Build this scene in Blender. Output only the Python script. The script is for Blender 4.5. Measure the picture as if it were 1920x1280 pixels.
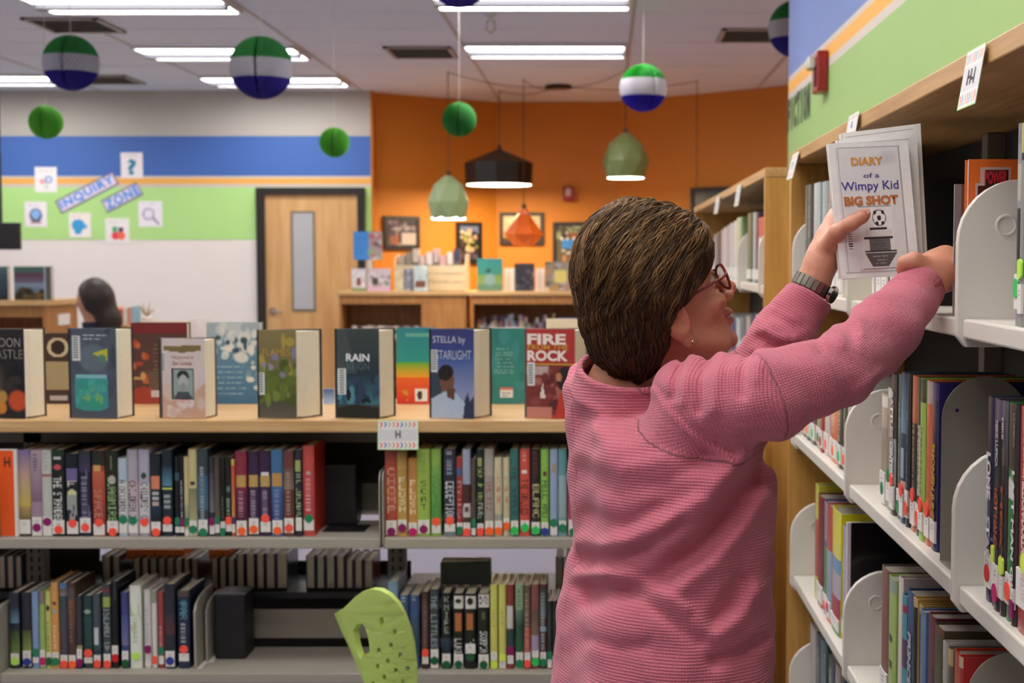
import bpy, math, random
import numpy as np
from mathutils import Vector, Matrix
from mathutils.geometry import tessellate_polygon
random.seed(7); RNG = np.random.default_rng(7)
for _o in list(bpy.data.objects): bpy.data.objects.remove(_o)
SC = bpy.context.scene; COL = SC.collection
# ---------------------------------------------------------------- camera, world, exposure
F_PX, CU, CV, HV, CZ = 2600.0, 1132.0, 640.0, 485.0, 1.55
PITCH = math.atan((CV - HV) / F_PX)
cd = bpy.data.cameras.new('camera'); cam = bpy.data.objects.new('camera', cd); COL.objects.link(cam)
cam.location = (0, 0, CZ); cam.rotation_euler = (math.pi / 2 - PITCH, 0, 0)
cd.sensor_width = 36.0; cd.lens = F_PX / 1920 * 36; cd.shift_x = -(CU - 960) / 1920
cd.clip_start = 0.05; cd.dof.use_dof = True; cd.dof.focus_distance = 1.93; cd.dof.aperture_fstop = 7.5
SC.camera = cam
W = bpy.data.worlds.new('world'); SC.world = W; W.use_nodes = True
W.node_tree.nodes['Background'].inputs[0].default_value = (.8, .85, 1, 1)
W.node_tree.nodes['Background'].inputs[1].default_value = .3
SC.view_settings.view_transform = 'Standard'; SC.view_settings.look = 'None'
SC.view_settings.exposure = 0.40; SC.view_settings.gamma = 1.0
LAMP = 11.0          # emission of the ceiling fixtures
PENDANT = 30.0       # emission of the pendant lamps
CEIL = 3.115

def ray(u, v):
    c, s = math.cos(PITCH), math.sin(PITCH)
    return Vector((u - CU, F_PX * c + (CV - v) * s, -F_PX * s + (CV - v) * c))
def P(u, v, Y):
    d = ray(u, v); return Vector((0, 0, CZ)) + d * (Y / d.y)
def PX(u, v, X):
    d = ray(u, v); return Vector((0, 0, CZ)) + d * (X / d.x)
def PZ(u, v, z):
    d = ray(u, v); return Vector((0, 0, CZ)) + d * ((z - CZ) / d.z)

def lin(h):
    if isinstance(h, str):
        h = h.lstrip('#'); h = [int(h[i:i + 2], 16) / 255 for i in (0, 2, 4)]
    return tuple((c / 12.92 if c <= .04045 else ((c + .055) / 1.055) ** 2.4) for c in h)
# ---------------------------------------------------------------- materials
MATS = {}
def mat(name, color='#808080', rough=.6, metal=0, noise=0, scale=20, bump=0, bscale=200, emit=0, alpha=1, spec=.5, sheen=0, trans=0):
    if name in MATS: return MATS[name]
    m = bpy.data.materials.new(name); m.use_nodes = True; nt = m.node_tree; b = nt.nodes['Principled BSDF']
    c = lin(color)
    b.inputs['Base Color'].default_value = (*c, 1); b.inputs['Roughness'].default_value = rough
    b.inputs['Metallic'].default_value = metal; b.inputs['Specular IOR Level'].default_value = spec
    if trans: b.inputs['Transmission Weight'].default_value = trans
    if alpha < 1: b.inputs['Alpha'].default_value = alpha
    if sheen: b.inputs['Sheen Weight'].default_value = sheen
    if noise or bump:
        tc = nt.nodes.new('ShaderNodeTexCoord')
    if noise:
        n = nt.nodes.new('ShaderNodeTexNoise'); n.inputs['Scale'].default_value = scale; n.inputs['Detail'].default_value = 4
        nt.links.new(tc.outputs['Object'], n.inputs['Vector'])
        r = nt.nodes.new('ShaderNodeMapRange'); r.inputs[3].default_value = 1 - noise; r.inputs[4].default_value = 1 + noise
        nt.links.new(n.outputs[0], r.inputs[0])
        mx = nt.nodes.new('ShaderNodeVectorMath'); mx.operation = 'SCALE'; mx.inputs[0].default_value = c
        nt.links.new(r.outputs[0], mx.inputs['Scale']); nt.links.new(mx.outputs[0], b.inputs['Base Color'])
    if bump:
        n2 = nt.nodes.new('ShaderNodeTexNoise'); n2.inputs['Scale'].default_value = bscale
        nt.links.new(tc.outputs['Object'], n2.inputs['Vector'])
        bp = nt.nodes.new('ShaderNodeBump'); bp.inputs['Strength'].default_value = bump; bp.inputs['Distance'].default_value = .002
        nt.links.new(n2.outputs[0], bp.inputs['Height']); nt.links.new(bp.outputs[0], b.inputs['Normal'])
    if emit:
        b.inputs['Emission Color'].default_value = (*c, 1); b.inputs['Emission Strength'].default_value = emit
    MATS[name] = m; return m
def wood(name, c1, c2, vec=(1, 1, 1), rough=.4, scale=6):
    if name in MATS: return MATS[name]
    m = bpy.data.materials.new(name); m.use_nodes = True; nt = m.node_tree; b = nt.nodes['Principled BSDF']
    tc = nt.nodes.new('ShaderNodeTexCoord'); mp = nt.nodes.new('ShaderNodeMapping'); mp.inputs['Scale'].default_value = vec
    n = nt.nodes.new('ShaderNodeTexNoise'); n.inputs['Scale'].default_value = scale; n.inputs['Detail'].default_value = 6; n.inputs['Distortion'].default_value = .6
    cr = nt.nodes.new('ShaderNodeValToRGB'); cr.color_ramp.elements[0].position = .35; cr.color_ramp.elements[1].position = .7
    cr.color_ramp.elements[0].color = (*lin(c1), 1); cr.color_ramp.elements[1].color = (*lin(c2), 1)
    L = nt.links.new
    L(tc.outputs['Object'], mp.inputs[0]); L(mp.outputs[0], n.inputs['Vector']); L(n.outputs[0], cr.inputs[0]); L(cr.outputs[0], b.inputs['Base Color'])
    b.inputs['Roughness'].default_value = rough
    MATS[name] = m; return m
def print_mat(name, rough=.4, emit=0):
    if name in MATS: return MATS[name]
    m = bpy.data.materials.new(name); m.use_nodes = True; nt = m.node_tree; b = nt.nodes['Principled BSDF']
    a = nt.nodes.new('ShaderNodeAttribute'); a.attribute_name = 'Col'
    tc = nt.nodes.new('ShaderNodeTexCoord'); n = nt.nodes.new('ShaderNodeTexNoise'); n.inputs['Scale'].default_value = 90
    r = nt.nodes.new('ShaderNodeMapRange'); r.inputs[3].default_value = .93; r.inputs[4].default_value = 1.07
    mx = nt.nodes.new('ShaderNodeVectorMath'); mx.operation = 'SCALE'
    L = nt.links.new
    L(tc.outputs['Object'], n.inputs['Vector']); L(n.outputs[0], r.inputs[0]); L(a.outputs['Color'], mx.inputs[0]); L(r.outputs[0], mx.inputs['Scale'])
    L(mx.outputs[0], b.inputs['Base Color']); b.inputs['Roughness'].default_value = rough
    MATS[name] = m; return m
PRINT = print_mat('printed_paper', .45); GLOSS = print_mat('glossy_jacket', .28)
M_wood = wood('oak_veneer', '#b08850', '#c9a26a', (1, 1, 1), .38, 7)
M_woodx = wood('oak_edge_long_grain', '#c39a66', '#dcb884', (.6, 12, 12), .38, 5)
M_woody = wood('oak_edge_receding_grain', '#b58a55', '#cfa56c', (12, .6, 12), .38, 5)
M_woodz = wood('oak_upright_grain', '#b3803a', '#c99a55', (14, 14, .7), .38, 4)
M_wooddk = wood('brown_cabinet_wood', '#9c6a38', '#b47f49', (8, 8, .8), .45, 4)
M_back = mat('dark_back_panel', '#2a2420', .8)
M_metal = mat('light_grey_painted_steel', '#d8d2c8', .38, 0, .02, 40)
M_metalw = mat('warm_grey_painted_steel', '#a39d90', .45, 0, .02, 40)
M_metaldk = mat('grey_brown_painted_steel', '#6d685c', .5, 0, .05, 40)
M_slot = mat('dark_slot', '#15120f', .9)
M_black = mat('black_plastic', '#17171a', .45)
M_pages = mat('cream_page_block', '#ddd3bb', .85, 0, .06, 60)
M_white = mat('white_label_stock', '#e6e2dc', .5)
M_green_plastic = mat('lime_moulded_plastic', '#b4cc68', .42, 0, .02, 20)
M_chrome = mat('brushed_chrome', '#bdbab4', .25, 1)
# ---------------------------------------------------------------- object helpers
def tag(o, label=None, cat=None, group=None, kind=None):
    if label: o['label'] = label
    if cat: o['category'] = cat
    if group: o['group'] = group
    if kind: o['kind'] = kind
    return o
def empty(name, loc, label=None, cat=None, group=None, rz=0):
    o = bpy.data.objects.new(name, None); COL.objects.link(o); o.location = loc; o.rotation_euler = (0, 0, rz)
    o.empty_display_size = .05
    return tag(o, label, cat, group)
def root_loc(o):
    while o.parent: o = o.parent
    return Vector(o.location)
class MB:
    def __init__(s): s.v = []; s.f = []; s.c = []
    def add(s, vs, fs, col=None):
        b = len(s.v); s.v += [tuple(x) for x in vs]; s.f += [tuple(i + b for i in f) for f in fs]; s.c += [col] * len(fs); return s
    def box(s, x0, x1, y0, y1, z0, z1, col=None):
        return s.add([(x0, y0, z0), (x1, y0, z0), (x1, y1, z0), (x0, y1, z0), (x0, y0, z1), (x1, y0, z1), (x1, y1, z1), (x0, y1, z1)],
                     [(0, 3, 2, 1), (4, 5, 6, 7), (0, 1, 5, 4), (1, 2, 6, 5), (2, 3, 7, 6), (3, 0, 4, 7)], col)
    def hexa(s, p, col=None):   # 8 points, order as box
        return s.add(p, [(0, 3, 2, 1), (4, 5, 6, 7), (0, 1, 5, 4), (1, 2, 6, 5), (2, 3, 7, 6), (3, 0, 4, 7)], col)
    def prism(s, poly, off, col=None, holes=()):   # poly: 3-D points (ccw), off: extrusion vector; may have holes
        loops = [list(map(Vector, poly))] + [list(map(Vector, h)) for h in holes]
        pts = [p for l in loops for p in l]; n = len(pts); off = Vector(off)
        tri = [tuple(t) for t in tessellate_polygon(loops)]
        fs = [t for t in tri] + [tuple(i + n for i in reversed(t)) for t in tri]
        b = 0
        for l in loops:
            m = len(l)
            fs += [(b + i, b + (i + 1) % m, b + (i + 1) % m + n, b + i + n) for i in range(m)]
            b += m
        return s.add(pts + [p + off for p in pts], fs, col)
    def tube(s, pts, r, n=8, col=None, cap=True):
        pts = [Vector(p) for p in pts]; rs = r if isinstance(r, (list, tuple)) else [r] * len(pts)
        vs = []; up = Vector((0, 0, 1))
        for i, p in enumerate(pts):
            d = (pts[min(i + 1, len(pts) - 1)] - pts[max(i - 1, 0)]).normalized()
            a = d.cross(up); a = a.normalized() if a.length > 1e-3 else Vector((1, 0, 0)); b = d.cross(a).normalized()
            vs += [p + (a * math.cos(2 * math.pi * k / n) + b * math.sin(2 * math.pi * k / n)) * rs[i] for k in range(n)]
        fs = [(i * n + k, i * n + (k + 1) % n, (i + 1) * n + (k + 1) % n, (i + 1) * n + k) for i in range(len(pts) - 1) for k in range(n)]
        if cap: fs += [tuple(range(n))[::-1], tuple(range((len(pts) - 1) * n, len(pts) * n))]
        return s.add(vs, fs, col)
    def lathe(s, prof, c, n=24, col=None, cols=None):
        vs = [(c[0] + r * math.cos(2 * math.pi * k / n), c[1] + r * math.sin(2 * math.pi * k / n), c[2] + z) for r, z in prof for k in range(n)]
        for i in range(len(prof) - 1):
            pass
        b = len(s.v); s.v += vs
        for i in range(len(prof) - 1):
            for k in range(n):
                s.f.append((b + i * n + k, b + i * n + (k + 1) % n, b + (i + 1) * n + (k + 1) % n, b + (i + 1) * n + k)); s.c.append(cols[i] if cols else col)
        return s
    def build(s, name, m, parent=None, origin=None, local=False, smooth=False, bevel=0, fix=False):
        me = bpy.data.meshes.new(name)
        if parent is not None: off = Vector((0, 0, 0)) if local else root_loc(parent)
        else: off = Vector((0, 0, 0)) if local else Vector(origin or (0, 0, 0))
        me.from_pydata([(x - off.x, y - off.y, z - off.z) for x, y, z in s.v], [], s.f)
        if any(c is not None for c in s.c):
            at = me.color_attributes.new('Col', 'FLOAT_COLOR', 'CORNER')
            lc = [(*lin(c), 1) if isinstance(c, str) else ((*c, 1) if c is not None else (.5, .5, .5, 1)) for c in s.c]
            arr = np.repeat(np.array(lc, dtype=np.float32), [len(f) for f in s.f], axis=0)
            at.data.foreach_set('color', arr.ravel())
        me.materials.append(m)
        if fix:
            import bmesh
            bm = bmesh.new(); bm.from_mesh(me); bmesh.ops.recalc_face_normals(bm, faces=bm.faces); bm.to_mesh(me); bm.free()
        if smooth: me.shade_smooth()
        o = bpy.data.objects.new(name, me); COL.objects.link(o)
        if parent is not None: o.parent = parent
        else: o.location = off
        if bevel:
            bv = o.modifiers.new('bevel', 'BEVEL'); bv.width = bevel; bv.segments = 2; bv.limit_method = 'ANGLE'
        return o
def bx(name, m, b, parent=None, bevel=0, kind=None, origin=None):
    o = MB().box(*b).build(name, m, parent, origin if origin else ((b[0] + b[1]) / 2, (b[2] + b[3]) / 2, b[4]) if parent is None else None, bevel=bevel)
    if kind: o['kind'] = kind
    return o
def link_copy(o, parent, loc=None):
    c = o.copy(); COL.objects.link(c); c.parent = parent
    if loc is not None: c.location = loc
    return c
def copy_tree(o, loc, label=None, rz=None):
    r = o.copy(); COL.objects.link(r); r.location = loc
    if rz is not None: r.rotation_euler.z = rz
    if label: r['label'] = label
    for ch in list(o.children):
        c = link_copy(ch, r)
        for g in list(ch.children): link_copy(g, c)
    return r
# ---------------------------------------------------------------- text
def text_mesh(txt, size, depth=.0004, bold=0, shear=0, spacing=1.0):
    cu = bpy.data.curves.new('t', 'FONT'); cu.body = txt; cu.size = size; cu.align_x = 'CENTER'; cu.align_y = 'CENTER'
    cu.extrude = depth; cu.offset = bold; cu.shear = shear; cu.space_character = spacing; cu.resolution_u = 3
    o = bpy.data.objects.new('t', cu); COL.objects.link(o)
    dg = bpy.context.evaluated_depsgraph_get(); me = bpy.data.meshes.new_from_object(o.evaluated_get(dg))
    bpy.data.objects.remove(o); bpy.data.curves.remove(cu)
    return me
def text(name, txt, width, height, M, m, parent, **kw):
    """lettering fitted to width x height (metres), placed by matrix M (x right, y up, z out) in the parent's local space"""
    me = text_mesh(txt, .1, depth=.0, **kw)
    n = len(me.vertices); co = np.empty(n * 3, np.float32); me.vertices.foreach_get('co', co); co = co.reshape(-1, 3)
    mn, mx = co.min(0), co.max(0); c = (mn + mx) / 2; sx = width / max(mx[0] - mn[0], 1e-6); sy = height / max(mx[1] - mn[1], 1e-6)
    co = (co - c) * np.array([sx, sy, 1]); co[:, 2] = 0
    me.vertices.foreach_set('co', co.astype(np.float32).ravel()); me.transform(M); me.name = name
    me.materials.clear(); me.materials.append(m)
    o = bpy.data.objects.new(name, me); COL.objects.link(o); o.parent = parent
    return o
def frame(o, x, y):       # matrix with origin o, axes x, y, normal x cross y
    x = Vector(x).normalized(); y = Vector(y).normalized(); z = x.cross(y)
    return Matrix(((x.x, y.x, z.x, o[0]), (x.y, y.y, z.y, o[1]), (x.z, y.z, z.z, o[2]), (0, 0, 0, 1)))
# ---------------------------------------------------------------- canvases (flat print as vertex colours)
GL = {'A': '0E11111F111111', 'B': '1E11111E11111E', 'C': '0E11101010110E', 'D': '1E11111111111E', 'E': '1F10101E10101F', 'F': '1F10101E101010', 'G': '0E11101711110F',
      'H': '1111111F111111', 'I': '0E04040404040E', 'J': '0702020202120C', 'K': '11121418141211', 'L': '1010101010101F', 'M': '111B1515111111', 'N': '11191513111111',
      'O': '0E11111111110E', 'P': '1E11111E101010', 'Q': '0E11111115120D', 'R': '1E11111E141211', 'S': '0F10100E01011E', 'T': '1F040404040404', 'U': '1111111111110E',
      'V': '11111111110A04', 'W': '11111115151B11', 'X': '11110A040A1111', 'Y': '11110A04040404', 'Z': '1F01020408101F', ' ': '00000000000000', '?': '0E110102040004', '-': '0000000E000000', '&': '0C12140815120D'}
def glyph(ch):
    h = GL.get(ch, GL['O']); return np.array([[int(h[i * 2:i * 2 + 2], 16) >> (4 - k) & 1 for k in range(5)] for i in range(7)], bool)
def canvas(h, w, c): return np.tile(np.array(lin(c), np.float32), (h, w, 1))
def p_rect(a, y0, y1, x0, x1, c):
    h, w, _ = a.shape; a[int(round(y0 * h)):int(round(y1 * h)), int(round(x0 * w)):int(round(x1 * w))] = lin(c)
def p_grad(a, y0, y1, c0, c1, x0=0, x1=1):
    h, w, _ = a.shape; i0, i1 = int(round(y0 * h)), int(round(y1 * h)); n = max(i1 - i0, 1); t = np.linspace(0, 1, n)[:, None]
    a[i0:i0 + n, int(x0 * w):int(round(x1 * w))] = (np.array(lin(c0)) * (1 - t) + np.array(lin(c1)) * t)[:, None, :]
def p_ell(a, cy, cx, ry, rx, c, soft=0):
    h, w, _ = a.shape; yy, xx = np.mgrid[0:h, 0:w]; k = (((yy + .5) / h - cy) / ry) ** 2 + (((xx + .5) / w - cx) / rx) ** 2
    if soft: m = np.clip((1 - k) / soft, 0, 1)[..., None]; a[:] = a * (1 - m) + np.array(lin(c)) * m
    else: a[k < 1] = lin(c)
def p_poly(a, pts, c):      # pts (x,y) fractions
    h, w, _ = a.shape; yy, xx = np.mgrid[0:h, 0:w]; X = (xx + .5) / w; Y = (yy + .5) / h; ins = np.zeros((h, w), bool); n = len(pts)
    for i in range(n):
        x1, y1 = pts[i]; x2, y2 = pts[(i + 1) % n]
        if y1 == y2: continue
        cnd = ((y1 > Y) != (y2 > Y)) & (X < (x2 - x1) * (Y - y1) / (y2 - y1) + x1); ins ^= cnd
    a[ins] = lin(c)
def p_noise(a, y0, y1, x0, x1, cols, n, r=.06, seed=1):
    g = np.random.default_rng(seed)
    for _ in range(n): p_ell(a, y0 + (y1 - y0) * g.random(), x0 + (x1 - x0) * g.random(), r * (.4 + g.random()), r * (.4 + g.random()) * 1.4, cols[g.integers(len(cols))], .6)
def p_lines(a, y0, y1, x0, x1, n, c, seed=1):    # unreadably small print
    g = np.random.default_rng(seed); h, w, _ = a.shape
    for i in range(n):
        y = int((y0 + (y1 - y0) * (i + .5) / n) * h); s = x0 + g.random() * .06; e = x1 - g.random() * (x1 - x0) * .3
        for x in range(int(s * w), int(e * w)):
            if g.random() < .72: a[min(y, h - 1), x] = a[min(y, h - 1), x] * .35 + np.array(lin(c)) * .65
def p_text_rot(a, s, y0, y1, c, x0=.12, x1=.88):   # reads top to bottom, letters on their side
    h, w, _ = a.shape; big = np.concatenate([np.pad(glyph(ch), ((0, 0), (0, 1))) for ch in s], 1)   # 7 x 6n
    r = np.rot90(big, -1)                                                                    # 6n x 7
    i0, i1, j0, j1 = int(y0 * h), int(y1 * h), int(x0 * w), max(int(round(x1 * w)), int(x0 * w) + 1)
    yi = (np.arange(i0, i1) - i0) * r.shape[0] // max(i1 - i0, 1); xi = (np.arange(j0, j1) - j0) * 7 // max(j1 - j0, 1)
    m = r[yi][:, xi]; a[i0:i1, j0:j1][m] = lin(c)
def p_text_up(a, s, y0, y1, c, x0=.1, x1=.9):      # upright letters stacked down
    h, w, _ = a.shape; big = np.concatenate([np.pad(glyph(ch), ((0, 2), (0, 0))) for ch in s], 0)
    i0, i1, j0, j1 = int(y0 * h), int(y1 * h), int(x0 * w), max(int(round(x1 * w)), int(x0 * w) + 1)
    yi = (np.arange(i0, i1) - i0) * big.shape[0] // max(i1 - i0, 1); xi = (np.arange(j0, j1) - j0) * 5 // max(j1 - j0, 1)
    m = big[yi][:, xi]; a[i0:i1, j0:j1][m] = lin(c)
def grid_sheet(a, o, ux, uy, depth, name, m, parent, back='#d8d4cc'):
    """thin rectangular sheet; a = canvas (row 0 at the top); o = lower left corner (local), ux, uy = edge vectors; thickness behind the face"""
    h, w, _ = a.shape; o = np.array(o, float); ux = np.array(ux, float); uy = np.array(uy, float)
    nrm = np.cross(ux, uy); nrm /= np.linalg.norm(nrm)
    jj, ii = np.meshgrid(np.arange(w + 1) / w, 1 - np.arange(h + 1) / h)
    v = o + jj[..., None] * ux + ii[..., None] * uy; v = v.reshape(-1, 3)
    idx = np.arange((h + 1) * (w + 1)).reshape(h + 1, w + 1)
    f = np.stack([idx[1:, :-1], idx[1:, 1:], idx[:-1, 1:], idx[:-1, :-1]], -1).reshape(-1, 4).tolist()
    cols = a.reshape(-1, 3).tolist()
    mb = MB(); mb.v = v.tolist(); mb.f = f; mb.c = [tuple(c) for c in cols]
    d = -nrm * depth; c4 = [o, o + ux, o + ux + uy, o + uy]; b = len(mb.v); mb.v += [tuple(p + d) for p in c4] + [tuple(p) for p in c4]
    bc = lin(back)
    for q in ((3, 2, 1, 0), (4, 0, 1, 5), (5, 1, 2, 6), (6, 2, 3, 7), (7, 3, 0, 4)): mb.f.append(tuple(b + i for i in q)); mb.c.append(bc)
    return mb.build(name, m, parent, local=True)
# ================================================================ THE SETTING
def hexl(*a): return a
XL, XR, YB, WY = -7.6, 3.2, -3.0, 13.05
floor = bx('floor', mat('grey_violet_carpet', '#8a8896', .95, 0, .15, 300, .4, 500), (XL, XR, YB, 15, -.05, 0), kind='structure')
ceil_o = bx('ceiling', mat('ceiling_void', '#8e8a84', .9), (XL, XR, YB, 15, CEIL + .012, CEIL + .08), kind='structure')
M_tile = mat('mineral_fibre_tile', '#dfe6f2', .95, 0, .03, 60, .25, 900)
GX = [-1.03 + 1.22 * k for k in range(-6, 4)]
tile_me = {}
ys = [10.17 + .61 * k for k in range(-13, 8)]
first = None
for i in range(len(GX) - 1):
    for y in ys:
        if first is None:
            first = MB().box(0, 1.205, 0, .595, 0, .012).build('ceiling_tile', M_tile, ceil_o, local=True)
            o = first
        else: o = link_copy(first, ceil_o)
        o.location = (GX[i] + .0075 - ceil_o.location.x, y + .0075 - ceil_o.location.y, CEIL - ceil_o.location.z + random.uniform(0, .0012))
M_grid = mat('ceiling_grid_metal', '#b4b0ae', .6)
for x in GX: bx('ceiling_grid_bar', M_grid, (x - .012, x + .012, 2.24, 14.6, CEIL - .004, CEIL + .011), ceil_o)
# painted walls: each band of colour is one panel of paint standing on the wall
M_wgrey = mat('warm_white_paint', '#ebe4de', .7, 0, .02, 8)
M_wtop = mat('dimmed_white_paint', '#bcb8b0', .7, 0, .02, 8)  # white wall paint toned down for the weak light below the ceiling
M_wblue = mat('blue_paint', '#4069b4', .6, 0, .02, 8)
M_wgreen = mat('lime_paint', '#b4e28c', .6, 0, .02, 8)
M_worange = mat('orange_stripe_paint', '#f0b254', .6)
M_orange = mat('orange_wall_paint', '#c87e24', .6, 0, .03, 6)
M_trimg = mat('pale_stripe_paint', '#cfc6bd', .6)
xe = P(695, 300, WY).x
wl = bx('wall_back', M_wgrey, (XL, xe, WY, WY + .12, 0, CEIL), kind='structure')
def band(z0, z1, m, name='painted_band'): bx(name, m, (XL, xe + .001, WY - .004, WY, z0, z1), wl)
zf = lambda v: P(300, v, WY).z
band(zf(255), CEIL, M_wtop); band(zf(330), zf(255), M_wblue); band(zf(334), zf(330), M_trimg); band(zf(345), zf(334), M_worange); band(zf(351), zf(345), M_trimg); band(zf(449), zf(351), M_wgreen)
# orange wall in three runs
pts = [(xe, 13.2), (P(930, 190, 14.0).x, 14.0), (P(1159, 187, 13.95).x, 13.95), (P(1476, 160, 12.65).x, 12.65), (XR, 11.2)]
for i in range(4):
    (xa, ya), (xb, yb) = pts[i], pts[i + 1]
    MB().prism([(xa, ya, 0), (xb, yb, 0), (xb + .02, yb + .12, 0), (xa + .02, ya + .12, 0)], (0, 0, CEIL)).build('wall_orange', M_orange, None, (xa, ya, 0), fix=True)['kind'] = 'structure'
bx('wall_return', M_orange, (xe - .0, xe + .02, WY, 13.25, 0, CEIL), kind='structure')
bx('wall_left', M_wgrey, (XL - .1, XL, YB, 15, 0, CEIL), kind='structure')
bx('wall_front', M_wgrey, (XL, XR, YB - .1, YB, 0, CEIL), kind='structure')
bx('wall_far_right', M_orange, (XR, XR + .1, 5.9, 15, 0, CEIL), kind='structure')
# wall above the tall bookcases
XW, YE = .80, .80 * F_PX / 345
wr = bx('wall_right', M_wgrey, (XW, XW + .15, YB, YE, 0, CEIL), kind='structure')
M_wgreen2 = mat('lime_paint_dimmed', '#9abe76', .6, 0, .02, 8); M_wblue2 = mat('near_blue_paint', '#7288c4', .6, 0, .02, 8)  # same lime and blue paints retoned; lime darkened since lamps overlight this wall
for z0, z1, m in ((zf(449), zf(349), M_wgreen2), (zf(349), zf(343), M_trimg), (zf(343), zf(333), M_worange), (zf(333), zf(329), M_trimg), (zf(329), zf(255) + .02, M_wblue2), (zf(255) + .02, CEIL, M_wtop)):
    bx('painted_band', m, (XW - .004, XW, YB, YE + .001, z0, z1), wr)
bx('wall_end_return', M_wgrey, (XW + .15, XR, YE - .15, YE, 0, CEIL), kind='structure')
# door in the back wall
M_dframe = mat('black_door_frame', '#1d1a18', .5)
dx0, dx1 = P(500, 500, WY).x, P(673, 500, WY).x; dz = P(580, 365, WY).z; fx0, fx1 = P(484, 500, WY).x, P(686, 500, WY).x; fz = P(580, 352, WY).z
door = bx('door_1', wood('maple_door', '#c99a62', '#dcb27c', (5, 5, .5), .4, 3), (dx0, dx1, WY - .03, WY - .006, 0, dz), kind='structure')
fr = MB().box(fx0, dx0, WY - .06, WY - .004, 0, fz).box(dx1, fx1, WY - .06, WY - .004, 0, fz).box(dx0, dx1, WY - .06, WY - .004, dz, fz).build('door_frame', M_dframe, door)
gx0, gx1, gz0, gz1 = P(551, 450, WY).x, P(588, 450, WY).x, P(560, 579, WY).z, P(560, 400, WY).z
MB().box(gx0 - .02, gx0, WY - .038, WY - .03, gz0 - .02, gz1 + .02).box(gx1, gx1 + .02, WY - .038, WY - .03, gz0 - .02, gz1 + .02).box(gx0, gx1, WY - .038, WY - .03, gz0 - .02, gz0).box(gx0, gx1, WY - .038, WY - .03, gz1, gz1 + .02).build('glazing_bead', mat('grey_bead', '#7d7668', .5), door)
bl = MB()
nb = 30
for i in range(nb):
    z = gz0 + (gz1 - gz0) * (i + .15) / nb; bl.box(gx0, gx1, WY - .033, WY - .0305, z, z + (gz1 - gz0) / nb * .75)
o = bl.build('blind', mat('white_blind', '#c9cdd2', .5), door); o['kind'] = 'stuff'
bx('glass_pane', mat('dark_glass', '#41464a', .1), (gx0, gx1, WY - .0305, WY - .03, gz0, gz1), door)
hx, hz = P(513, 583, WY).x, P(513, 583, WY).z
h = MB().lathe([(0, 0), (.035, 0), (.035, .01), (0, .01)], (0, 0, 0), 16)
h.v = [(hx + a, WY - .03 - c, hz + b) for a, b, c in h.v]
h.tube([(hx, WY - .04, hz), (hx, WY - .085, hz), (hx + .1, WY - .09, hz - .005)], .011, 8)
h.build('door_handle', M_chrome, door, smooth=False, fix=True)
# ceiling fixtures --------------------------------------------------------
M_tube = mat('fluorescent_tube_light', '#fdf9f6', .5, emit=LAMP)
M_fix = mat('white_troffer', '#d8d6d4', .4); M_gapdk = mat('dark_troffer_gap', '#4a4a52', .6)
lights = [(-2.25 - 1.22, 8.24, 'ceiling light panel nearest the camera at upper left'),
          (-2.25 - 1.22, 10.28, 'ceiling light panel partly behind the larger tricolour ball at left'),
          (-2.25 - 1.22, 11.95, 'ceiling light panel farthest back, close above the green stripe wall'),
          (-4.69 - 1.22, 11.85, 'ceiling light panel at the far left, cut by the frame'),
          (-1.03, 8.12, 'ceiling light panel at top centre, cut by the frame'),
          (-1.03, 10.17, 'ceiling light panel centred above the dark pendant lamp')]
offv = [(-5.91, 8.0), (-5.91, 4.2), (-3.47, 5.2), (-1.03, 5.2), (-3.47, 2.6), (-1.03, 2.4), (-1.03, -.2), (-1.03, 1.1), (-1.03, 3.75), (-3.47, -.6), (-5.91, 1.0), (1.41, 8.1), (1.41, 10.17), (-5.91, 10.2), (-7.2, 6.2)]  # unseen panels, several added to brighten the foreground and far walls
def fixture(x, y, label):
    t = empty('ceiling_light', (x, y, CEIL - .03), label, 'ceiling light', 'fluorescent ceiling panels')
    w, d = 1.2, .6
    MB().box(x, x + w, y, y + .02, CEIL - .03, CEIL - .001).box(x, x + w, y + d - .02, y + d, CEIL - .03, CEIL - .001).box(x, x + .02, y + .02, y + d - .02, CEIL - .03, CEIL - .001).box(x + w - .02, x + w, y + .02, y + d - .02, CEIL - .03, CEIL - .001).build('frame', M_fix, t)
    for k in (0, 1):
        y0 = y + .03 + k * .31
        MB().box(x + .03, x + w - .03, y0, y0 + .228, CEIL - .024, CEIL - .01).build('diffuser', M_tube, t)
    MB().box(x + .02, x + w - .02, y + .262, y + .338, CEIL - .055, CEIL - .002).build('divider', M_gapdk, t)  # dark bar standing in for the shaded housing gap between the diffusers
    return t
L0 = fixture(*lights[0])
for x, y, lb in lights[1:]: copy_tree(L0, (x, y, CEIL - .03), lb)
for x, y in offv:
    copy_tree(L0, (x, y, CEIL - .03), 'unseen ceiling light panel outside the photographed part of the room')
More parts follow.
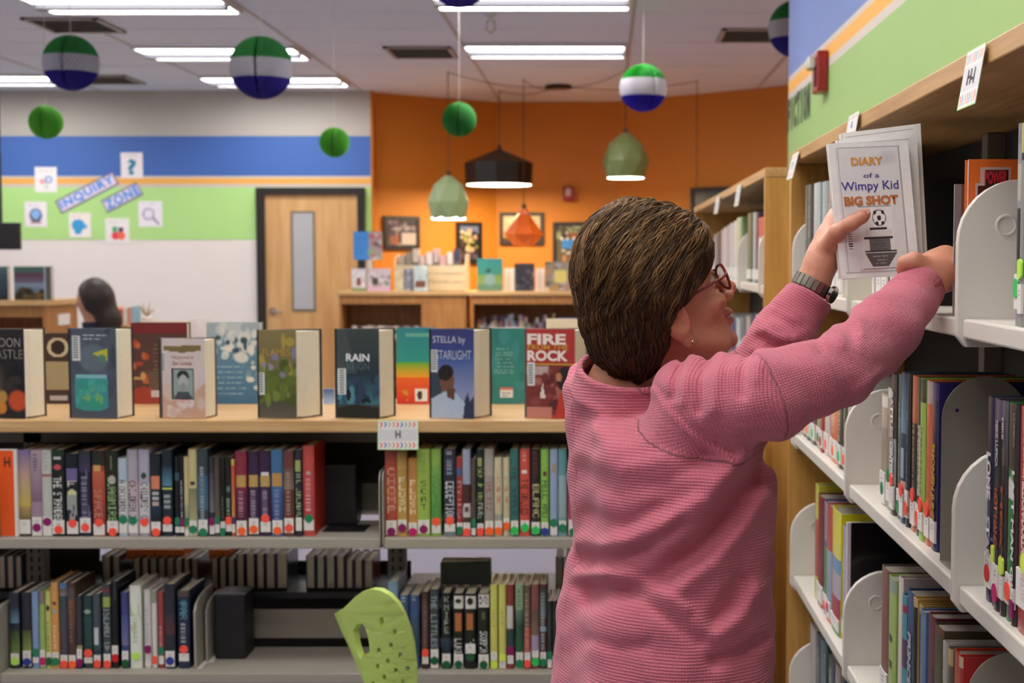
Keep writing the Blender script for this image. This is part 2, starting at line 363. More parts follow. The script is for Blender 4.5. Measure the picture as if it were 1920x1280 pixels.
# vents
M_vent = mat('grey_vent', '#b4aea6', .6); M_ventdk = mat('dark_vent_gap', '#57534a', .8)
def vent(u, v, w, label):
    p = PZ(u, v, CEIL); t = empty('ceiling_vent', (p.x, p.y, CEIL - .01), label, 'ceiling vent', 'ceiling air vents')
    MB().box(p.x - w / 2, p.x + w / 2, p.y - .28, p.y + .28, CEIL - .006, CEIL - .001).build('backing', M_ventdk, t)
    a = MB().box(p.x - w / 2, p.x - w / 2 + .03, p.y - .28, p.y + .28, CEIL - .015, CEIL - .002).box(p.x + w / 2 - .03, p.x + w / 2, p.y - .28, p.y + .28, CEIL - .015, CEIL - .002)
    a.box(p.x - w / 2, p.x + w / 2, p.y - .28, p.y - .25, CEIL - .015, CEIL - .002).box(p.x - w / 2, p.x + w / 2, p.y + .25, p.y + .28, CEIL - .015, CEIL - .002).build('frame', M_vent, t)
    for k in range(6):
        y = p.y - .22 + k * .085
        s0 = MB().hexa([(p.x - w / 2 + .03, y, CEIL - .02), (p.x + w / 2 - .03, y, CEIL - .02), (p.x + w / 2 - .03, y + .03, CEIL - .006), (p.x - w / 2 + .03, y + .03, CEIL - .006),
                        (p.x - w / 2 + .03, y, CEIL - .017), (p.x + w / 2 - .03, y, CEIL - .017), (p.x + w / 2 - .03, y + .03, CEIL - .003), (p.x - w / 2 + .03, y + .03, CEIL - .003)]).build('slat', M_vent, t)
vent(790, 97, .5, 'square ceiling vent left of the centre light panel')
vent(1415, 65, .5, 'square ceiling vent near the wall corner at upper right')
vent(190, 148, .6, 'square ceiling vent behind the tricolour ball at far left')
vent(140, 46, .5, 'faint ceiling vent above the tricolour ball at far left')
# ceiling hooks / sprinkler
p = PZ(920, 27, CEIL)
t = empty('sprinkler_head', (p.x, p.y, CEIL), 'small white ceiling sprinkler between two central light panels', 'sprinkler')
MB().lathe([(0, 0), (.04, 0), (.04, -.01), (.02, -.02), (.012, -.05), (0, -.05)], p, 14).build('rose', M_fix, t, smooth=False, fix=True)
MB().tube([(p.x - .02, p.y, CEIL - .04), (p.x - .03, p.y, CEIL - .09), (p.x, p.y, CEIL - .12), (p.x + .03, p.y, CEIL - .09), (p.x + .02, p.y, CEIL - .04)], .006, 6).build('yoke', mat('dull_brass', '#8a6a5c', .5), t)
# ================================================================ honeycomb paper balls
def paper_ball(u, v, rpx, Y, bands, label, group, rz=0):
    c = P(u, v, Y); r = rpx * Y / F_PX
    t = empty('paper_ball', c, label, 'paper ball', group)
    n, m = 40, 26; mb = MB()
    vs = []; 
    for i in range(m + 1):
        th = math.pi * i / m
        for k in range(n * 2):
            a = math.pi * k / n + rz; groove = (.86 if (k + i) % 2 else 1.0)
            seam = .55 if k in (0, n) and 0 < i < m else 1
            rr = r * math.sin(th) * groove * seam
            vs.append((c.x + rr * math.sin(a), c.y - rr * math.cos(a), c.z + r * math.cos(th)))
    fs = []; cs = []
    for i in range(m):
        f = (i + .5) / m; cc = [b for b in bands if b[0] <= (1 - math.cos(math.pi * f)) / 2 + 1e-6][-1][1]
        for k in range(2 * n):
            fs.append((i * 2 * n + k, (i + 1) * 2 * n + k, (i + 1) * 2 * n + (k + 1) % (2 * n), i * 2 * n + (k + 1) % (2 * n))); cs.append(cc)
    mb.v = vs; mb.f = fs; mb.c = cs
    mb.build('paper_body', print_mat('tissue_paper', .85), t, fix=True)
    MB().tube([(c.x, c.y, c.z + r), (c.x + .003, c.y, CEIL)], .0018, 5).build('string', mat('white_string', '#cfcac4', .7), t)
TRI = [(0, '#2c7c3c'), (.36, '#b4b2bc'), (.68, '#241a80')]
G = 'tricolour honeycomb paper balls'
paper_ball(133, 118, 51, 7.4, TRI, 'green, white and blue paper ball at far left above the smallest left green ball', G)
paper_ball(490, 127, 58, 6.6, TRI, 'largest green, white and blue paper ball hanging left of the orange wall', G)
paper_ball(1206, 165, 44, 8.6, [(0, '#38b045'), (.33, '#eceaf0'), (.66, '#2f22b4')], 'green, white and blue paper ball above the right olive pendant', G, .5)
paper_ball(860, -45, 58, 6.4, TRI, 'tricolour paper ball cut by the top edge, only its blue bottom showing', G)
paper_ball(1494, 54, 53, 7.2, TRI, 'tricolour paper ball half hidden by the blue wall corner', G)
GG = [(0, '#5cb038')]
G = 'small green honeycomb balls'
paper_ball(86, 229, 31, 8.0, GG, 'small lime paper ball hanging left of the grey and blue wall', G)
paper_ball(627, 267, 28, 8.6, GG, 'small lime paper ball in front of the wall just above the door', G)
paper_ball(861, 224, 32, 8.4, [(0, '#328638')], 'small darker green paper ball against the orange wall', G)
# ================================================================ pendants
M_wire = mat('dark_cable', '#4c2c18', .6)
def facet_shade(c, prof, n, m, t, name='shade', twist=True, thick=.004):
    mb = MB(); vs = []
    for i, (r, z) in enumerate(prof):
        for k in range(n):
            a = 2 * math.pi * (k + (.5 if (i % 2 and twist) else 0)) / n + .3; vs.append((c.x + r * math.cos(a), c.y + r * math.sin(a), c.z + z))
    fs = []
    for i in range(len(prof) - 1):
        for k in range(n):
            a, b, d, e = i * n + k, i * n + (k + 1) % n, (i + 1) * n + (k + 1) % n, (i + 1) * n + k
            if not twist: fs.append((a, b, d, e))
            elif i % 2 == 0: fs += [(a, b, e), (b, d, e)]
            else: fs += [(a, b, d), (a, d, e)]
    mb.add(vs, fs); o = mb.build(name, m, t, fix=True)
    sm = o.modifiers.new('thickness', 'SOLIDIFY'); sm.thickness = thick; sm.offset = -1
    return o
def pendant(u, v0, v1, wpx, Y, prof, n, m, label, emit_r, ewarm, twist=True, k_=1):
    top, bot = P(u, v0, Y), P(u, v1, Y); H = top.z - bot.z; R = wpx / 2 * Y / F_PX
    t = empty('pendant_lamp', bot, label, 'pendant lamp', 'faceted pendant lamps')
    facet_shade(bot, [(r * R, z * H) for r, z in prof], n, m, t, twist=twist)
    e = mat('bulb_glow_' + ewarm[1:], ewarm, .5, emit=PENDANT * k_)
    MB().lathe([(0, .002), (emit_r * R, .002), (emit_r * R, .012), (0, .012)], bot, 20).build('bulb_disc', e, t, fix=True)
    MB().tube([top - Vector((0, 0, .02)), (top.x, top.y, CEIL)], .004, 6).build('cable', M_wire, t)
    MB().lathe([(.02, 0), (.02, .05), (0, .05)], top - Vector((0, 0, .01)), 10).build('cap', M_wire, t)
    return t
M_olive = mat('olive_lacquer', '#6c7748', .16); M_pale = mat('pale_green_lacquer', '#93a878', .35); M_dark = mat('black_lacquer', '#16120f', .35); M_orl = mat('orange_lacquer', '#e0661c', .3)
domeP = [(.86, 0), (1, .38), (.72, .76), (.0001, 1)]
pendant(841, 330, 411, 78, 11.7, [(.86, 0), (1.0, .4), (.72, .8), (.2, 1), (.001, 1.0)], 7, M_pale, 'pale green faceted pendant lamp left of the black one', .8, '#fff0d8')
pendant(1173, 250, 334, 88, 11.6, [(.84, 0), (1.0, .38), (.74, .76), (.2, 1), (.001, 1.0)], 8, M_olive, 'glossy olive pendant lamp with bright spots, right of the others', .78, '#fff0d8')
pendant(936, 281, 347, 131, 13.0, [(.97, 0), (1.0, .62), (.1, 1), (.001, 1.0)], 10, M_dark, 'wide black pendant lamp over the framed pictures', .9, '#ffe2b4', False, 1.45)
pendant(982, 391, 459, 74, 12.2, [(.55, 0), (1.0, .3), (.3, .85), (.22, 1), (.001, 1)], 7, M_orl, 'small orange faceted pendant lamp before a framed picture', .5, '#ffe6c0')
p = PZ(1047, 160, CEIL)
t = empty('ceiling_canopy', p, 'round black ceiling canopy from which the pendant cables spread', 'canopy')
MB().lathe([(0, 0), (.12, 0), (.12, -.03), (0, -.03)], p, 24).build('rose', M_dark, t, fix=True)
for (u, v, Y) in ((841, 330, 11.7), (1173, 250, 11.6), (936, 281, 13.0), (982, 391, 12.2), (1307, 200, 12.3)):
    q = P(u, v, Y); pts_ = []
    for i in range(9):
        f = i / 8; pts_.append((p.x + (q.x - p.x) * f, p.y + (q.y - p.y) * f, CEIL - .01 - .05 * math.sin(math.pi * f)))
    MB().tube(pts_, .004, 5).build('cable', M_wire, t)
q = P(1307, 200, 12.3); MB().tube([(q.x, q.y, CEIL), (q.x, q.y, 2.1)], .004, 5).build('cable', M_wire, t)
# ================================================================ posters on the back wall
def sheet_on_back(u0, u1, v0, v1, cv, name, label, cat, group=None, Y=WY - .006, rot=0, depth=.004, m=PRINT):
    a, b = P(u0, v1, Y), P(u1, v0, Y); w, h = b.x - a.x, b.z - a.z; cx, cz = (a.x + b.x) / 2, (a.z + b.z) / 2
    t = empty(name, (cx, Y, cz), label, cat, group); t.rotation_euler = (0, -rot, 0)
    grid_sheet(cv, (-w / 2, 0, -h / 2), (w, 0, 0), (0, 0, h), depth, 'sheet', m, t)
    return t, w, h
GP = 'posters around the lettered signs'
TEAL = mat('teal_ink', '#2a8aa4', .6)
c = canvas(30, 24, '#efe9ec'); p_lines(c, .06, .16, .15, .9, 1, '#8a8a90', 2)
t, w, h = sheet_on_back(227, 267, 286, 334, c, 'poster', 'white poster with teal question mark on the blue band', 'poster', GP)
text('question_mark', '?', w * .42, h * .62, frame((0, -.002, -h * .06), (1, 0, 0), (0, 0, 1)), TEAL, t, bold=.004)
c = canvas(30, 24, '#f2eeee'); p_lines(c, .12, .2, .15, .9, 1, '#a8a8b0', 3); p_ell(c, .5, .62, .15, .18, '#5f93d8'); p_ell(c, .5, .62, .08, .1, '#f2eeee'); p_ell(c, .58, .34, .1, .12, '#e8a0a8'); p_ell(c, .78, .52, .1, .1, '#b8d8c0'); p_ell(c, .78, .52, .05, .05, '#f2eeee')
sheet_on_back(66, 106, 313, 360, c, 'poster', 'white poster with blue ring and pink shape, uppermost at left', 'poster', GP)
c = canvas(30, 24, '#f0ecf0'); p_lines(c, .1, .18, .1, .9, 1, '#7a80a0', 4); p_ell(c, .55, .5, .3, .28, '#5c6078'); p_ell(c, .5, .5, .2, .2, '#8ab8ec'); p_rect(c, .8, .88, .25, .75, '#b07a80'); 
sheet_on_back(47, 87, 378, 425, c, 'poster', 'white poster with oval blue mirror figure, leftmost on the green band', 'poster', GP)
c = canvas(30, 24, '#f2eee8'); p_lines(c, .12, .2, .1, .9, 1, '#c8a080', 5); p_ell(c, .5, .42, .24, .3, '#3aa0dc'); p_poly(c, [(.2, .5), (.6, .5), (.55, .86), (.28, .86)], '#3aa0dc'); p_ell(c, .56, .72, .08, .12, '#3aa0dc')
sheet_on_back(130, 170, 399, 445, c, 'poster', 'white poster with blue head silhouette under the long sign', 'poster', GP)
c = canvas(30, 24, '#f0eeea'); p_lines(c, .12, .2, .1, .9, 1, '#9ab0a0', 6); p_rect(c, .34, .58, .3, .52, '#48b070'); p_rect(c, .36, .56, .54, .76, '#5a2c60'); p_ell(c, .7, .42, .16, .16, '#e8405a'); p_ell(c, .7, .66, .17, .16, '#f07048')
sheet_on_back(198, 242, 409, 456, c, 'poster', 'white poster with green, purple and red pattern, lowest of all', 'poster', GP)
c = canvas(30, 24, '#efecf4'); p_lines(c, .1, .16, .1, .9, 1, '#a0a0b8', 7); p_ell(c, .5, .42, .24, .26, '#a8a8c4'); p_ell(c, .5, .42, .18, .19, '#e8e6f0'); p_poly(c, [(.55, .66), (.62, .6), (.88, .88), (.82, .93)], '#7c84a8')
sheet_on_back(260, 304, 377, 425, c, 'poster', 'white poster with magnifying glass, nearest the door', 'poster', GP)
BLU = mat('sign_blue_ink', '#4a96e6', .6)
for u, v, wpx, hpx, s, lb in ((163, 361, 122, 26, 'INQUIRY', 'long tilted white sign with blue capital letters'), (229, 370, 76, 26, 'ZONE', 'short tilted white sign, right of the longer lettered one')):
    cc = P(u, v, WY - .008); w, h = wpx * WY / F_PX, hpx * WY / F_PX
    t = empty('lettered_sign', cc, lb, 'sign', 'tilted lettered signs'); t.rotation_euler = (0, -math.radians(27), 0)
    cv = canvas(10, 42, '#e9dcee'); cv[0] = cv[-1] = lin('#6a5f86'); cv[:, 0] = cv[:, -1] = lin('#6a5f86')
    grid_sheet(cv, (-w / 2, 0, -h / 2), (w, 0, 0), (0, 0, h), .004, 'sheet', PRINT, t)
    text('lettering', s, w * .92, h * .72, frame((0, -.002, 0), (1, 0, 0), (0, 0, 1)), BLU, t, bold=.004, spacing=1.15)
# black screen edge at far left
a, b = P(-60, 468, 10.5), P(35, 417, 10.5)
t = empty('wall_screen', (a.x, 10.5, a.z), 'black flat screen cut off by the left edge', 'screen')
bx('screen_panel', M_black, (a.x, b.x, 10.5, 10.55, a.z, b.z), t, .006)
MB().box((a.x + b.x) / 2 - .03, (a.x + b.x) / 2 + .03, 10.55, 10.6, a.z + .05, CEIL).build('mount_pole', M_black, t)
# fire alarm pull box on orange wall, strobe on right wall
M_red = mat('red_enamel', '#8f1c1c', .35)
def alarm_back():
    c0, c1 = P(1055, 377, 13.93), P(1076, 350, 13.93)
    t = empty('fire_alarm_box', (c0.x, 13.93, c0.z), 'small red fire alarm on the orange wall', 'fire alarm')
    bx('housing', M_red, (c0.x, c1.x, 13.89, 13.95, c0.z, c1.z), t, .006)
    bx('lens', mat('alarm_lens', '#c8a8a8', .2), (c0.x + .03, c1.x - .03, 13.885, 13.89, c0.z + .05, c1.z - .02), t)
alarm_back()
c0 = PX(1552, 180, XW); c1 = PX(1530, 98, XW)
yc0, yc1 = PX(1556, 140, XW).y, PX(1532, 140, XW).y
za, zb = PX(1545, 178, XW).z, PX(1545, 104, XW).z
t = empty('fire_alarm_strobe', (XW - .02, (yc0 + yc1) / 2, za), 'red fire alarm with clear strobe on the green wall', 'fire alarm')
bx('housing', M_red, (XW - .045, XW - .004, yc0, yc0 + .125, za, zb), t, .006)
bx('strobe_lens', mat('clear_lens', '#c9cdc4', .12), (XW - .07, XW - .045, yc0 + .03, yc0 + .11, zb - .06, zb - .015), t, .006)
MB().box(XW - .05, XW - .045, yc0 + .02, yc0 + .03, za + .02, za + .09).box(XW - .05, XW - .045, yc0 + .04, yc0 + .05, za + .02, za + .09).build('sounder_grille', mat('alarm_red_dark', '#5e1414', .5), t)
# black vinyl lettering on the green wall
t = empty('wall_lettering', (XW - .006, 5.5, 2.1), 'black cut out letters on the green wall by the corner', 'lettering')
za, zb = PX(1495, 238, XW).z, PX(1495, 175, XW).z; y0, y1 = PX(1479, 200, XW).y, PX(1522, 200, XW).y
M_ink = mat('black_vinyl', '#1c2a1c', .5)
for i, ch in enumerate('FICTION'):
    yy = y0 - (i + .5) * (y0 - y1) / 7
    text('letter', ch, (y0 - y1) / 7 * (.35 if ch == 'I' else .78), zb - za, frame((0, yy - 5.5, (za + zb) / 2 - 2.1), (0, -1, 0), (0, 0, 1)), M_ink, t, bold=.006)
# framed pictures on the orange wall
def wall_hit(u, off=.0):
    for (xa, ya), (xb, yb) in zip(pts[:-1], pts[1:]):
        dx, dy = xb - xa, yb - ya; k = (u - CU) / F_PX            # x = k * y
        t_ = (k * ya - xa) / (dx - k * dy)
        if -.02 <= t_ <= 1.02:
            L_ = math.hypot(dx, dy); return xa + dx * t_ + dy / L_ * off, ya + dy * t_ - dx / L_ * off, math.atan2(dy, dx)
def wall_pic(u0, u1, v0, v1, Y, cv, label, tilt=0):
    um = (u0 + u1) / 2; xm, ym, rz = wall_hit(um, .034); A_ = wall_hit(um - 1)[:2]; B_ = wall_hit(um + 1)[:2]
    w = math.hypot(B_[0] - A_[0], B_[1] - A_[1]) / 2 * (u1 - u0); a, b = P(um, v1, ym), P(um, v0, ym); h = b.z - a.z
    t = empty('framed_picture', (xm, ym, (a.z + b.z) / 2), label, 'picture', 'framed pictures on the orange wall', rz=rz)
    k = .035
    MB().box(-w / 2, w / 2, 0, .03, -h / 2, -h / 2 + k).box(-w / 2, w / 2, 0, .03, h / 2 - k, h / 2).box(-w / 2, -w / 2 + k, 0, .03, -h / 2 + k, h / 2 - k).box(w / 2 - k, w / 2, 0, .03, -h / 2 + k, h / 2 - k).build('frame', M_black, t, local=True)
    grid_sheet(cv, (-w / 2 + k, .014, -h / 2 + k), (w - 2 * k, 0, 0), (0, 0, h - 2 * k), .01, 'picture', GLOSS, t)
c = canvas(36, 36, '#4a4450'); p_noise(c, 0, .5, 0, 1, ['#5a5468', '#383440', '#857c88', '#a09aa0'], 26, .1, 3); p_rect(c, .5, .95, .5, 1, '#b8b0ae'); p_rect(c, .6, .95, .12, .4, '#9c6046'); p_noise(c, .5, 1, 0, .5, ['#6c5c58', '#8c7c74'], 10, .07, 5)
wall_pic(719, 786, 405, 468, 13.12, c, 'dark framed photo collage nearest the green strip', -.25)
c = canvas(48, 28, '#2c2a2c'); p_rect(c, 0, .22, 0, 1, '#6878a0'); p_noise(c, .15, .8, .1, .9, ['#3a3434', '#c0a088', '#d8c8a0', '#503c38', '#202028', '#90a050'], 34, .08, 8); p_noise(c, .75, 1, 0, 1, ['#3c3444', '#5c5470'], 12, .08, 2)
wall_pic(855, 902, 416, 494, 13.3, c, 'tall narrow framed group picture under the black lamp')
c = canvas(32, 40, '#d8bc98'); p_noise(c, .0, 1, 0, 1, ['#e8d0a8', '#c8a078', '#a87850'], 14, .12, 4); p_rect(c, .85, 1, 0, 1, '#5a3c28')
wall_pic(938, 1020, 398, 459, 13.85, c, 'framed pale picture behind the small orange lamp')
c = canvas(48, 36, '#5c5c48'); p_noise(c, 0, .3, 0, 1, ['#384030', '#90a080', '#c8c8c0', '#2c2c2c'], 18, .09, 6); p_noise(c, .2, .36, .2, 1, ['#e0e0e0', '#303030', '#c05030'], 18, .05, 7); p_rect(c, .38, .6, .2, 1, '#3c88dc'); p_lines(c, .44, .54, .35, .95, 1, '#2050a0'); p_noise(c, .6, .76, .2, 1, ['#e8e8e8', '#303038'], 20, .045, 9); p_noise(c, .76, 1, .0, 1, ['#a86848', '#c09070', '#785040'], 14, .08, 10)
wall_pic(1037, 1105, 416, 500, 13.85, c, 'framed picture with blue banner left of the woman\'s head')
c = canvas(24, 40, '#222428'); p_noise(c, .2, .9, .2, .9, ['#3c5a78', '#587890', '#303438'], 12, .1, 4)
wall_pic(1296, 1420, 350, 430, 12.9, c, 'black framed screen above the far bookcase')
M_metaldk2 = mat('khaki_grey_steel', '#8f8a7e', .4, 0, .02, 30)
# ================================================================ LOW DOUBLE-SIDED BOOKCASE (left)
LY0, LYM, LY1 = 3.65, 3.93, 4.21
ZT = P(500, 787, LY0).z; ZTB = P(500, 811, LY0).z; Z2 = P(500, 1009, LY0).z; Z3 = P(500, 1262, LY0).z; Z4 = .09
ZR = P(500, 1106, 3.985).z
lx = lambda u, Y=LY0: (u - CU) * Y / F_PX
UX = [lx(711) - 2.06, lx(711) - 1.03, lx(711), lx(711) + 1.0]
low = empty('low_bookcase', (-.9, LYM, 0), 'long low double sided bookcase with oak top and grey steel shelves', 'bookcase')
bx('top_board', M_woodx, (UX[0], UX[3] + .02, LY0, LY1, ZTB, ZT), low, .004)
bx('end_panel', M_woodz, (UX[3], UX[3] + .02, LY0 + .01, LY1 - .01, 0, ZTB - .001), low, .002)
bx('plinth', M_metaldk, (UX[0], UX[3], LY0 + .05, LY1 - .05, 0, .06), low)
bx('top_support_rail', M_metaldk, (UX[0], UX[3], LYM - .02, LYM + .02, ZTB - .06, ZTB - .001), low)
def slotted_post(x, parent, y=LYM, w=.05, z1=None, name='slotted_upright'):
    z1 = z1 or ZTB - .001
    o = bx(name, M_metaldk, (x - w / 2, x + w / 2, y - .02, y + .02, .06, z1), parent)
    s = MB()
    for k in range(int((z1 - .1) / .026)):
        z = .09 + k * .026
        for dx in (-.013, .009): s.box(x + dx, x + dx + .005, y - .0215, y - .0205, z, z + .014)
    q = s.build('slots', M_slot, o); q['kind'] = 'stuff'
for x in UX[:3]: slotted_post(x, low)
for x in (lx(140, 3.93), lx(225, 3.93), lx(375, 3.93)): pass
for si in range(3):
    xa, xb = UX[si] + .006, UX[si + 1] - .006
    for z in (Z2, Z3, Z4): bx('shelf', M_metalw, (xa, xb, LY0, LYM - .022, z - .028, z), low, .003)
    for z in (ZR, Z4 + .06): bx('rear_shelf', M_black if z > .3 else M_metaldk, (xa, xb, LYM + .03, LY1, z - .02, z), low, .003)  # upper board is black, standing in for the shadow below the far row
    if si < 2:
        bx('rear_panel', M_back, (UX[si], UX[si + 1], LY1 - .012, LY1 - .002, .07, P(300, 1050, LY1).z), low)  # dark panel added to keep light off the far row of books
    bx('rear_panel', M_back, (xa, xb, LYM + .024, LYM + .029, Z2 + .031, ZTB - .062), low)
    bx('shelf_lip', M_metaldk, (xa, xb, LYM + .018, LYM + .0235, P(680, 958, LYM).z, P(680, 908, LYM).z), low)
    bx('rear_shelf', M_metal, (xa, xb, LYM + .03, LY1, Z2 + .005, Z2 + .03), low, .003)
    bx('shelf_lip', M_metalw, (xa, xb, LYM + .025, LYM + .03, P(500, 1200, LYM).z, P(500, 1146, LYM).z), low)
def plate_poly(x_or_y, z, depth, up, dn, r, axis, front, sgn=1):
    """rounded end plate outline. axis 'x': plate lies in the y-z plane; 'y': in the x-z plane. front = front coordinate, sgn = direction into the case"""
    pts2 = [(.012, -dn)] + [(r * .16 * (1 - math.cos(a)), -dn + .012 - r * .0 ) for a in ()] + [(0, -dn + .015)]
    for k in range(9):
        a = math.pi / 2 * k / 8; pts2.append((r * (1 - math.cos(a)), up - r + r * math.sin(a)))
    pts2 += [(depth, up), (depth, -dn)]
    if axis == 'x': return [(x_or_y, front + sgn * a, z + b) for a, b in pts2]
    return [(front + sgn * a, x_or_y, z + b) for a, b in pts2]
for x in UX[:3]:
    for z in (Z2, Z3):
        for dx in (-.0062, .0025):
            MB().prism(plate_poly(x + dx, z, .25, .178, .03, .03, 'x', LY0 - .002), (.0035, 0, 0)).build('end_plate', M_metalw, low, fix=True, bevel=.001)
# ---------------------------------------------------------------- books
DOT = {'c': '#ff5a46', 'o': '#ff6c2c', 'p': '#8c1060', 'g': '#1f8058', 'G': '#34c860', 'b': '#2c3c98', 'l': '#bdf060', 'r': '#cc1e28', 'm': '#c21a6c', 'k': '#1a5c34', 'y': '#d8f058'}
DOTN = {'c': 'coral', 'o': 'orange', 'p': 'purple', 'g': 'green', 'G': 'bright green', 'b': 'blue', 'l': 'lime', 'r': 'red', 'm': 'magenta', 'k': 'dark green', 'y': 'yellow'}
M_dot = {k: mat('sticker_' + DOTN[k].replace(' ', '_'), v, .45) for k, v in DOT.items()}
ORD = ['first', 'second', 'third', 'fourth', 'fifth', 'sixth', 'seventh', 'eighth', 'ninth', 'tenth', 'eleventh', 'twelfth', 'thirteenth', 'fourteenth', 'fifteenth', 'sixteenth', 'seventeenth', 'eighteenth', 'nineteenth', 'twentieth'] + ['twenty-' + s for s in ('first', 'second', 'third', 'fourth', 'fifth', 'sixth', 'seventh', 'eighth', 'ninth')] + ['thirtieth'] + ['thirty-' + s for s in ('first', 'second', 'third', 'fourth', 'fifth', 'sixth', 'seventh', 'eighth', 'ninth')] + ['fortieth'] + ['forty-' + s for s in ('first', 'second', 'third', 'fourth', 'fifth', 'sixth')]
def ops(a, L, seed=0):
    for o in L:
        k = o[0]
        if k == 'b': p_rect(a, o[1], o[2], o[4] if len(o) > 4 else 0, o[5] if len(o) > 5 else 1, o[3])
        elif k == 'g': p_grad(a, o[1], o[2], o[3], o[4])
        elif k == 't': p_text_rot(a, o[1], o[2], o[3], o[4], *(o[5:] or (.18, .82)))
        elif k == 'v': p_text_up(a, o[1], o[2], o[3], o[4], *(o[5:] or (.2, .85)))
        elif k == 'e': p_ell(a, o[1], .5, o[2], o[3], o[4])
        elif k == 'n': p_noise(a, o[1], o[2], 0, 1, o[3], 9, .07, seed)
        elif k == 's':    # unreadable title: broken marks down the spine
            g = np.random.default_rng(seed + 5); h, w, _ = a.shape; x0, x1 = int(.28 * w), max(int(.72 * w), int(.28 * w) + 1)
            y = int(o[1] * h)
            while y < int(o[2] * h) - 1:
                n = g.integers(1, 4); a[y:min(y + n, h), x0:x1] = a[y:min(y + n, h), x0:x1] * .3 + np.array(lin(o[3])) * .7; y += n + g.integers(1, 3)
def book(loc, rz, t, h, d, cv, side, label, group, lab=None, dot=None, name='book', pages=None, tilt=0, side2=None, dotr=.0112, lowpoly=False, labc=None):
    """spine faces local -y; thickness along +x; depth along +y"""
    H, Wd, _ = cv.shape; mb = MB(); b = min(.0025, t * .18)
    cv = cv * .8 + cv.mean(2, keepdims=True) * .2; cv = np.clip(cv * 1.05, 0, .9)
    X = np.linspace(0, t, Wd + 1); Y = .0035 * np.abs(2 * X / t - 1) ** 3; Z = np.linspace(h, 0, H + 1)
    mb.v = [(X[j], Y[j], Z[i]) for i in range(H + 1) for j in range(Wd + 1)]
    n = Wd + 1
    for i in range(H):
        for j in range(Wd):
            mb.f.append(((i + 1) * n + j, (i + 1) * n + j + 1, i * n + j + 1, i * n + j)); mb.c.append(tuple(cv[i, j]))
    sc = tuple(min(c * 1.0, .9) for c in lin(side)); sc2 = tuple(lin(side2)) if side2 else sc
    mb.add([(X[j], Y[j] + (.0025), h) for j in range(n)] , [], None)
    base = (H + 1) * n
    for j in range(Wd): mb.f.append((j, j + 1, base + j + 1, base + j)); mb.c.append(sc)
    mb.box(0, b, .0036, d, 0, h, sc); mb.box(t - b, t, .0036, d, 0, h, sc2)
    o = mb.build(name, GLOSS, None, local=True)
    o.location = loc; o.rotation_euler = (0, tilt, rz)
    tag(o, label, 'book', group)
    pg = MB().box(b, t - b, .0062, d - .004, .003, h - .0035).build('page_block', pages or M_pages, o, local=True)
    if lab:
        z0, z1 = lab; m = t * .06
        MB().box(m, t - m, -.0008, .003, z0, z1).build('spine_label', M_white, o, local=True)
        tx = MB(); 
        for k in range(2): tx.box(t * .36, t * .62, -.0010, -.0008, z0 + (z1 - z0) * (.62 + .14 * k), z0 + (z1 - z0) * (.66 + .14 * k))
        q = tx.build('label_print', mat('faded_print', '#8a8a90', .6), o, local=True)
    if dot:
        k, z = dot; r = dotr; hw = t / 2 - .0004
        pts3 = []
        for i in range(18):
            a = 2 * math.pi * i / 18; pts3.append((t / 2 + max(-hw, min(hw, r * math.cos(a))), -.0018, z + r * math.sin(a)))
        MB().prism(pts3, (0, .0028, 0)).build('dot_sticker', M_dot[k], o, local=True, fix=True)
    return o
def rowbook(u0, u1, vt, vb, Zs, base, L, lab, dot, look, place, group, yfront, k, depth=.15, tall=None, dotr=.0112):
    x0, x1 = lx(u0, yfront), lx(u1, yfront); sc = yfront / F_PX
    h = (vb - vt) * sc
    Wd = max(6, int((u1 - u0) / 1.7)); cv = canvas(100, Wd, base); ops(cv, L, k)
    lz = ((vb - lab[1]) * sc, (vb - lab[0]) * sc) if lab else None
    if lz: lz = (max(lz[0], .002), lz[1])
    dz = (dot[0], max((vb - dot[1]) * sc, .0115)) if dot else None
    t = x1 - x0 - .0008
    place = '%s book, %s' % (look, place)
    return book((x0 + .0004, yfront + random.uniform(0, .006), Zs + .0006), 0, t, h, depth, cv, base, place, group, lz, dz, dotr=dotr)
LB = (972, 998)
W_ = '#c8c4c0'
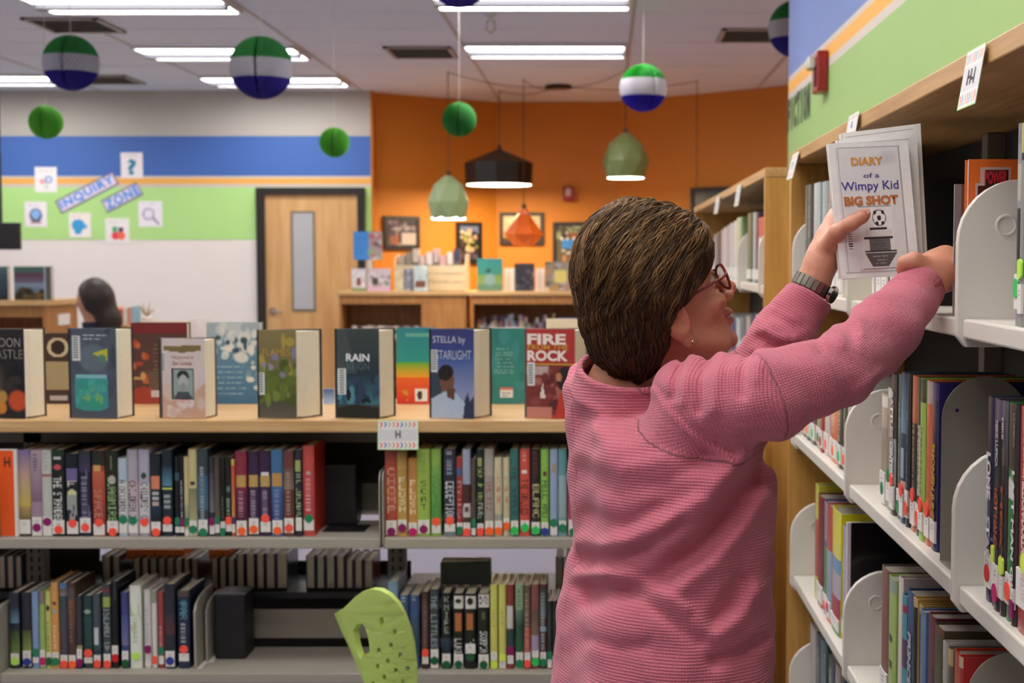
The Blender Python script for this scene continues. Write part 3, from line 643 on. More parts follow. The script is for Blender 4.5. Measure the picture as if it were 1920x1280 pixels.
shelf2_left = [
 (23, 47.6, 838, '#4a4038', [('g', 0, .3, '#7c6aa8', '#c09880'), ('g', .3, .65, '#c09880', '#c8b428'), ('g', .65, .9, '#b89848', '#20282c')], (971, 998), None, 'purple and mustard'),
 (48, 69, 838, '#a08498', [('g', 0, .6, '#b49cac', '#846478'), ('s', .05, .25, '#4c4050')], (966, 1004), ('p', 986), 'mauve'),
 (69, 88, 838, '#bcc0b4', [('b', .28, .31, '#a86060'), ('s', .03, .25, '#98a89c')], (966, 1004), ('p', 975), 'pale white'),
 (87, 112, 838, '#1c2624', [('b', 0, .07, '#1f3c28'), ('b', .08, .11, '#c0c0c0', .2, .8), ('e', .2, .03, .3, '#d84048'), ('t', 'THE STRANDED', .31, .83, '#d8d8d4')], (972, 998), ('c', 990), 'black with white title'),
 (114, 138, 845, '#16202a', [('b', .18, .34, '#6c5c98', .1, .9), ('v', 'F', .33, .41, '#d8d0c0'), ('e', .48, .05, .35, '#d0d088'), ('b', .5, .68, '#98a098', .1, .85), ('n', .66, .8, ['#343058', '#a0a0a0'])], (975, 998), ('c', 978), 'navy with pale moon picture'),
 (138, 161, 840, '#262438', [('g', 0, .25, '#34343c', '#3c3a60'), ('n', .25, .8, ['#505488', '#342c58', '#686c98']), ('s', .3, .78, '#8c90b0')], (968, 996), ('c', 986), 'dark violet'),
 (163, 187, 840, '#a83c24', [('b', 0, .18, '#2c3028'), ('b', .17, .26, '#d8a040', .15, .7), ('g', .24, .5, '#c85828', '#b04420'), ('g', .5, .86, '#b83c28', '#902c30'), ('t', 'SPACE', .45, .8, '#c87850')], (980, 1001), ('c', 977), 'orange red flame'),
 (189, 213, 840, '#20281c', [('t', 'QUAGMIRE', .3, .84, '#8cb468'), ('e', .34, .05, .32, '#b0b0a0'), ('b', .06, .22, '#9a9468', .42, .5)], (974, 996), ('c', 997), 'black with green title'),
 (213, 230, 854, '#a8bccc', [('b', .3, .8, '#cccccc'), ('t', 'A CHILDREN OF', .28, .8, '#303438')], (970, 997), ('g', 971), 'short pale blue series'),
 (230, 250, 838, '#a8a0b0', [('g', .35, .8, '#b8a0a8', '#c0b8c0'), ('t', 'CHILDREN OF', .36, .84, '#342c34')], (975, 997), ('g', 973), 'grey lavender series'),
 (251, 272, 838, '#a8a4bc', [('e', .3, .04, .25, '#28482c'), ('b', .38, .8, '#c8c4c8'), ('t', 'CHILDREN OF', .38, .84, '#28282c')], (977, 997), ('c', 976), 'lavender series with green tree'),
 (274, 294, 845, '#182430', [('b', .27, .43, '#dc7848', .05, .95), ('b', .46, .5, '#b0b4b4', .15, .85), ('b', .52, .56, '#b0b4b4', .15, .85), ('b', .58, .63, '#c0a8a0', .15, .85), ('g', .64, .78, '#1c3a58', '#182430')], (975, 992), ('c', 996), 'navy with orange square'),
 (295, 315, 838, '#1c2e38', [('g', .2, .42, '#22404c', '#4888a0'), ('b', .44, .46, '#c8dc3c'), ('b', .52, .56, '#909c9c', .2, .85), ('b', .58, .62, '#909c9c', .2, .85), ('b', .64, .68, '#909c9c', .2, .85)], (980, 994), ('c', 973), 'dark teal with yellow line'),
 (319, 329, 852, '#1c2026', [('b', .2, .3, '#345868')], (985, 996), ('g', 975), 'thin charcoal'),
 (329, 337, 852, '#1a1c26', [('s', .3, .8, '#b0b0b8')], (985, 996), ('p', 976), 'thin black lettered'),
 (337, 346, 852, '#c8bc80', [('g', .6, .85, '#b0b080', '#7c8868')], (990, 1003), ('g', 976), 'short cream'),
 (346, 362, 837, '#c4bc78', [('e', .39, .025, .3, '#283820'), ('g', .45, .85, '#7c8058', '#b0ac78')], (973, 1000), ('g', 990), 'tall cream with small tree'),
 (363, 383, 837, '#38464c', [('g', .3, .7, '#3a6080', '#486c80'), ('s', .2, .85, '#a0b4bc')], (971, 996), ('g', 997), 'slate blue'),
 (384, 395, 852, '#33343e', [('g', .2, .7, '#444058', '#6c707c')], (980, 999), ('p', 975), 'thin grey violet'),
 (395, 405, 852, '#4a4038', [('g', .1, .8, '#54463c', '#6c5c4c')], (980, 996), ('g', 972), 'thin brown'),
 (405, 415, 853, '#1e221e', [('s', .5, .8, '#60685c')], (975, 998), ('g', 996), 'thin black'),
 (415, 427, 853, '#1c2422', [('e', .4, .04, .35, '#507870'), ('s', .52, .75, '#8ca89c')], (976, 994), ('c', 973), 'black with teal emblem'),
 (427, 434, 856, '#cc5020', [('b', 0, .08, '#d8b838'), ('g', .1, .75, '#dc3c28', '#d89028'), ('b', .75, .84, '#3c3c70')], (980, 996), None, 'thin red with yellow top'),
]
shelf2_left += [
 (435, 457, 841, '#8c1c3c', [('b', .28, .42, '#c09838', .05, .92), ('g', .45, .82, '#6c1c40', '#581838'), ('s', .47, .8, '#c88aa0')], (973, 1001), ('o', 993), 'crimson with gold square'),
 (458, 479, 841, '#3c2448', [('b', .28, .42, '#c09c40', .05, .92), ('s', .46, .8, '#b098b8')], (969, 999), ('o', 990), 'dark purple with gold square'),
 (480, 502, 840, '#3a2044', [('b', .25, .3, '#d8d8d4', .2, .8), ('b', .29, .42, '#c09c48', .05, .92), ('s', .46, .8, '#b098b8')], (975, 995), ('c', 969), 'purple with gold square and white spot'),
 (503, 525, 838, '#2a6c9c', [('b', .27, .42, '#c88c30', .1, .95), ('g', .45, .85, '#2c64a0', '#2c3c78'), ('s', .46, .8, '#9090c0')], (972, 996), ('o', 992), 'blue with gold square'),
 (526, 546, 840, '#6c3834', [('g', .2, .45, '#6c5044', '#88705c'), ('s', .25, .8, '#a89478'), ('b', .75, .82, '#742028')], (968, 996), ('c', 987), 'maroon and tan'),
 (548, 561, 838, '#2c2e3c', [('b', .12, .25, '#9cac58', .05, .8), ('t', 'THE CONUNDRUM', .26, .82, '#a0c080', .2, .9)], (967, 992), None, 'charcoal with pale green title'),
 (562, 584, 831, '#c83830', [('g', .3, .8, '#cc3438', '#c02c38'), ('e', .3, .02, .2, '#a8a89c'), ('s', .36, .75, '#e0b8a8')], (971, 992), ('g', 969), 'tall red'),
]
grp = 'books on the upper shelf of the low bookcase, left half'
for i, (u0, u1, vt, base, L, lab, dot, look) in enumerate(shelf2_left):
    rowbook(u0, u1, vt, 1003, Z2, base, L, lab, dot, look, '%s right of orange divider, upper low shelf' % ORD[i], grp, 3.672, i)
# orange divider with H
Y = 3.668; x0, x1 = lx(-10, Y), lx(23, Y); h_ = (1005 - 838) * Y / F_PX
t = empty('shelf_divider', ((x0 + x1) / 2, Y, Z2), 'orange divider card with black H, left end of the upper shelf', 'divider')
M_div = mat('orange_card', '#ee5a14', .5)
bx('board', M_white, (x0, x1 - .0, Y, Y + .012, Z2 + .0006, Z2 + h_), t, .001)
bx('orange_face', M_div, (x0, x1 - .008, Y - .001, Y - .0001, Z2 + .003, Z2 + h_ - .003), t)
text('letter', 'H', .016, .026, frame((lx(6, Y) - (x0 + x1) / 2, -.0022, h_ - .034), (1, 0, 0), (0, 0, 1)), mat('black_ink', '#2a1a14', .6), t, bold=.001)
shelf2_right = [
 (718, 741, 843, '#b83c28', [('g', 0, .2, '#a83c34', '#c84828'), ('g', .2, .5, '#cc4428', '#d0542c'), ('g', .5, .8, '#cc5828', '#b83c20'), ('v', 'CHOMP', .2, .75, '#e0a888')], (976, 1003), ('p', 997), 'red with pale stacked letters'),
 (741, 760, 845, '#c89c30', [('g', 0, .2, '#a88038', '#d0a438'), ('v', 'FLUSH', .3, .72, '#ece0b0')], (974, 995), ('p', 990), 'golden yellow'),
 (761, 779, 857, '#d08c28', [('v', 'FLUSH', .28, .74, '#f0d8a0')], (980, 1003), ('m', 998), 'short amber'),
 (778, 803, 840, '#9cc038', [('s', .05, .3, '#84a838'), ('v', 'SCAT', .36, .72, '#3c4420', .3, .75)], (975, 1001), ('p', 993), 'lime with four dark letters'),
 (805, 824, 840, '#88b83c', [('g', .2, .8, '#78b040', '#58a040'), ('v', 'SQUIRM', .3, .78, '#3c9444')], (985, 1000), ('c', 978), 'bright green'),
 (829, 852, 840, '#2c3448', [('s', .02, .08, '#c0c0c8'), ('s', .12, .28, '#9aa0b0'), ('t', 'DECEPTION', .37, .8, '#d0d0d4', .2, .85), ('b', .93, 1, '#78848c')], (982, 997), ('c', 976), 'dark navy lettered'),
 (853, 865, 855, '#a82c28', [('b', .14, .24, '#505c8c'), ('t', 'MYTHS', .3, .78, '#c89090')], (980, 1000), ('g', 995), 'short dark red'),
 (865, 880, 840, '#98a4c0', [('b', .4, .65, '#502c28'), ('b', .62, .78, '#c8c0bc', .1, 1), ('b', .66, .72, '#704038', .3, .7), ('b', .78, .84, '#583c24')], (980, 995), ('c', 1001), 'sky blue and brown'),
 (881, 890, 858, '#5c4c48', [], (990, 1003), ('g', 980), 'thin brown'),
 (891, 905, 840, '#1e342c', [('b', .1, .2, '#a0a060', .1, .8), ('t', 'SON OF THE', .22, .6, '#a8b868'), ('t', 'MOVIE', .62, .8, '#c0c8b0')], (982, 1003), ('c', 1002), 'dark green with yellow letters'),
 (906, 924, 840, '#9c948c', [('g', 0, .3, '#989488', '#b0a49c'), ('t', 'THE KID', .36, .7, '#a04440', .2, .8)], (977, 1002), ('o', 996), 'stone grey with red title'),
 (925, 940, 856, '#ccc098', [('t', 'ON THE RUN', .25, .58, '#c06850', .3, .7), ('b', .72, .8, '#a09c94')], (977, 1000), ('o', 996), 'cream, left of a matching pair'),
 (941, 954, 856, '#ccc098', [('t', 'ON THE RUN', .25, .58, '#c06850', .3, .7)], (972, 992), ('o', 987), 'cream, right of a matching pair'),
 (955, 971, 840, '#2c7470', [('t', 'THE SUMMER', .2, .76, '#1c3c48')], (976, 1003), ('G', 995), 'deep teal'),
 (973, 992, 840, '#d84028', [('b', .24, .28, '#e0d0c8', .2, .75), ('s', .03, .15, '#e89888'), ('t', 'THE WOLVES', .34, .76, '#54201c')], (976, 992), ('G', 990), 'vermilion with dark title'),
 (994, 1012, 840, '#2c2826', [('s', .03, .35, '#6c3430'), ('t', 'BLANC', .4, .8, '#c0b478', .25, .9)], (979, 1001), ('G', 995), 'black with straw title'),
 (1013, 1028, 840, '#88c43c', [('e', .28, .03, .3, '#6c3c28'), ('t', 'HELL AND', .36, .78, '#30502c')], (979, 1000), ('b', 997), 'grass green'),
 (1030, 1045, 840, '#8ca4c8', [('b', .16, .27, '#a89070', .3, .8)], (984, 1003), ('g', 980), 'powder blue'),
 (1046, 1062, 840, '#6ca0a4', [('g', 0, .3, '#509498', '#5898a0'), ('g', .3, .78, '#8cb0b8', '#90a8ac')], (976, 995), ('g', 990), 'pale teal'),
 (1064, 1084, 861, '#b03c50', [('b', 0, .18, '#c0b8b0'), ('e', .07, .04, .3, '#402820'), ('b', .2, .26, '#7868a0')], (974, 1003), ('g', 999), 'crimson with white top'),
]
grp = 'books on the upper shelf of the low bookcase, right half'
for i, (u0, u1, vt, base, L, lab, dot, look) in enumerate(shelf2_right):
    rowbook(u0, u1, vt, 1006, Z2, base, L, lab, dot, look, '%s right of curved plate, upper low shelf' % ORD[i], grp, 3.672, 50 + i)
for i in range(9):
    c_ = ['#38506c', '#8c3c34', '#c8b890', '#3c6448', '#60485c', '#b8b4a8', '#2c2c30', '#98703c', '#46708c'][i]
    rowbook(1086 + i * 20, 1104 + i * 20, 845 + (i * 7) % 12, 1006, Z2, c_, [('s', .2, .7, '#c8c4b8')], (976, 1000), ('cgpogGbcp'[i], 990), ['slate blue', 'brick', 'cream', 'forest green', 'dull violet', 'pale stone', 'near black', 'mustard brown', 'steel blue'][i], '%s right of the crimson one, behind the woman' % ORD[i], grp, 3.672, 80 + i)
shelf3_left = [
 (1, 19, 1116, '#28303c', [('g', .2, .4, '#2c3c4c', '#5888a0'), ('g', .5, .8, '#385028', '#6c8c38')], (1237, 1258), ('l', 1252), 'navy and leaf green'),
 (23, 41, 1116, '#2c2c34', [('g', .5, .8, '#4c5830', '#8ca040')], (1232, 1262), ('b', 1254), 'charcoal and leaf green'),
 (43, 56, 1114, '#7898c8', [('b', .45, .46, '#b09080')], (1245, 1255), ('g', 1235), 'cornflower blue'),
 (57, 68, 1114, '#98bc50', [('b', 0, .16, '#887870')], (1230, 1262), ('m', 1252), 'narrow green with photo top'),
 (69, 80, 1113, '#c8cc5c', [('e', .22, .04, .3, '#2c2c1c'), ('s', .4, .8, '#5c6430')], (1236, 1250), ('k', 1252), 'yellow green'),
 (81, 95, 1096, '#dc9830', [('e', .24, .02, .3, '#7c3c28'), ('e', .33, .025, .3, '#88b0a8'), ('s', .5, .8, '#e8c8a0')], (1234, 1250), ('g', 1252), 'tall amber'),
 (96, 111, 1097, '#3c4454', [('b', 0, .07, '#4c7cb0'), ('g', .07, .15, '#6c5848', '#888088'), ('g', .15, .8, '#38505c', '#504454')], (1240, 1258), ('c', 1261), 'slate with blue top'),
 (112, 127, 1097, '#54382c', [('b', .06, .2, '#5c5050'), ('g', .2, .5, '#7c4c2c', '#604030'), ('s', .2, .7, '#8c6848')], (1240, 1258), ('o', 1261), 'tall chocolate brown'),
 (128, 139, 1121, '#3c3a44', [('b', .68, .76, '#a09c58')], (1228, 1258), ('p', 1254), 'narrow dusky grey'),
 (140, 158, 1122, '#1c4440', [('e', .22, .03, .4, '#88a898'), ('g', .3, .8, '#20504c', '#1c4038')], (1245, 1256), ('c', 1237), 'bottle green'),
 (160, 174, 1118, '#44505c', [('b', .45, .68, '#c0c8c8', .1, .7), ('g', .68, .8, '#385c68', '#203038')], (1240, 1262), ('c', 1257), 'slate with white block'),
 (178, 193, 1100, '#3c4c4c', [('b', .05, .1, '#7c2c40'), ('b', .15, .27, '#9cb040'), ('t', 'ISLAND OF', .28, .8, '#a8a8ac')], (1238, 1254), ('c', 1259), 'grey with green block'),
 (194, 207, 1094, '#14181a', [('b', 0, .22, '#485054', .5, .65)], (1222, 1250), ('r', 1246), 'black with red dot'),
 (213, 227, 1115, '#384080', [('g', .3, .7, '#3c4c94', '#6c70a0')], (1232, 1256), ('k', 1256), 'royal blue'),
 (230, 252, 1102, '#e0e4d4', [('n', .3, .6, ['#b8d098', '#a8c890', '#d8c0a8']), ('s', .35, .7, '#a8c898')], None, ('l', 1242), 'wide white with green letters'),
 (257, 270, 1110, '#d0ccc8', [('s', .2, .7, '#a8a4a8')], (1252, 1262), ('p', 1229), 'narrow white'),
 (271, 281, 1112, '#d8d4c8', [('b', 0, .16, '#90a088')], (1255, 1262), ('c', 1250), 'ivory with sage top'),
 (283, 294, 1115, '#a83838', [('s', .45, .8, '#d89898')], (1242, 1258), ('g', 1232), 'brick red'),
 (296, 316, 1099, '#28303a', [('g', .35, .6, '#383440', '#5c3038')], (1232, 1262), ('b', 1251), 'tall blue black'),
 (321, 343, 1112, '#1e2a48', [('b', 0, .08, '#5c4840'), ('b', .12, .3, '#2c6c74', .3, .75), ('t', 'FAR', .15, .38, '#5090a0'), ('s', .42, .68, '#b0b8b8')], (1237, 1252), ('c', 1229), 'navy with teal letters'),
]
grp = 'books on the lower shelf of the low bookcase, left half'
for i, (u0, u1, vt, base, L, lab, dot, look) in enumerate(shelf3_left):
    rowbook(u0, u1, vt + 4, 1266, Z3, base, L, lab, dot, look, '%s from the left edge, lower low shelf' % ORD[i], grp, 3.69, 100 + i)
shelf3_right = [
 (722, 741, 1090, '#6c94b0', [], None, None, 'pale blue, half behind the green chair'),
 (743, 761, 1117, '#2c4c80', [('s', .02, .1, '#a0b0c8')], None, None, 'left one of two dark blue'),
 (762, 781, 1117, '#2c4c80', [('s', .02, .1, '#a0b0c8'), ('g', .3, .8, '#284c74', '#28484c')], None, None, 'right one of two dark blue'),
 (785, 799, 1110, '#4c2c28', [('g', .2, .8, '#5c3444', '#542c28'), ('s', .1, .8, '#8c6c60')], (1238, 1252), ('c', 1231), 'dark chocolate'),
 (801, 818, 1105, '#38404c', [('t', 'THE LITTLEST', .08, .8, '#98a4b0')], (1224, 1262), ('k', 1246), 'steel grey lettered'),
 (823, 841, 1113, '#14181c', [('v', 'KNIFE', .04, .55, '#a0a4a8', .3, .8), ('g', .6, .8, '#1c3c5c', '#14202c')], (1233, 1256), ('k', 1256), 'black with stacked letters'),
 (845, 865, 1114, '#161614', [('b', .03, .2, '#d4d0cc', .05, .97), ('e', .1, .03, .3, '#181818'), ('b', .26, .5, '#b86020', .2, .8), ('t', 'LUKE', .6, .82, '#c8c8c4')], (1234, 1262), ('k', 1258), 'black with orange bar, left of two'),
 (867, 889, 1114, '#161614', [('b', .03, .2, '#d4d0cc', .05, .97), ('e', .1, .05, .25, '#181818'), ('b', .26, .48, '#b86020', .2, .75), ('t', 'THE', .6, .7, '#c8c8c4')], (1214, 1232), ('k', 1239), 'black with orange bar, right of two'),
 (892, 914, 1114, '#161614', [('b', .01, .18, '#d8d0d0', .05, .97), ('t', 'SC', .03, .16, '#302830'), ('b', .24, .34, '#605438', .3, .7), ('t', 'SCORPIA', .5, .78, '#d0d0d0')], (1234, 1262), ('k', 1258), 'black with slanted white title'),
 (916, 930, 1097, '#d4d04c', [('s', .3, .5, '#b0a840')], (1230, 1245), ('y', 1256), 'lemon yellow, left of a pair'),
 (932, 946, 1097, '#d4d04c', [('s', .3, .5, '#b0a840')], (1247, 1262), ('y', 1240), 'lemon yellow, right of a pair'),
 (947, 961, 1097, '#94302c', [('b', .25, .52, '#c8c4bc', .05, .9), ('b', .53, .75, '#2c4c48')], (1236, 1252), ('p', 1226), 'red, white and teal'),
 (964, 979, 1096, '#8cac84', [('g', .3, .5, '#5c8468', '#2c5048'), ('g', .5, .8, '#245044', '#2c6438'), ('s', .05, .3, '#406848')], (1230, 1256), ('g', 1251), 'mint to dark green'),
 (980, 993, 1098, '#6c5044', [('b', .5, .8, '#bc4028'), ('s', .1, .8, '#b09480')], (1230, 1248), ('c', 1252), 'brown with orange foot'),
 (994, 1009, 1096, '#8c4848', [('g', .3, .6, '#6c5044', '#886858'), ('g', .6, .8, '#a08cac', '#a894b4')], (1227, 1240), ('G', 1248), 'dusty red and lilac'),
 (1010, 1023, 1097, '#602c3c', [('g', .05, .4, '#3c4c48', '#586878'), ('b', .5, .56, '#88a0c0'), ('s', .1, .8, '#a0a8a8')], (1230, 1254), ('g', 1250), 'plum with blue band'),
 (1024, 1034, 1128, '#2c3430', [('s', .2, .6, '#505c54')], (1242, 1260), ('g', 1236), 'short dark grey, first of four'),
 (1034, 1043, 1128, '#282a26', [('s', .2, .8, '#484c44')], (1238, 1250), ('m', 1256), 'short dark grey, second of four'),
 (1043, 1052, 1128, '#2a2826', [('s', .2, .6, '#484440')], (1228, 1258), ('c', 1245), 'short dark grey, third of four'),
 (1053, 1062, 1128, '#2c322c', [('s', .2, .8, '#50544c')], (1232, 1260), ('k', 1255), 'short dark grey, fourth of four'),
 (1064, 1082, 1118, '#c8d0c4', [], (1232, 1260), ('c', 1250), 'pale mint'),
]
grp = 'books on the lower shelf of the low bookcase, right half'
for i, (u0, u1, vt, base, L, lab, dot, look) in enumerate(shelf3_right):
    rowbook(u0, u1, vt + 3, 1262, Z3, base, L, lab, dot, look, '%s right of the post, lower low shelf' % ORD[i], grp, 3.685, 140 + i)
# black book laid on top of the row
Y = 3.76; a, b = P(826, 1096, Y), P(919, 1052, Y)
t = empty('black_album', ((a.x + b.x) / 2, Y, a.z), 'black book with cream pages propped on top of the lower row', 'book')
MB().hexa([(a.x, Y, a.z), (b.x, Y, a.z), (b.x, Y + .05, a.z), (a.x, Y + .05, a.z), (a.x, Y, b.z - .004), (b.x, Y, b.z), (b.x, Y + .05, b.z), (a.x, Y + .05, b.z - .004)]).build('cover', M_black, t)
MB().box(a.x + .004, b.x - .004, Y + .006, Y + .044, b.z - .003, b.z + .0015).build('page_block', M_pages, t)
# bookends --------------------------------------------------------
def black_box(u0, u1, vt, vb, Zs, Y, dpt, label, foot=True):
    x0, x1 = lx(u0, Y), lx(u1, Y); h = (vb - vt) * Y / F_PX
    t = empty('bookend', ((x0 + x1) / 2, Y, Zs), label, 'bookend', 'black bookends on the low bookcase')
    bx('block', M_black, (x0, x1, Y, Y + dpt, Zs + .001, Zs + h), t, .004)
    if foot: bx('foot_plate', M_black, (x0 + .03, x1 + .04, Y - .10, Y - .001, Zs + .0005, Zs + .002), t)
black_box(592, 664, 868, 982, Z2, 3.835, .08, 'black box bookend ending the upper left row')
black_box(392, 450, 1115, 1240, Z3, 3.78, .10, 'black box bookend on the lower shelf beside grey plates', False)
def plate_end(u, v0, v1, Zs, Y0, Y1, label, grp_):
    x = lx(u, Y0); h = (v1 - v0) * Y0 / F_PX
    t = empty('bookend', (x, Y0, Zs), label, 'bookend', grp_)
    pr = [(0, .003), (0, h * .8)] + [(.0 + .1 * (1 - math.cos(a)), h * .8 + h * .2 * math.sin(a)) for a in (.5, 1.0, 1.57)] + [(Y1 - Y0, h), (Y1 - Y0, .003)]
    MB().prism([(x, Y0 + a, Zs + b) for a, b in pr], (.006, 0, 0)).build('upright_plate', M_metalw, t, fix=True, bevel=.001)
    MB().box(x + .007, x + .02, Y0, Y0 + .13, Zs + .0004, Zs + .0022).build('foot_plate', M_metal, t)
plate_end(352, 1125, 1262, Z3, 3.69, 3.86, 'tall grey steel bookend against the lower left row', 'grey bookends on the low bookcase')
plate_end(374, 1120, 1240, Z3, 3.75, 3.88, 'grey steel bookend beside the black box, lower shelf', 'grey bookends on the low bookcase')
# rear row: books whose page edges face us
grp = 'books on the far side of the low bookcase'
g = np.random.default_rng(11)
def rear_row(ulist, vt, vb, Y, zs):
    global rr_i
    for (u0, u1) in ulist:
        x0, x1 = lx(u0, Y), lx(u1, Y); sc = Y / F_PX; h = (vb - vt(u0) - 13) * sc
        cv = canvas(4, 4, '#443c34'); c_ = ['#5c5048', '#3c3c44', '#6c3430', '#40483c', '#7c7468', '#34404c'][int(g.integers(6))]
        o = book((x1 - .001, Y + .15, zs + .001), math.pi, x1 - x0 - .002, h, .145, cv, c_, 'book with page edges showing, %s from left in the shadowed far row' % ORD[rr_i], grp)
        rr_i += 1
rr_i = 0
zr = ZR
bx('rear_panel', M_back, (UX[0], lx(176, 4.2), LY1 - .012, LY1 - .002, P(300, 1050, LY1).z + .001, Z2 + .004), low)  # more of the added dark panel, closing off the bright gap at left
rear_row([(178, 196), (198, 214), (237, 252), (253, 268), (269, 284), (285, 300), (301, 316), (317, 332), (333, 346), (348, 362)], lambda u: 1045 if u > 230 else 1040, 1118, 3.985, zr)
rear_row([(386, 400), (401, 416), (417, 432), (434, 450), (452, 470), (472, 488), (490, 508), (510, 532)], lambda u: 1045 if u < 430 else 1036, 1118, 3.985, zr)
rear_row([(566, 584), (586, 602), (604, 622), (624, 640), (642, 656), (658, 674), (676, 694)], lambda u: 1040 if u < 630 else 1048, 1118, 3.985, zr)
rear_row([(-20, -4), (-3, 12), (13, 27)], lambda u: 1040, 1118, 3.985, zr)
rear_row([(1040, 1056), (1058, 1078), (1080, 1098)], lambda u: 1042, 1118, 3.985, zr)
for i, (u0, u1) in enumerate(((256, 308), (310, 360), (408, 446))):
    a, b = P(u0, 1039, 4.12), P(u1, 1022, 4.12)
    t = empty('orange_folder', (a.x, 4.12, a.z), ['left', 'middle', 'right'][i] + ' one of three orange folders lying on the shadowed far row', 'folder', 'orange folders on the far row')
    bx('folder_board', mat('orange_board', '#f08020', .5), (a.x, b.x, 4.03, 4.185, a.z + .004, b.z + .006), t)
    bx('folder_sheets', M_pages, (a.x + .003, b.x - .003, 4.045, 4.145, a.z + .0005, a.z + .0038), t)
# label card with H hanging from the top board
def card(o, ux, uy, letter, label, grp_='shelf label cards', second=None):
    t = empty('label_card', o, label, 'card', grp_)
    cv = canvas(44, 60, '#ece8e4'); g2 = ['#e0605c', '#5c74c0', '#8cc090', '#e08a70']
    for row in (0, 1):
        y0 = .06 if row == 0 else .76
        for k in range(9):
            c_ = g2[k % 4]; x = .05 + k * .1
            p_poly(cv, [(x, y0), (x + .04, y0), (x + .08, y0 + .08), (x + .04, y0 + .18), (x, y0 + .18), (x + .04, y0 + .08)], c_)
    p_rect(cv, 0, .03, 0, 1, '#a8dc90'); p_rect(cv, .97, 1, 0, 1, '#a8dc90'); p_rect(cv, 0, 1, 0, .02, '#a8dc90'); p_rect(cv, 0, 1, .98, 1, '#a8dc90')
    p_rect(cv, .3, .7, .03, .97, '#d8d6da')
    grid_sheet(cv, (0, 0, 0), ux, uy, .0008, 'card_sheet', PRINT, t)
    ux, uy = Vector(ux), Vector(uy); n = ux.cross(uy).normalized()
    text('letter', letter, ux.length * .13 * len(letter), uy.length * .26, frame(ux * .5 + uy * .52 + n * .0006, ux, uy), mat('grey_black_ink', '#34343c', .6), t, bold=.002)
    return t
a = P(708, 843, 3.635); b = P(785, 787, 3.643)
card(a, (b.x - a.x, 0, 0), (0, .004, b.z - a.z), 'H', 'patterned card lettered H hanging from the low oak top')
# ================================================================ DISPLAY BOOKS ON THE LOW BOOKCASE
def display_book(u0, u1, up, ub, vt, vb, paint, label, group, back='#2c2c30', spine=None, yf=3.67, titles=(), zs=None, side=''):
    zs = ZT if zs is None else zs
    xs, xf = lx(u0, yf + .03), lx(u1, yf); h = (vb - vt) * yf / F_PX
    xb = lx(ub, yf + .075); S = Vector((xs, yf + .025, 0)); F1 = Vector((xf, yf, 0)); F2 = Vector((xb, yf + .075, 0))
    t = empty('displayed_book', (xs, yf + .02, zs + .0008), label, 'book', group)
    S0 = Vector((0, .005, 0)); f1 = F1 - Vector((xs, yf + .02, 0)); f2 = F2 - Vector((xs, yf + .02, 0))
    d1 = (f1 - S0); cv = canvas(72, 48, '#404040'); paint(cv); cv = np.clip(cv * 1.1, 0, .95)
    fc = grid_sheet(cv, S0, d1, (0, 0, h), .0028, 'front_cover', GLOSS, t)
    n = Vector((f2.y - S0.y, -(f2.x - S0.x), 0)).normalized()
    bc = MB().prism([S0, f2, f2 - n * -.0028 , S0 - n * -.0028], (0, 0, h)).build('back_cover', mat('cover_' + back[1:], back, .4), t, local=True, fix=True)
    e1 = S0 + d1 * .97; e2 = S0 + (f2 - S0) * .975; m = d1.normalized()
    q = Vector((0, .004, 0))
    arc = [S0 + Vector((.004, .003, 0)), e1 + q]
    mid = (e1 + e2) / 2 + Vector((.004, 0, 0)); arc += [mid + (e1 - e2) * .22, mid, mid - (e1 - e2) * .22, e2 - Vector((0, .001, 0))]
    MB().prism([p + Vector((0, 0, .004)) for p in arc], (0, 0, h - .008)).build('page_block', M_pages, t, local=True, fix=True)
    if spine: MB().prism([S0 + Vector((-.004, .0, 0)), S0 + Vector((0, -.001, 0)), S0 + Vector((0, .026, 0)), S0 + Vector((-.004, .024, 0))], (0, 0, h)).build('spine', mat('cover_' + spine[1:], spine, .4), t, local=True, fix=True)
    nn = d1.cross(Vector((0, 0, 1))).normalized()
    for (s, x, y, w, hh, c, kw) in titles:      # fractions: centre x, centre y from top, width, height
        text('title', s, d1.length * w, h * hh, frame(S0 + d1 * x + Vector((0, 0, h * (1 - y))) + nn * .0008, d1, (0, 0, 1)), mat('title_ink_' + c[1:], c, .5), t, **kw)
    return t
GD = 'books displayed on the low bookcase, front row'
def barcode(a, x0, x1, y0, y1):
    p_rect(a, y0, y1, x0, x1, '#c8ccc8'); h, w, _ = a.shape
    for k, y in enumerate(range(int((y0 + .015) * h), int((y1 - .015) * h))):
        if k % 2: a[y, int((x0 + (x1 - x0) * .25) * w):int((x1 - (x1 - x0) * .25) * w) + 1] = lin('#50545c')
def pA(a):
    a[:] = lin('#262428'); p_noise(a, .3, .7, 0, 1, ['#1c1c20', '#34302c'], 12, .1, 1)
    p_ell(a, .62, .45, .16, .07, '#484038'); p_ell(a, .76, .52, .08, .12, '#b08a48', .5); p_ell(a, .8, .84, .13, .22, '#c0502c', .5); p_ell(a, .88, .5, .08, .12, '#c08030', .5); p_ell(a, .86, .2, .1, .16, '#9c3c20', .5)
display_book(-45, 43, 77, 83, 614, 783, pA, 'dark displayed book with orange pumpkins, cut by the left edge', GD, '#4c3430',
   titles=[('MOON', .62, .15, .6, .1, '#a09c90', dict(bold=-.001)), ('CASTLE', .62, .28, .7, .1, '#8c887c', dict(bold=-.001))])
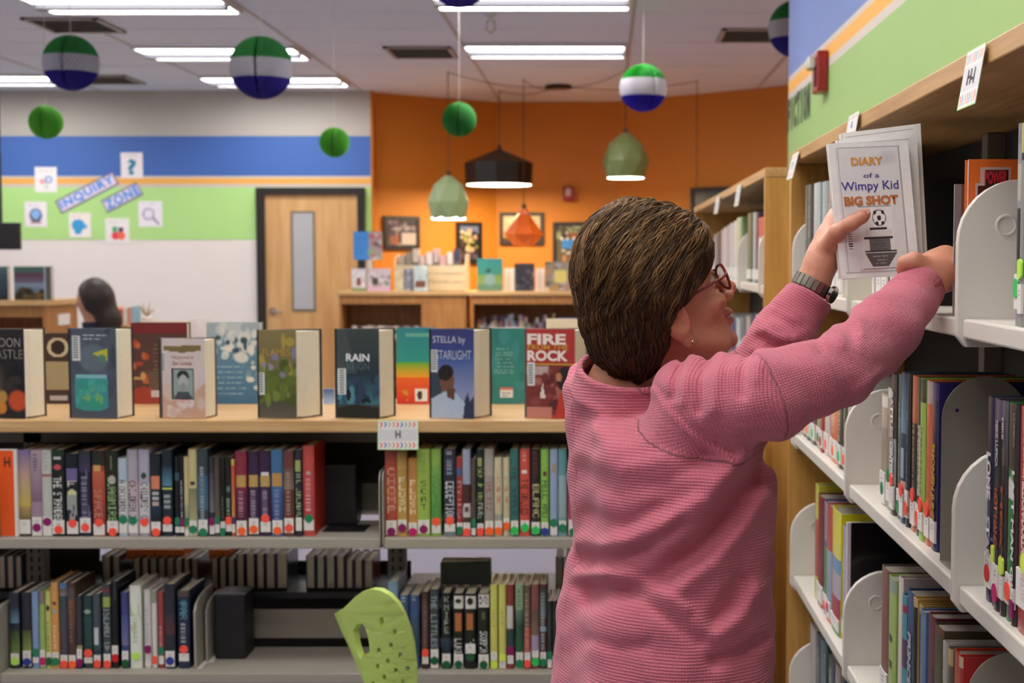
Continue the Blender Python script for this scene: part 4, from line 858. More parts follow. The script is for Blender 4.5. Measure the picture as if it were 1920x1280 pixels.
def pB(a):
    a[:] = lin('#4c5460'); p_noise(a, 0, 1, 0, 1, ['#3c4450', '#545c68', '#484c5c'], 20, .12, 2)
    p_ell(a, .33, .52, .17, .34, '#5c6c74', .4); p_poly(a, [(.5, .28), (.82, .22), (.82, .36)], '#b0b438'); p_ell(a, .33, .7, .05, .1, '#588068', .5)
    p_rect(a, .52, .55, .14, .8, '#7cb0b8'); p_rect(a, .55, .85, .12, .82, '#3c9088'); p_ell(a, .86, .47, .06, .35, '#3c9088'); p_noise(a, .58, .86, .16, .78, ['#349478', '#48a094', '#3c8890', '#70a868'], 30, .05, 3)
    p_lines(a, .06, .13, .3, .85, 2, '#c8c8cc', 3); barcode(a, .08, .24, .08, .36)
display_book(127, 216, 243, 248, 614, 784, pB, 'slate displayed book with a teal jar of water', GD, '#24242c')
def pC(a):
    a[:] = lin('#c8bcb8'); p_grad(a, .5, .9, '#c8bcb8', '#c8a890'); p_poly(a, [(.0, .7), (.5, .82), (1, .55), (1, 1), (0, 1)], '#c09a84'); p_noise(a, .6, 1, 0, 1, ['#c8b4a8', '#c0a090', '#d0c4c0'], 14, .1, 4)
    p_poly(a, [(.08, .1), (.92, .08), (.92, .15), (.5, .18), (.08, .15)], '#786840'); p_rect(a, .37, .76, .26, .76, '#202428'); p_rect(a, .385, .745, .285, .735, '#8c9c98')
    p_ell(a, .47, .51, .07, .13, '#26282a'); p_ell(a, .54, .51, .09, .11, '#a8aca8'); p_poly(a, [(.3, .745), (.4, .66), (.62, .66), (.72, .745)], '#484c50'); p_ell(a, .6, .51, .04, .07, '#8c908e')
    barcode(a, .02, .12, .17, .42); p_lines(a, .76, .82, .3, .7, 2, '#b05048', 2); p_lines(a, .9, .94, .35, .65, 1, '#b06860', 5)
display_book(299, 382, 401, 404, 632, 783, pC, 'smaller cream displayed book with a portrait photograph', GD, '#5c5048', spine='#20282c',
   titles=[('The Journal of', .5, .24, .5, .05, '#a84038', {}), ('Ben Uchida', .5, .31, .42, .05, '#a84038', {})])
def pD(a):
    p_grad(a, 0, .45, '#7c7048', '#6c6848'); p_grad(a, .45, .8, '#5c6430', '#4c5828'); p_grad(a, .8, 1, '#4c4c40', '#5c584c')
    p_noise(a, .1, .5, 0, 1, ['#7c7890', '#8c8490', '#a08c48'], 16, .08, 5); p_noise(a, .4, .8, 0, 1, ['#5c6c2c', '#485420', '#707c3c'], 24, .08, 6); barcode(a, .04, .18, .48, .74)
display_book(481, 554, 592, 602, 616, 783, pD, 'olive green displayed book with faded yellow title', GD, '#202024',
   titles=[('FLAMES', .5, .25, .7, .08, '#b8922c', {})])
def pE(a):
    p_grad(a, 0, .5, '#38423f', '#28323c'); p_poly(a, [(0, 0), (.25, .0), (.5, .5), (0, .5)], '#3f4b4a'); p_grad(a, .5, .85, '#24303c', '#3c6c78'); p_noise(a, .55, .8, 0, 1, ['#2c4c60', '#203440', '#4c8490', '#303c54'], 24, .08, 7)
    p_poly(a, [(0, .9), (.4, .84), (1, .88), (1, 1), (0, 1)], '#24261f'); p_ell(a, .74, .3, .07, .05, '#141c20'); p_ell(a, .8, .7, .02, .12, '#141c20'); p_rect(a, .8, .84, .6, .64, '#141c20'); p_rect(a, .8, .84, .76, .8, '#141c20'); barcode(a, .06, .24, .44, .74)
display_book(627, 710, 737, 740, 616, 785, pE, 'dark stormy displayed book with white title and small dog', GD, '#1c1c20',
   titles=[('RAIN', .52, .32, .52, .085, '#e0e4e4', dict(bold=.002)), ('REIGN', .53, .42, .5, .075, '#50686c', dict(bold=.0))])
def pF(a):
    p_grad(a, 0, .3, '#34386c', '#34447c'); p_grad(a, .3, .8, '#34508c', '#8890b0'); p_poly(a, [(0, 1), (0, .5), (.3, .45), (.3, 1)], '#34404c'); p_ell(a, .5, .38, .1, .17, '#1c1818'); p_ell(a, .58, .4, .14, .16, '#6c4838'); p_ell(a, .5, .36, .08, .16, '#201a1a')
    p_poly(a, [(.2, .74), (.35, .7), (.6, .72), (.85, .86), (.85, 1), (0, 1), (0, .8)], '#a4b4c8'); p_poly(a, [(.38, .66), (.58, .66), (.56, .8), (.4, .76)], '#5c3c30'); p_poly(a, [(.75, 1), (.8, .78), (.87, .7), (.9, .82), (1, .74), (1, 1)], '#2c3450'); barcode(a, .05, .18, .23, .48)
display_book(804, 888, 915, 921, 616, 785, pF, 'blue displayed book with a child in a white shirt', GD, '#24242c',
   titles=[('STELLA by', .45, .13, .72, .1, '#c0c4d0', {}), ('STARLIGHT', .55, .29, .78, .1, '#b0b8cc', {})])
def pG(a):
    a[:] = lin('#74302c'); p_rect(a, 0, .4, .05, 1, '#a83430'); p_rect(a, 0, .4, 0, .05, '#4c4040'); p_rect(a, .385, .405, .03, 1, '#c0a030'); p_rect(a, .41, .52, 0, .48, '#b09894'); p_noise(a, .45, .85, 0, .7, ['#6c2c2c', '#84403c', '#a06058', '#542424'], 26, .06, 9)
    p_ell(a, .56, .82, .14, .18, '#28201f'); p_ell(a, .54, .68, .05, .06, '#b07858'); p_poly(a, [(.62, .95), (.7, .72), (.95, .68), (1, .8), (1, 1), (.5, 1)], '#b0382c'); p_poly(a, [(.3, .78), (.36, .6), (.42, .78)], '#d8c8c0'); p_rect(a, .88, 1, 0, .55, '#b8786c'); barcode(a, .06, .2, .38, .64)
display_book(983, 1078, 1098, 1102, 614, 783, pG, 'red displayed book with large white capitals, beside the woman\'s collar', GD, '#5c5850',
   titles=[('FIRE', .44, .115, .76, .12, '#e8d8cc', dict(bold=.004)), ('FROM THE', .47, .205, .8, .055, '#c8a030', dict(bold=.001)), ('ROCK', .46, .3, .8, .12, '#e8dcd0', dict(bold=.004))])
GB = 'books displayed on the low bookcase, back row'
def back_book(u0, u1, vt, vb, paint, label, Y=4.05, thick=.03, pages=None, back='#3c3434'):
    x0, x1 = lx(u0, Y), lx(u1, Y); h = (vb - vt) * Y / F_PX
    t = empty('displayed_book', (x0, Y, ZT + .0008), label, 'book', GB)
    cv = canvas(60, 44, '#404040'); paint(cv); cv = np.clip(cv * 1.1, 0, .95)
    grid_sheet(cv, (0, 0, 0), (x1 - x0, 0, 0), (0, 0, h), .0025, 'rear_cover', GLOSS, t)
    MB().box(.003, x1 - x0 - .004, .003, thick, .003, h - .004).build('page_block', M_pages, t, local=True)
    MB().box(0, x1 - x0, thick + .0005, thick + .003, 0, h).build('front_cover', mat('cover_' + back[1:], back, .4), t, local=True)
def q1(a):
    a[:] = lin('#3c2c28'); p_ell(a, .2, .35, .14, .3, '#b8aa8c'); p_ell(a, .2, .35, .1, .2, '#302420'); p_rect(a, .4, .8, 0, 1, '#988a68'); p_rect(a, .88, .95, .1, .6, '#a8a0a0')
back_book(83, 150, 620, 753, q1, 'brown book back with an oval portrait, between pumpkins and jar books', back='#3c2c28')
def q2(a):
    a[:] = lin('#4c3430'); p_rect(a, 0, .14, 0, 1, '#6c2428'); p_noise(a, .2, .9, 0, .3, ['#a04030', '#b05c38', '#b89058'], 12, .05, 3); p_lines(a, .25, .7, .35, .9, 9, '#7c6858', 4); p_rect(a, .6, .85, .3, 1, '#5c4c3c'); p_ell(a, .95, .2, .16, .3, '#94382c'); p_rect(a, .84, .92, .35, .6, '#b8b0ac')
back_book(244, 350, 604, 757, q2, 'maroon book back standing behind the cream portrait book', back='#5c4840')
def q3(a):
    p_grad(a, 0, .2, '#98a4ac', '#8ca0ac'); p_grad(a, .2, 1, '#5c8498', '#3c6888'); p_noise(a, 0, .45, .1, 1, ['#c4c8c4', '#b0bcc0', '#d0cfc8'], 36, .07, 3); p_noise(a, .1, .4, .2, 1, ['#2c4858', '#345468'], 7, .06, 8); p_noise(a, .3, .8, .75, 1, ['#c4c8c4', '#6c8894'], 16, .05, 5); p_lines(a, .5, .9, .15, .75, 6, '#98b4c0', 2)
back_book(386, 487, 603, 756, q3, 'blue book back speckled with white foam shapes', back='#8898a0')
def q4(a):
    p_grad(a, 0, .45, '#2c7c84', '#2c8c84'); p_grad(a, .45, .65, '#5ca038', '#d89828'); p_grad(a, .65, 1, '#d86028', '#c83028'); p_rect(a, .07, .12, .25, .9, '#60a090'); p_rect(a, .8, .97, .48, .8, '#dcd8d0'); p_ell(a, .885, .6, .06, .07, '#303030'); p_noise(a, .8, .95, .1, .35, ['#c89030'], 6, .03, 2)
back_book(742, 815, 612, 755, q4, 'teal to red rainbow book back beside the blue displayed book', back='#2c5c8c')
def q5(a):
    a[:] = lin('#2e7874'); p_noise(a, 0, 1, 0, 1, ['#2c706c', '#388080', '#307c70'], 12, .14, 3); p_lines(a, .25, .62, .15, .7, 8, '#88b0a8', 5); p_rect(a, .79, .82, .3, .65, '#c06a5c'); p_rect(a, .82, .92, .3, .65, '#d0d0c8'); p_lines(a, .84, .9, .33, .62, 2, '#404040', 3)
back_book(917, 984, 610, 753, q5, 'plain teal book back with a barcode, left of red book', back='#d8d4cc')
def q6(a): a[:] = lin('#e4dcdc')
back_book(356, 388, 598, 755, q6, 'white book seen edge on behind the speckled blue one', Y=4.12, back='#e8e4e0')
def q7(a): a[:] = lin('#d8ccb4')
back_book(1024, 1090, 597, 752, q7, 'cream book behind the red displayed book', Y=4.12, back='#d8d0c0')
def q8(a): p_grad(a, 0, 1, '#3c5c94', '#9cb4d8')
back_book(604, 624, 728, 756, q8, 'small pale blue booklet between olive and stormy books', Y=4.05, thick=.008, back='#a0b8dc')
# ================================================================ TALL BOOKCASES (right)
XF = .48; SX = .497
M_aged = mat('dusky_page_block', '#8c8478', .8, 0, .1, 60)
ZTOP = PX(1613, 213, XF).z; ZTS = XF * -.168 + CZ; ZB = CZ - .921 * XF; ZC = CZ - 1.673 * XF; ZD = CZ - 2.42 * XF; ZE = .09
yat = lambda u, X=XF: PX(u, 600, X).y
YP = [3.49, yat(1592), yat(1800), 1.02, .17, -.68]
def tall_case(name, y0, y1, plates, label, near=True):
    t = empty(name, (.64, (y0 + y1) / 2, 0), label, 'bookcase')
    bx('top_board', M_woody, (XF, .795, y0, y1, ZTOP - .028, ZTOP), t, .002)
    bx('side_panel', M_woodz, (XF, .79, y1 - .03, y1, 0, ZTOP - .029), t, .0015)
    bx('side_panel', M_woodz, (XF, .79, y0, y0 + .03, 0, ZTOP - .029), t, .0015)
    bx('back_panel', M_back, (.775, .79, y0 + .031, y1 - .031, 0, ZTOP - .029), t)
    bx('plinth', M_wooddk, (XF + .03, .77, y0 + .031, y1 - .031, 0, .06), t)
    ys_ = sorted([y0 + .034] + [p_ for p_ in plates if y0 < p_ < y1] + [y1 - .034])
    for a, b in zip(ys_[:-1], ys_[1:]):
        for z in (ZTS, ZB, ZC, ZD, ZE):
            bx('shelf', M_metal, (XF + .002, .74, a + .008, b - .008, z - .026, z), t, .003)
    pl = None
    for y in plates:
        for z in (ZTS, ZB, ZC, ZD):
            if pl is None:
                pl = MB().prism([(p_[0] - .64, p_[1] - y, p_[2] - z) for p_ in plate_poly(y - .007, z, .26, .187, .038, .085, 'y', XF - .006)], (0, .014, 0)).build('end_plate', M_metal, t, local=True, fix=True, bevel=.003)
                ring = MB(); n = 20
                for i in range(n):
                    a0, a1 = 2 * math.pi * i / n, 2 * math.pi * (i + 1) / n
                    q = lambda r, a, yy: (XF - .64 + .058 + r * math.cos(a), yy, .125 + r * math.sin(a))
                    ring.add([q(.0155, a0, -.0072), q(.0155, a1, -.0072), q(.0125, a1, -.0098), q(.0125, a0, -.0098), q(.0105, a1, -.0075), q(.0105, a0, -.0075)], [(0, 1, 2, 3), (3, 2, 4, 5)])
                rg = ring.build('stamped_ring', M_metal, pl, local=True, smooth=True, fix=True)
                o = pl
            else:
                o = pl.copy(); COL.objects.link(o); o.parent = t
                r2 = rg.copy(); COL.objects.link(r2); r2.parent = o
            o.location = (0, y - (y0 + y1) / 2, z)
    return t
near = tall_case('tall_bookcase', -1.5, 3.60, YP, 'tall oak bookcase with grey steel shelves along the right wall')
Yn2 = yat(1433)
far = tall_case('tall_bookcase', Yn2, 7.4, [Yn2 + .12, 4.925, 6.5], 'second tall oak bookcase beyond the gap, behind the raised arm')
# uprights seen inside
for y in YP[1:4]:
    bx('slotted_upright', M_metaldk, (.74, .774, y - .02, y + .02, .06, ZTOP - .03), near)
GR = {'T': (ZTS, 'top shelf'), 'B': (ZB, 'second shelf'), 'C': (ZC, 'third shelf'), 'D': (ZD, 'fourth shelf')}
def rbook(sh, u0, u1, vt, base, L, lab, dot, look, place, group, k, X=SX, depth=.17, tw=None, side=None, txt=None, clear=False):
    """u0<u1 pixel columns of the spine; vt = top of the spine at u0; lab/dot heights in metres above the shelf"""
    Z = GR[sh][0]; ya, yb = PX(u0, 800, X).y, PX(u1, 800, X).y; t = ya - yb - .0008
    h = PX(u0, vt, X).z - Z
    big = (u1 - u0) > 7 and (X * F_PX / (u1 - CU)) < 2.8
    cv = canvas(110, max(5, min(14, int((u1 - u0) / 1.2))), base); ops(cv, L, k)
    o = book((X + random.uniform(0, .005), ya - .0004, Z + .0006), -math.pi / 2, t, h, depth, cv, base, '%s book, %s' % (look, place), group, lab, dot, dotr=.0118, side2=side, pages=M_aged)
    if txt:
        for (s, f0, f1, c, wf) in txt:
            zc = h * (1 - (f0 + f1) / 2)
            text('title', s, h * (f1 - f0), t * wf, frame((t / 2, -.0012, zc), (0, 0, -1), (1, 0, 0)), mat('title_ink_' + c[1:], c, .5), o, bold=.004)
    return o
LZ = (.018, .05)
# second shelf, near section
g1 = 'book spines on the second shelf nearest the camera'
nearB = [
 (1843, 1856, 742, '#232a45', [('b', .42, .46, '#d0ccd0', .1, .6), ('b', .68, .7, '#4c5c90')], (.0175, .062), ('r', .036), 'navy with white stacked capitals', [('LONE', .27, .5, '#d8d4d8', .62), ('STARS', .58, .84, '#c0bcc0', .62)]),
 (1857, 1863, 745, '#4c4a58', [('b', .3, .95, '#2c2c30', .2, .8)], (.02, .055), ('y', .066), 'thin clear jacketed grey', None),
 (1864, 1876, 747, '#2f2c34', [('b', 0, .1, '#54506c')], (.02, .058), ('m', .022), 'charcoal with rust title', [('MIKE LUPICA', .1, .32, '#a8a4b0', .42), ('HOT HAND', .42, .7, '#a0502c', .6)]),
 (1877, 1885, 750, '#3a3230', [('g', 0, .3, '#5c5c68', '#48403c'), ('b', .22, .3, '#a08c40', .1, .5)], (.02, .05), ('y', .062), 'brown black, rust lettered', [('MIKE', .08, .18, '#b0acb0', .5), ('HEAT', .4, .78, '#944c30', .6)]),
 (1886, 1898, 754, '#2e7c40', [('b', 0, .3, '#4c443c'), ('e', .4, .06, .45, '#d0ccc4'), ('b', .44, .86, '#2f8040')], (.02, .058), ('c', .036), 'green with white baseball', None),
 (1899, 1906, 757, '#383230', [], (.02, .045), ('p', .02), 'black with white italic capitals', [('LUPICA', .04, .2, '#807c80', .4), ('LAST MAN OUT', .3, .92, '#d8d4d4', .8)]),
 (1907, 1940, 760, '#a82c2c', [], (.03, .075), ('y', .085), 'wide red with white capitals', [('MIKE LUPICA', .06, .32, '#d8b8b4', .22), ('MILLION-DOLLAR THROW', .3, .86, '#dcc8c4', .3)]),
]
for i, (u0, u1, vt, base, L, lab, dot, look, tx) in enumerate(nearB):
    rbook('B', u0, u1, vt, base, L, lab, dot, look, '%s right of the plate, second shelf of tall case' % ORD[i], g1, 200 + i, X=.492, depth=.17, txt=tx)
for i in range(8):
    u0 = 1947 + i * 30
    rbook('B', u0, u0 + 26, 760 - i, ['#3c4c6c', '#7c3434', '#c8b890', '#44604c', '#5c4858', '#a8a49c', '#2c2c30', '#a87840'][i], [], LZ, ('cgpogGbc'[i], .03), ['slate blue', 'brick', 'cream', 'forest green', 'dull violet', 'pale stone', 'near black', 'amber'][i], '%s past the wide red one, second shelf of tall case' % ORD[i], g1, 220 + i)
# second shelf, middle section
g1 = 'book spines on the second shelf, middle section'
midB = [
 (1646, 1656, 735, '#b0a290', [('b', .02, .12, '#d8d8cc'), ('g', .3, .8, '#9c8c78', '#a89884')], (.0, .06), ('g', .03), 'tan', None),
 (1657, 1666, 725, '#90897c', [('b', 0, .08, '#c8d4c8'), ('b', .2, .8, '#5c5048', 0, .3)], (.015, .05), ('g', .06), 'beige and brown', None),
 (1667, 1676, 700, '#46423e', [('b', .45, .8, '#8a8c8c')], (.01, .05), ('c', .06), 'black and silver lettered', [('BATTLES', .12, .45, '#c8c4c0', .6), ('CENTERBOARD', .48, .92, '#d8d8d4', .7)]),
 (1677, 1684, 700, '#40585c', [('g', .3, .8, '#587078', '#5c6c60'), ('s', .2, .8, '#a0b0a0')], (.01, .05), ('g', .02), 'grey teal', None),
 (1685, 1693, 697, '#2c4a64', [('g', .05, .4, '#34587c', '#5488b0'), ('b', .5, .7, '#a0a8c0', .2, .8), ('b', .72, .8, '#c8a098')], (.01, .05), ('c', .055), 'steel blue', None),
 (1695, 1701, 700, '#2a2e34', [('s', .25, .8, '#a8a8a8')], (.015, .06), ('c', .03), 'thin black and white', None),
 (1702, 1712, 703, '#c4582c', [('b', .3, .9, '#3c3430'), ('s', .32, .88, '#b8a078')], (.01, .05), ('c', .058), 'orange topped dark', None),
 (1713, 1721, 706, '#263c2c', [('b', .3, .75, '#c0b8a0', .3, .9), ('s', .32, .72, '#383830')], (.015, .05), ('c', .028), 'forest green', None),
 (1722, 1731, 708, '#90b83c', [('b', 0, .12, '#384c30'), ('b', .12, .15, '#2c2c2c'), ('s', .3, .85, '#607830')], (.015, .045), ('c', .056), 'lime', None),
 (1732, 1742, 712, '#cc5828', [('b', 0, .14, '#a89898'), ('s', .3, .85, '#a88838')], (.012, .045), ('c', .055), 'orange', None),
 (1743, 1753, 716, '#2a2458', [('b', .0, .1, '#34307c')], (.012, .045), None, 'indigo with yellow capitals', [('SHONEN JUMP', .36, .82, '#c8a030', .75)]),
]
for i, (u0, u1, vt, base, L, lab, dot, look, tx) in enumerate(midB):
    rbook('B', u0, u1, vt, base, L, (max(lab[0], .004), lab[1]), dot, look, '%s past the plate, second shelf, middle of tall case' % ORD[i], g1, 240 + i, txt=tx, side='#2c2468' if i == 10 else None)
def arch_bookend(sh, u, vt, w, label, hole=True, Yoff=0, m=None):
    Z = GR[sh][0]; y = PX(u, 800, XF + .005).y + Yoff; x0 = XF + .012; z1 = PX(u, vt, XF + .02).z if vt < 10 else None
    h = .272 if sh != 'T' else .2
    t = empty('arched_bookend', (x0 + w / 2, y, Z), label, 'bookend', 'arched grey bookends in the tall bookcase')
    out = [(0, .001), (w, .001)] + [(w / 2 + w / 2 * math.cos(a), h - w / 2 + w / 2 * math.sin(a)) for a in [math.pi * k / 16 for k in range(17)]]
    hl = [[(.022 + .003 * math.cos(a) - w / 2, 0, h - .05 + .003 * math.sin(a)) for a in [2 * math.pi * k / 10 for k in range(10)]]]
    MB().prism([(a - w / 2, 0, b) for a, b in out], (0, .0016, 0), holes=hl).build('arched_plate', m or M_metaldk2, t, local=True, fix=True)
    MB().box(-w / 2, w / 2, -.09, -.0005, .0006, .002).build('foot_plate', m or M_metaldk2, t, local=True)
arch_bookend('B', 1757, 0, .125, 'arched grey bookend beside the indigo book on the second shelf')
arch_bookend('C', 1811, 0, .125, 'arched grey bookend on the third shelf at lower right')
# second shelf, far section
g1 = 'book spines on the second shelf, far section'
for i, (u0, u1, vt, base, c_) in enumerate([(1504.5, 1508, 690, '#5c6c50', 'moss'), (1509, 1516, 690, '#3c4c54', 'slate'), (1517, 1526, 688, '#5c4c44', 'umber'), (1527, 1535, 690, '#7c9c68', 'sage'), (1536, 1541, 690, '#b03c34', 'scarlet'), (1542, 1551, 692, '#c8b8b4', 'off white'), (1553, 1567, 690, '#dc7040', 'orange'), (1569, 1577, 700, '#4c4a40', 'dark olive'), (1578, 1584, 700, '#3c5044', 'pine green'), (1585, 1591, 705, '#a8a89c', 'pale stone')]):
    rbook('B', u0, u1, vt, base, [('s', .3, .7, '#c8c0b0')], (.01, .05), (('c', 'o', 'G', 'g', 'r', 'c', 'o', 'G', 'c', 'c')[i], .025), c_, '%s from the oak panel, second shelf, far section' % ORD[i], g1, 260 + i, depth=.15)
# top shelf
g1 = 'books on the top shelf of the tall bookcase'
for i, (u0, u1, vt, base, L, lab, dot, look) in enumerate([
 (1893, 1902, 237, '#8c8894', [('b', 0, .1, '#7c7880'), ('b', .2, .38, '#b0a898'), ('b', .42, .85, '#2e2430', .1, .8)], (.02, .062), ('G', .045), 'clear jacketed dark'),
 (1903, 1911, 236, '#8c8c88', [('b', 0, .15, '#bcae3c'), ('b', .15, .18, '#20201c')], (.015, .05), ('l', .068), 'grey with yellow top'),
 (1912, 1919, 234, '#7c7888', [('b', 0, .15, '#b4a838')], (.015, .05), ('l', .068), 'grey violet with yellow top'),
 (1920, 1932, 234, '#9890a4', [], (.015, .05), ('m', .06), 'lilac grey'), (1934, 1960, 232, '#4c5c70', [], LZ, ('c', .06), 'steel')]):
    rbook('T', u0, u1, vt, base, L, lab, dot, look, '%s right of the curved plate, top shelf' % ORD[i], g1, 280 + i, X=.492)
g1 = 'books behind the held stack on the top shelf'
for i, (u0, u1, vt, base, look) in enumerate([(1632, 1636, 505, '#c8d060', 'thin lime'), (1638, 1648, 502, '#4c2840', 'dark plum'), (1649, 1660, 500, '#442438', 'darker plum'), (1661, 1672, 500, '#54304c', 'plum with white label')]):
    o = rbook('T', u0, u1, 352 - i * 4, base, [], (.01, .05), None, look, '%s behind the held paperbacks' % ORD[i], g1, 290 + i, depth=.14, side='#0b0b0d')
g1 = 'books on the top shelf, far section'
for i, (u0, u1, base, look) in enumerate([(1504.5, 1509, '#54605c', 'grey green'), (1510, 1516, '#4c4c50', 'dark grey'), (1518, 1530, '#a0b4bc', 'ice blue'), (1532, 1542, '#8ca0a8', 'misty blue'), (1544, 1552, '#8c7c74', 'taupe'), (1554, 1562, '#c8c0b4', 'cream'), (1564, 1574, '#dcd4c8', 'ivory')]):
    rbook('T', u0, u1, 352 - (u0 - 1496) * .22, base, [('s', .2, .5, '#c0c0b8')], (.01, .05), None, look, '%s from the oak panel, top shelf, far section' % ORD[i], g1, 300 + i, depth=.15)
# orange faced book with bold red capitals, cover to the camera
yb_ = PX(1812, 400, XF + .015).y; x0 = XF + .017; hh = PX(1812, 300, XF + .015).z - ZTS
t = empty('orange_book', (x0, yb_, ZTS + .0008), 'orange book with red capitals facing out behind the curved plate', 'book')
cv = canvas(60, 42, '#e06c28'); p_grad(cv, .3, .9, '#e07c2c', '#e0903c'); p_noise(cv, .6, 1, 0, 1, ['#c89040', '#a8b040', '#c86030'], 14, .1, 2)
p_rect(cv, .05, .17, .13, .42, '#c8a89c'); p_rect(cv, .15, .27, .06, .42, '#c8a89c'); p_rect(cv, .065, .165, .155, .4, '#401818'); p_rect(cv, .16, .26, .085, .4, '#401818')
grid_sheet(cv, (0, 0, 0), (.135, 0, 0), (0, 0, hh), .0025, 'front_cover', GLOSS, t)
MB().box(.003, .131, .003, .016, .003, hh - .003).build('page_block', M_pages, t, local=True); MB().box(0, .135, .0165, .019, 0, hh).build('back_cover', mat('cover_orange', '#d06020', .4), t, local=True)
text('title', 'POWER', .031, hh * .085, frame((.0375, -.0008, hh * .885), (1, 0, 0), (0, 0, 1)), mat('title_red', '#b8202c', .5), t, bold=.006)
# clear support with picture beside it
y_ = PX(1785, 400, XF + .012).y; t = empty('picture_book', (XF + .015, y_, ZTS + .0008), 'brown comic book under clear plastic beside the reaching hand', 'book')
cv = canvas(50, 36, '#6c4a34'); p_noise(cv, 0, 1, 0, 1, ['#8c5c30', '#3c3430', '#a8743c', '#2c2c30', '#7c8088'], 34, .07, 5); p_rect(cv, .0, 1, 0, .07, '#7c7c80')
grid_sheet(cv, (0, 0, 0), (.12, 0, 0), (0, 0, .185), .002, 'front_cover', GLOSS, t)
MB().box(.003, .117, .0025, .010, .003, .182).build('page_block', M_pages, t, local=True)
# third shelf, far section
g1 = 'book spines on the third shelf, far section'
for i, (u0, u1, vt, base, L, lab, dot, look) in enumerate([
 (1525, 1530, 906, '#c8c440', [('b', .3, .8, '#c0503c')], None, None, 'thin yellow and red'),
 (1531, 1542, 925, '#7c1c2c', [('g', 0, .5, '#8c2430', '#701824')], (.01, .05), None, 'wine red'),
 (1543, 1549, 938, '#50589c', [('b', 0, .35, '#8c88a0'), ('b', .4, .85, '#4c9048'), ('b', .85, .92, '#3070c0')], (.02, .045), ('c', .02), 'violet and green'),
 (1550, 1559, 944, '#c04438', [('b', .38, .95, '#90a0b8')], (.01, .045), ('m', .03), 'vermilion over pale blue'),
 (1560, 1576, 949, '#dcd418', [('b', .38, .55, '#5090c0'), ('b', .5, .7, '#b0a8b0'), ('b', .7, .88, '#b02c48'), ('b', .88, 1, '#1c7c48')], (.01, .035), None, 'yellow topped picture'),
 (1578, 1586, 985, '#a09cb0', [('s', .2, .8, '#c4c0cc')], (.02, .05), ('g', .06), 'silver grey')]):
    rbook('C', u0, u1, vt, base, L, lab, dot, look, '%s from the oak panel, third shelf of tall case' % ORD[i], g1, 310 + i, depth=.2)
ya = PX(1588, 1000, XF + .012).y; hC = PX(1592, 985, XF + .012).z - ZC
t = empty('white_black_book', (XF + .014, ya, ZC + .0008), 'glossy black covered book facing out on the third shelf', 'book')
bx_ = MB().box(0, .19, 0, .002, 0, hC).build('front_cover', mat('glossy_black', '#0e0e10', .2), t, local=True)
MB().box(-.001, .006, -.0008, .0125, 0, hC).build('pink_white_spine', mat('white_pink', '#d0c4cc', .4), t, local=True)
MB().box(.0065, .188, .0025, .011, .002, hC - .002).build('page_block', M_pages, t, local=True); MB().box(.0065, .19, .0115, .013, 0, hC).build('back_cover', M_white, t, local=True)
# third shelf, middle section
g1 = 'book spines on the third shelf, middle section'
for i, (u0, u1, vt, base, L, lab, dot, look, tx) in enumerate([
 (1652, 1667, 1061, '#6c564c', [('b', .0, 1, '#8c4c38', .5, .85), ('b', 0, 1, '#a09890', 0, .15)], (.02, .07), None, 'clear jacketed russet', None),
 (1668, 1681, 1080, '#9cbc58', [('b', 0, .1, '#88a08c'), ('b', 0, 1, '#d8d8c8', 0, .22), ('e', .42, .03, .25, '#303c20'), ('e', .6, .03, .25, '#303c20')], (.01, .05), ('c', .05), 'apple green', None),
 (1682, 1689, 1082, '#dcd0c8', [], (.01, .03), None, 'white', None),
 (1690, 1698, 1116, '#3c94a4', [('b', .3, .5, '#5c3c5c'), ('b', .06, .12, '#98283c')], None, None, 'turquoise', None),
 (1699, 1714, 1107, '#2e4c84', [('g', .2, .6, '#3c4474', '#2c4468')], None, None, 'cobalt with white capitals', [('PRINCE', .26, .6, '#a8acb8', .45), ('UNDER', .62, .95, '#a8acb8', .45)]),
 (1715, 1721, 1122, '#c8a860', [('b', .05, 1, '#20201e')], None, None, 'thin black with tan top', None),
 (1722, 1727, 1136, '#b89850', [('b', .05, 1, '#2c2e30')], None, None, 'thinner charcoal', None),
 (1728, 1737, 1145, '#5878a0', [('g', .3, .8, '#54749c', '#405880')], None, None, 'denim blue', None),
 (1738, 1751, 1152, '#6c2c3c', [('g', .3, .8, '#5c2434', '#6c2058')], None, None, 'burgundy', None),
 (1752, 1769, 1172, '#4c4830', [('b', 0, .03, '#7c3828'), ('b', 0, 1, '#a8a090', 0, .1)], None, None, 'wide olive brown', None),
 (1770, 1776, 1206, '#b8b4b0', [('s', .1, .8, '#40485c')], None, None, 'white with grey marks', None),
 (1778, 1786, 1218, '#6c6454', [('b', 0, .1, '#c8b070')], None, None, 'khaki', None),
 (1787, 1800, 1222, '#cc3c1c', [], None, None, 'bright orange red', None),
 (1801, 1807, 1234, '#b83034', [('b', 0, .06, '#d0b890')], None, None, 'tomato red', None)]):
    rbook('C', u0, u1, vt, base, L, lab, dot, look, '%s past the plate, third shelf, middle of tall case' % ORD[i], g1, 330 + i, txt=tx, depth=.2)
# fourth shelf
g1 = 'book spines on the fourth shelf at the bottom of the photograph'
for i, (u0, u1, vt, base, look) in enumerate([(1520, 1530, 1172, '#b0a8a0', 'pale grey'), (1532, 1540, 1190, '#2c4054', 'midnight blue'), (1541, 1546, 1202, '#587480', 'grey blue'), (1547, 1553, 1205, '#305048', 'dark green'), (1555, 1566, 1228, '#3c4454', 'ink'), (1568, 1578, 1245, '#8c8074', 'clay'), (1579, 1588, 1262, '#2c2c34', 'black')]):
    rbook('D', u0, u1, vt, base, [('s', .1, .6, '#a8b0b0')], None, None, look, '%s from the oak panel, fourth shelf' % ORD[i], g1, 350 + i, depth=.18)
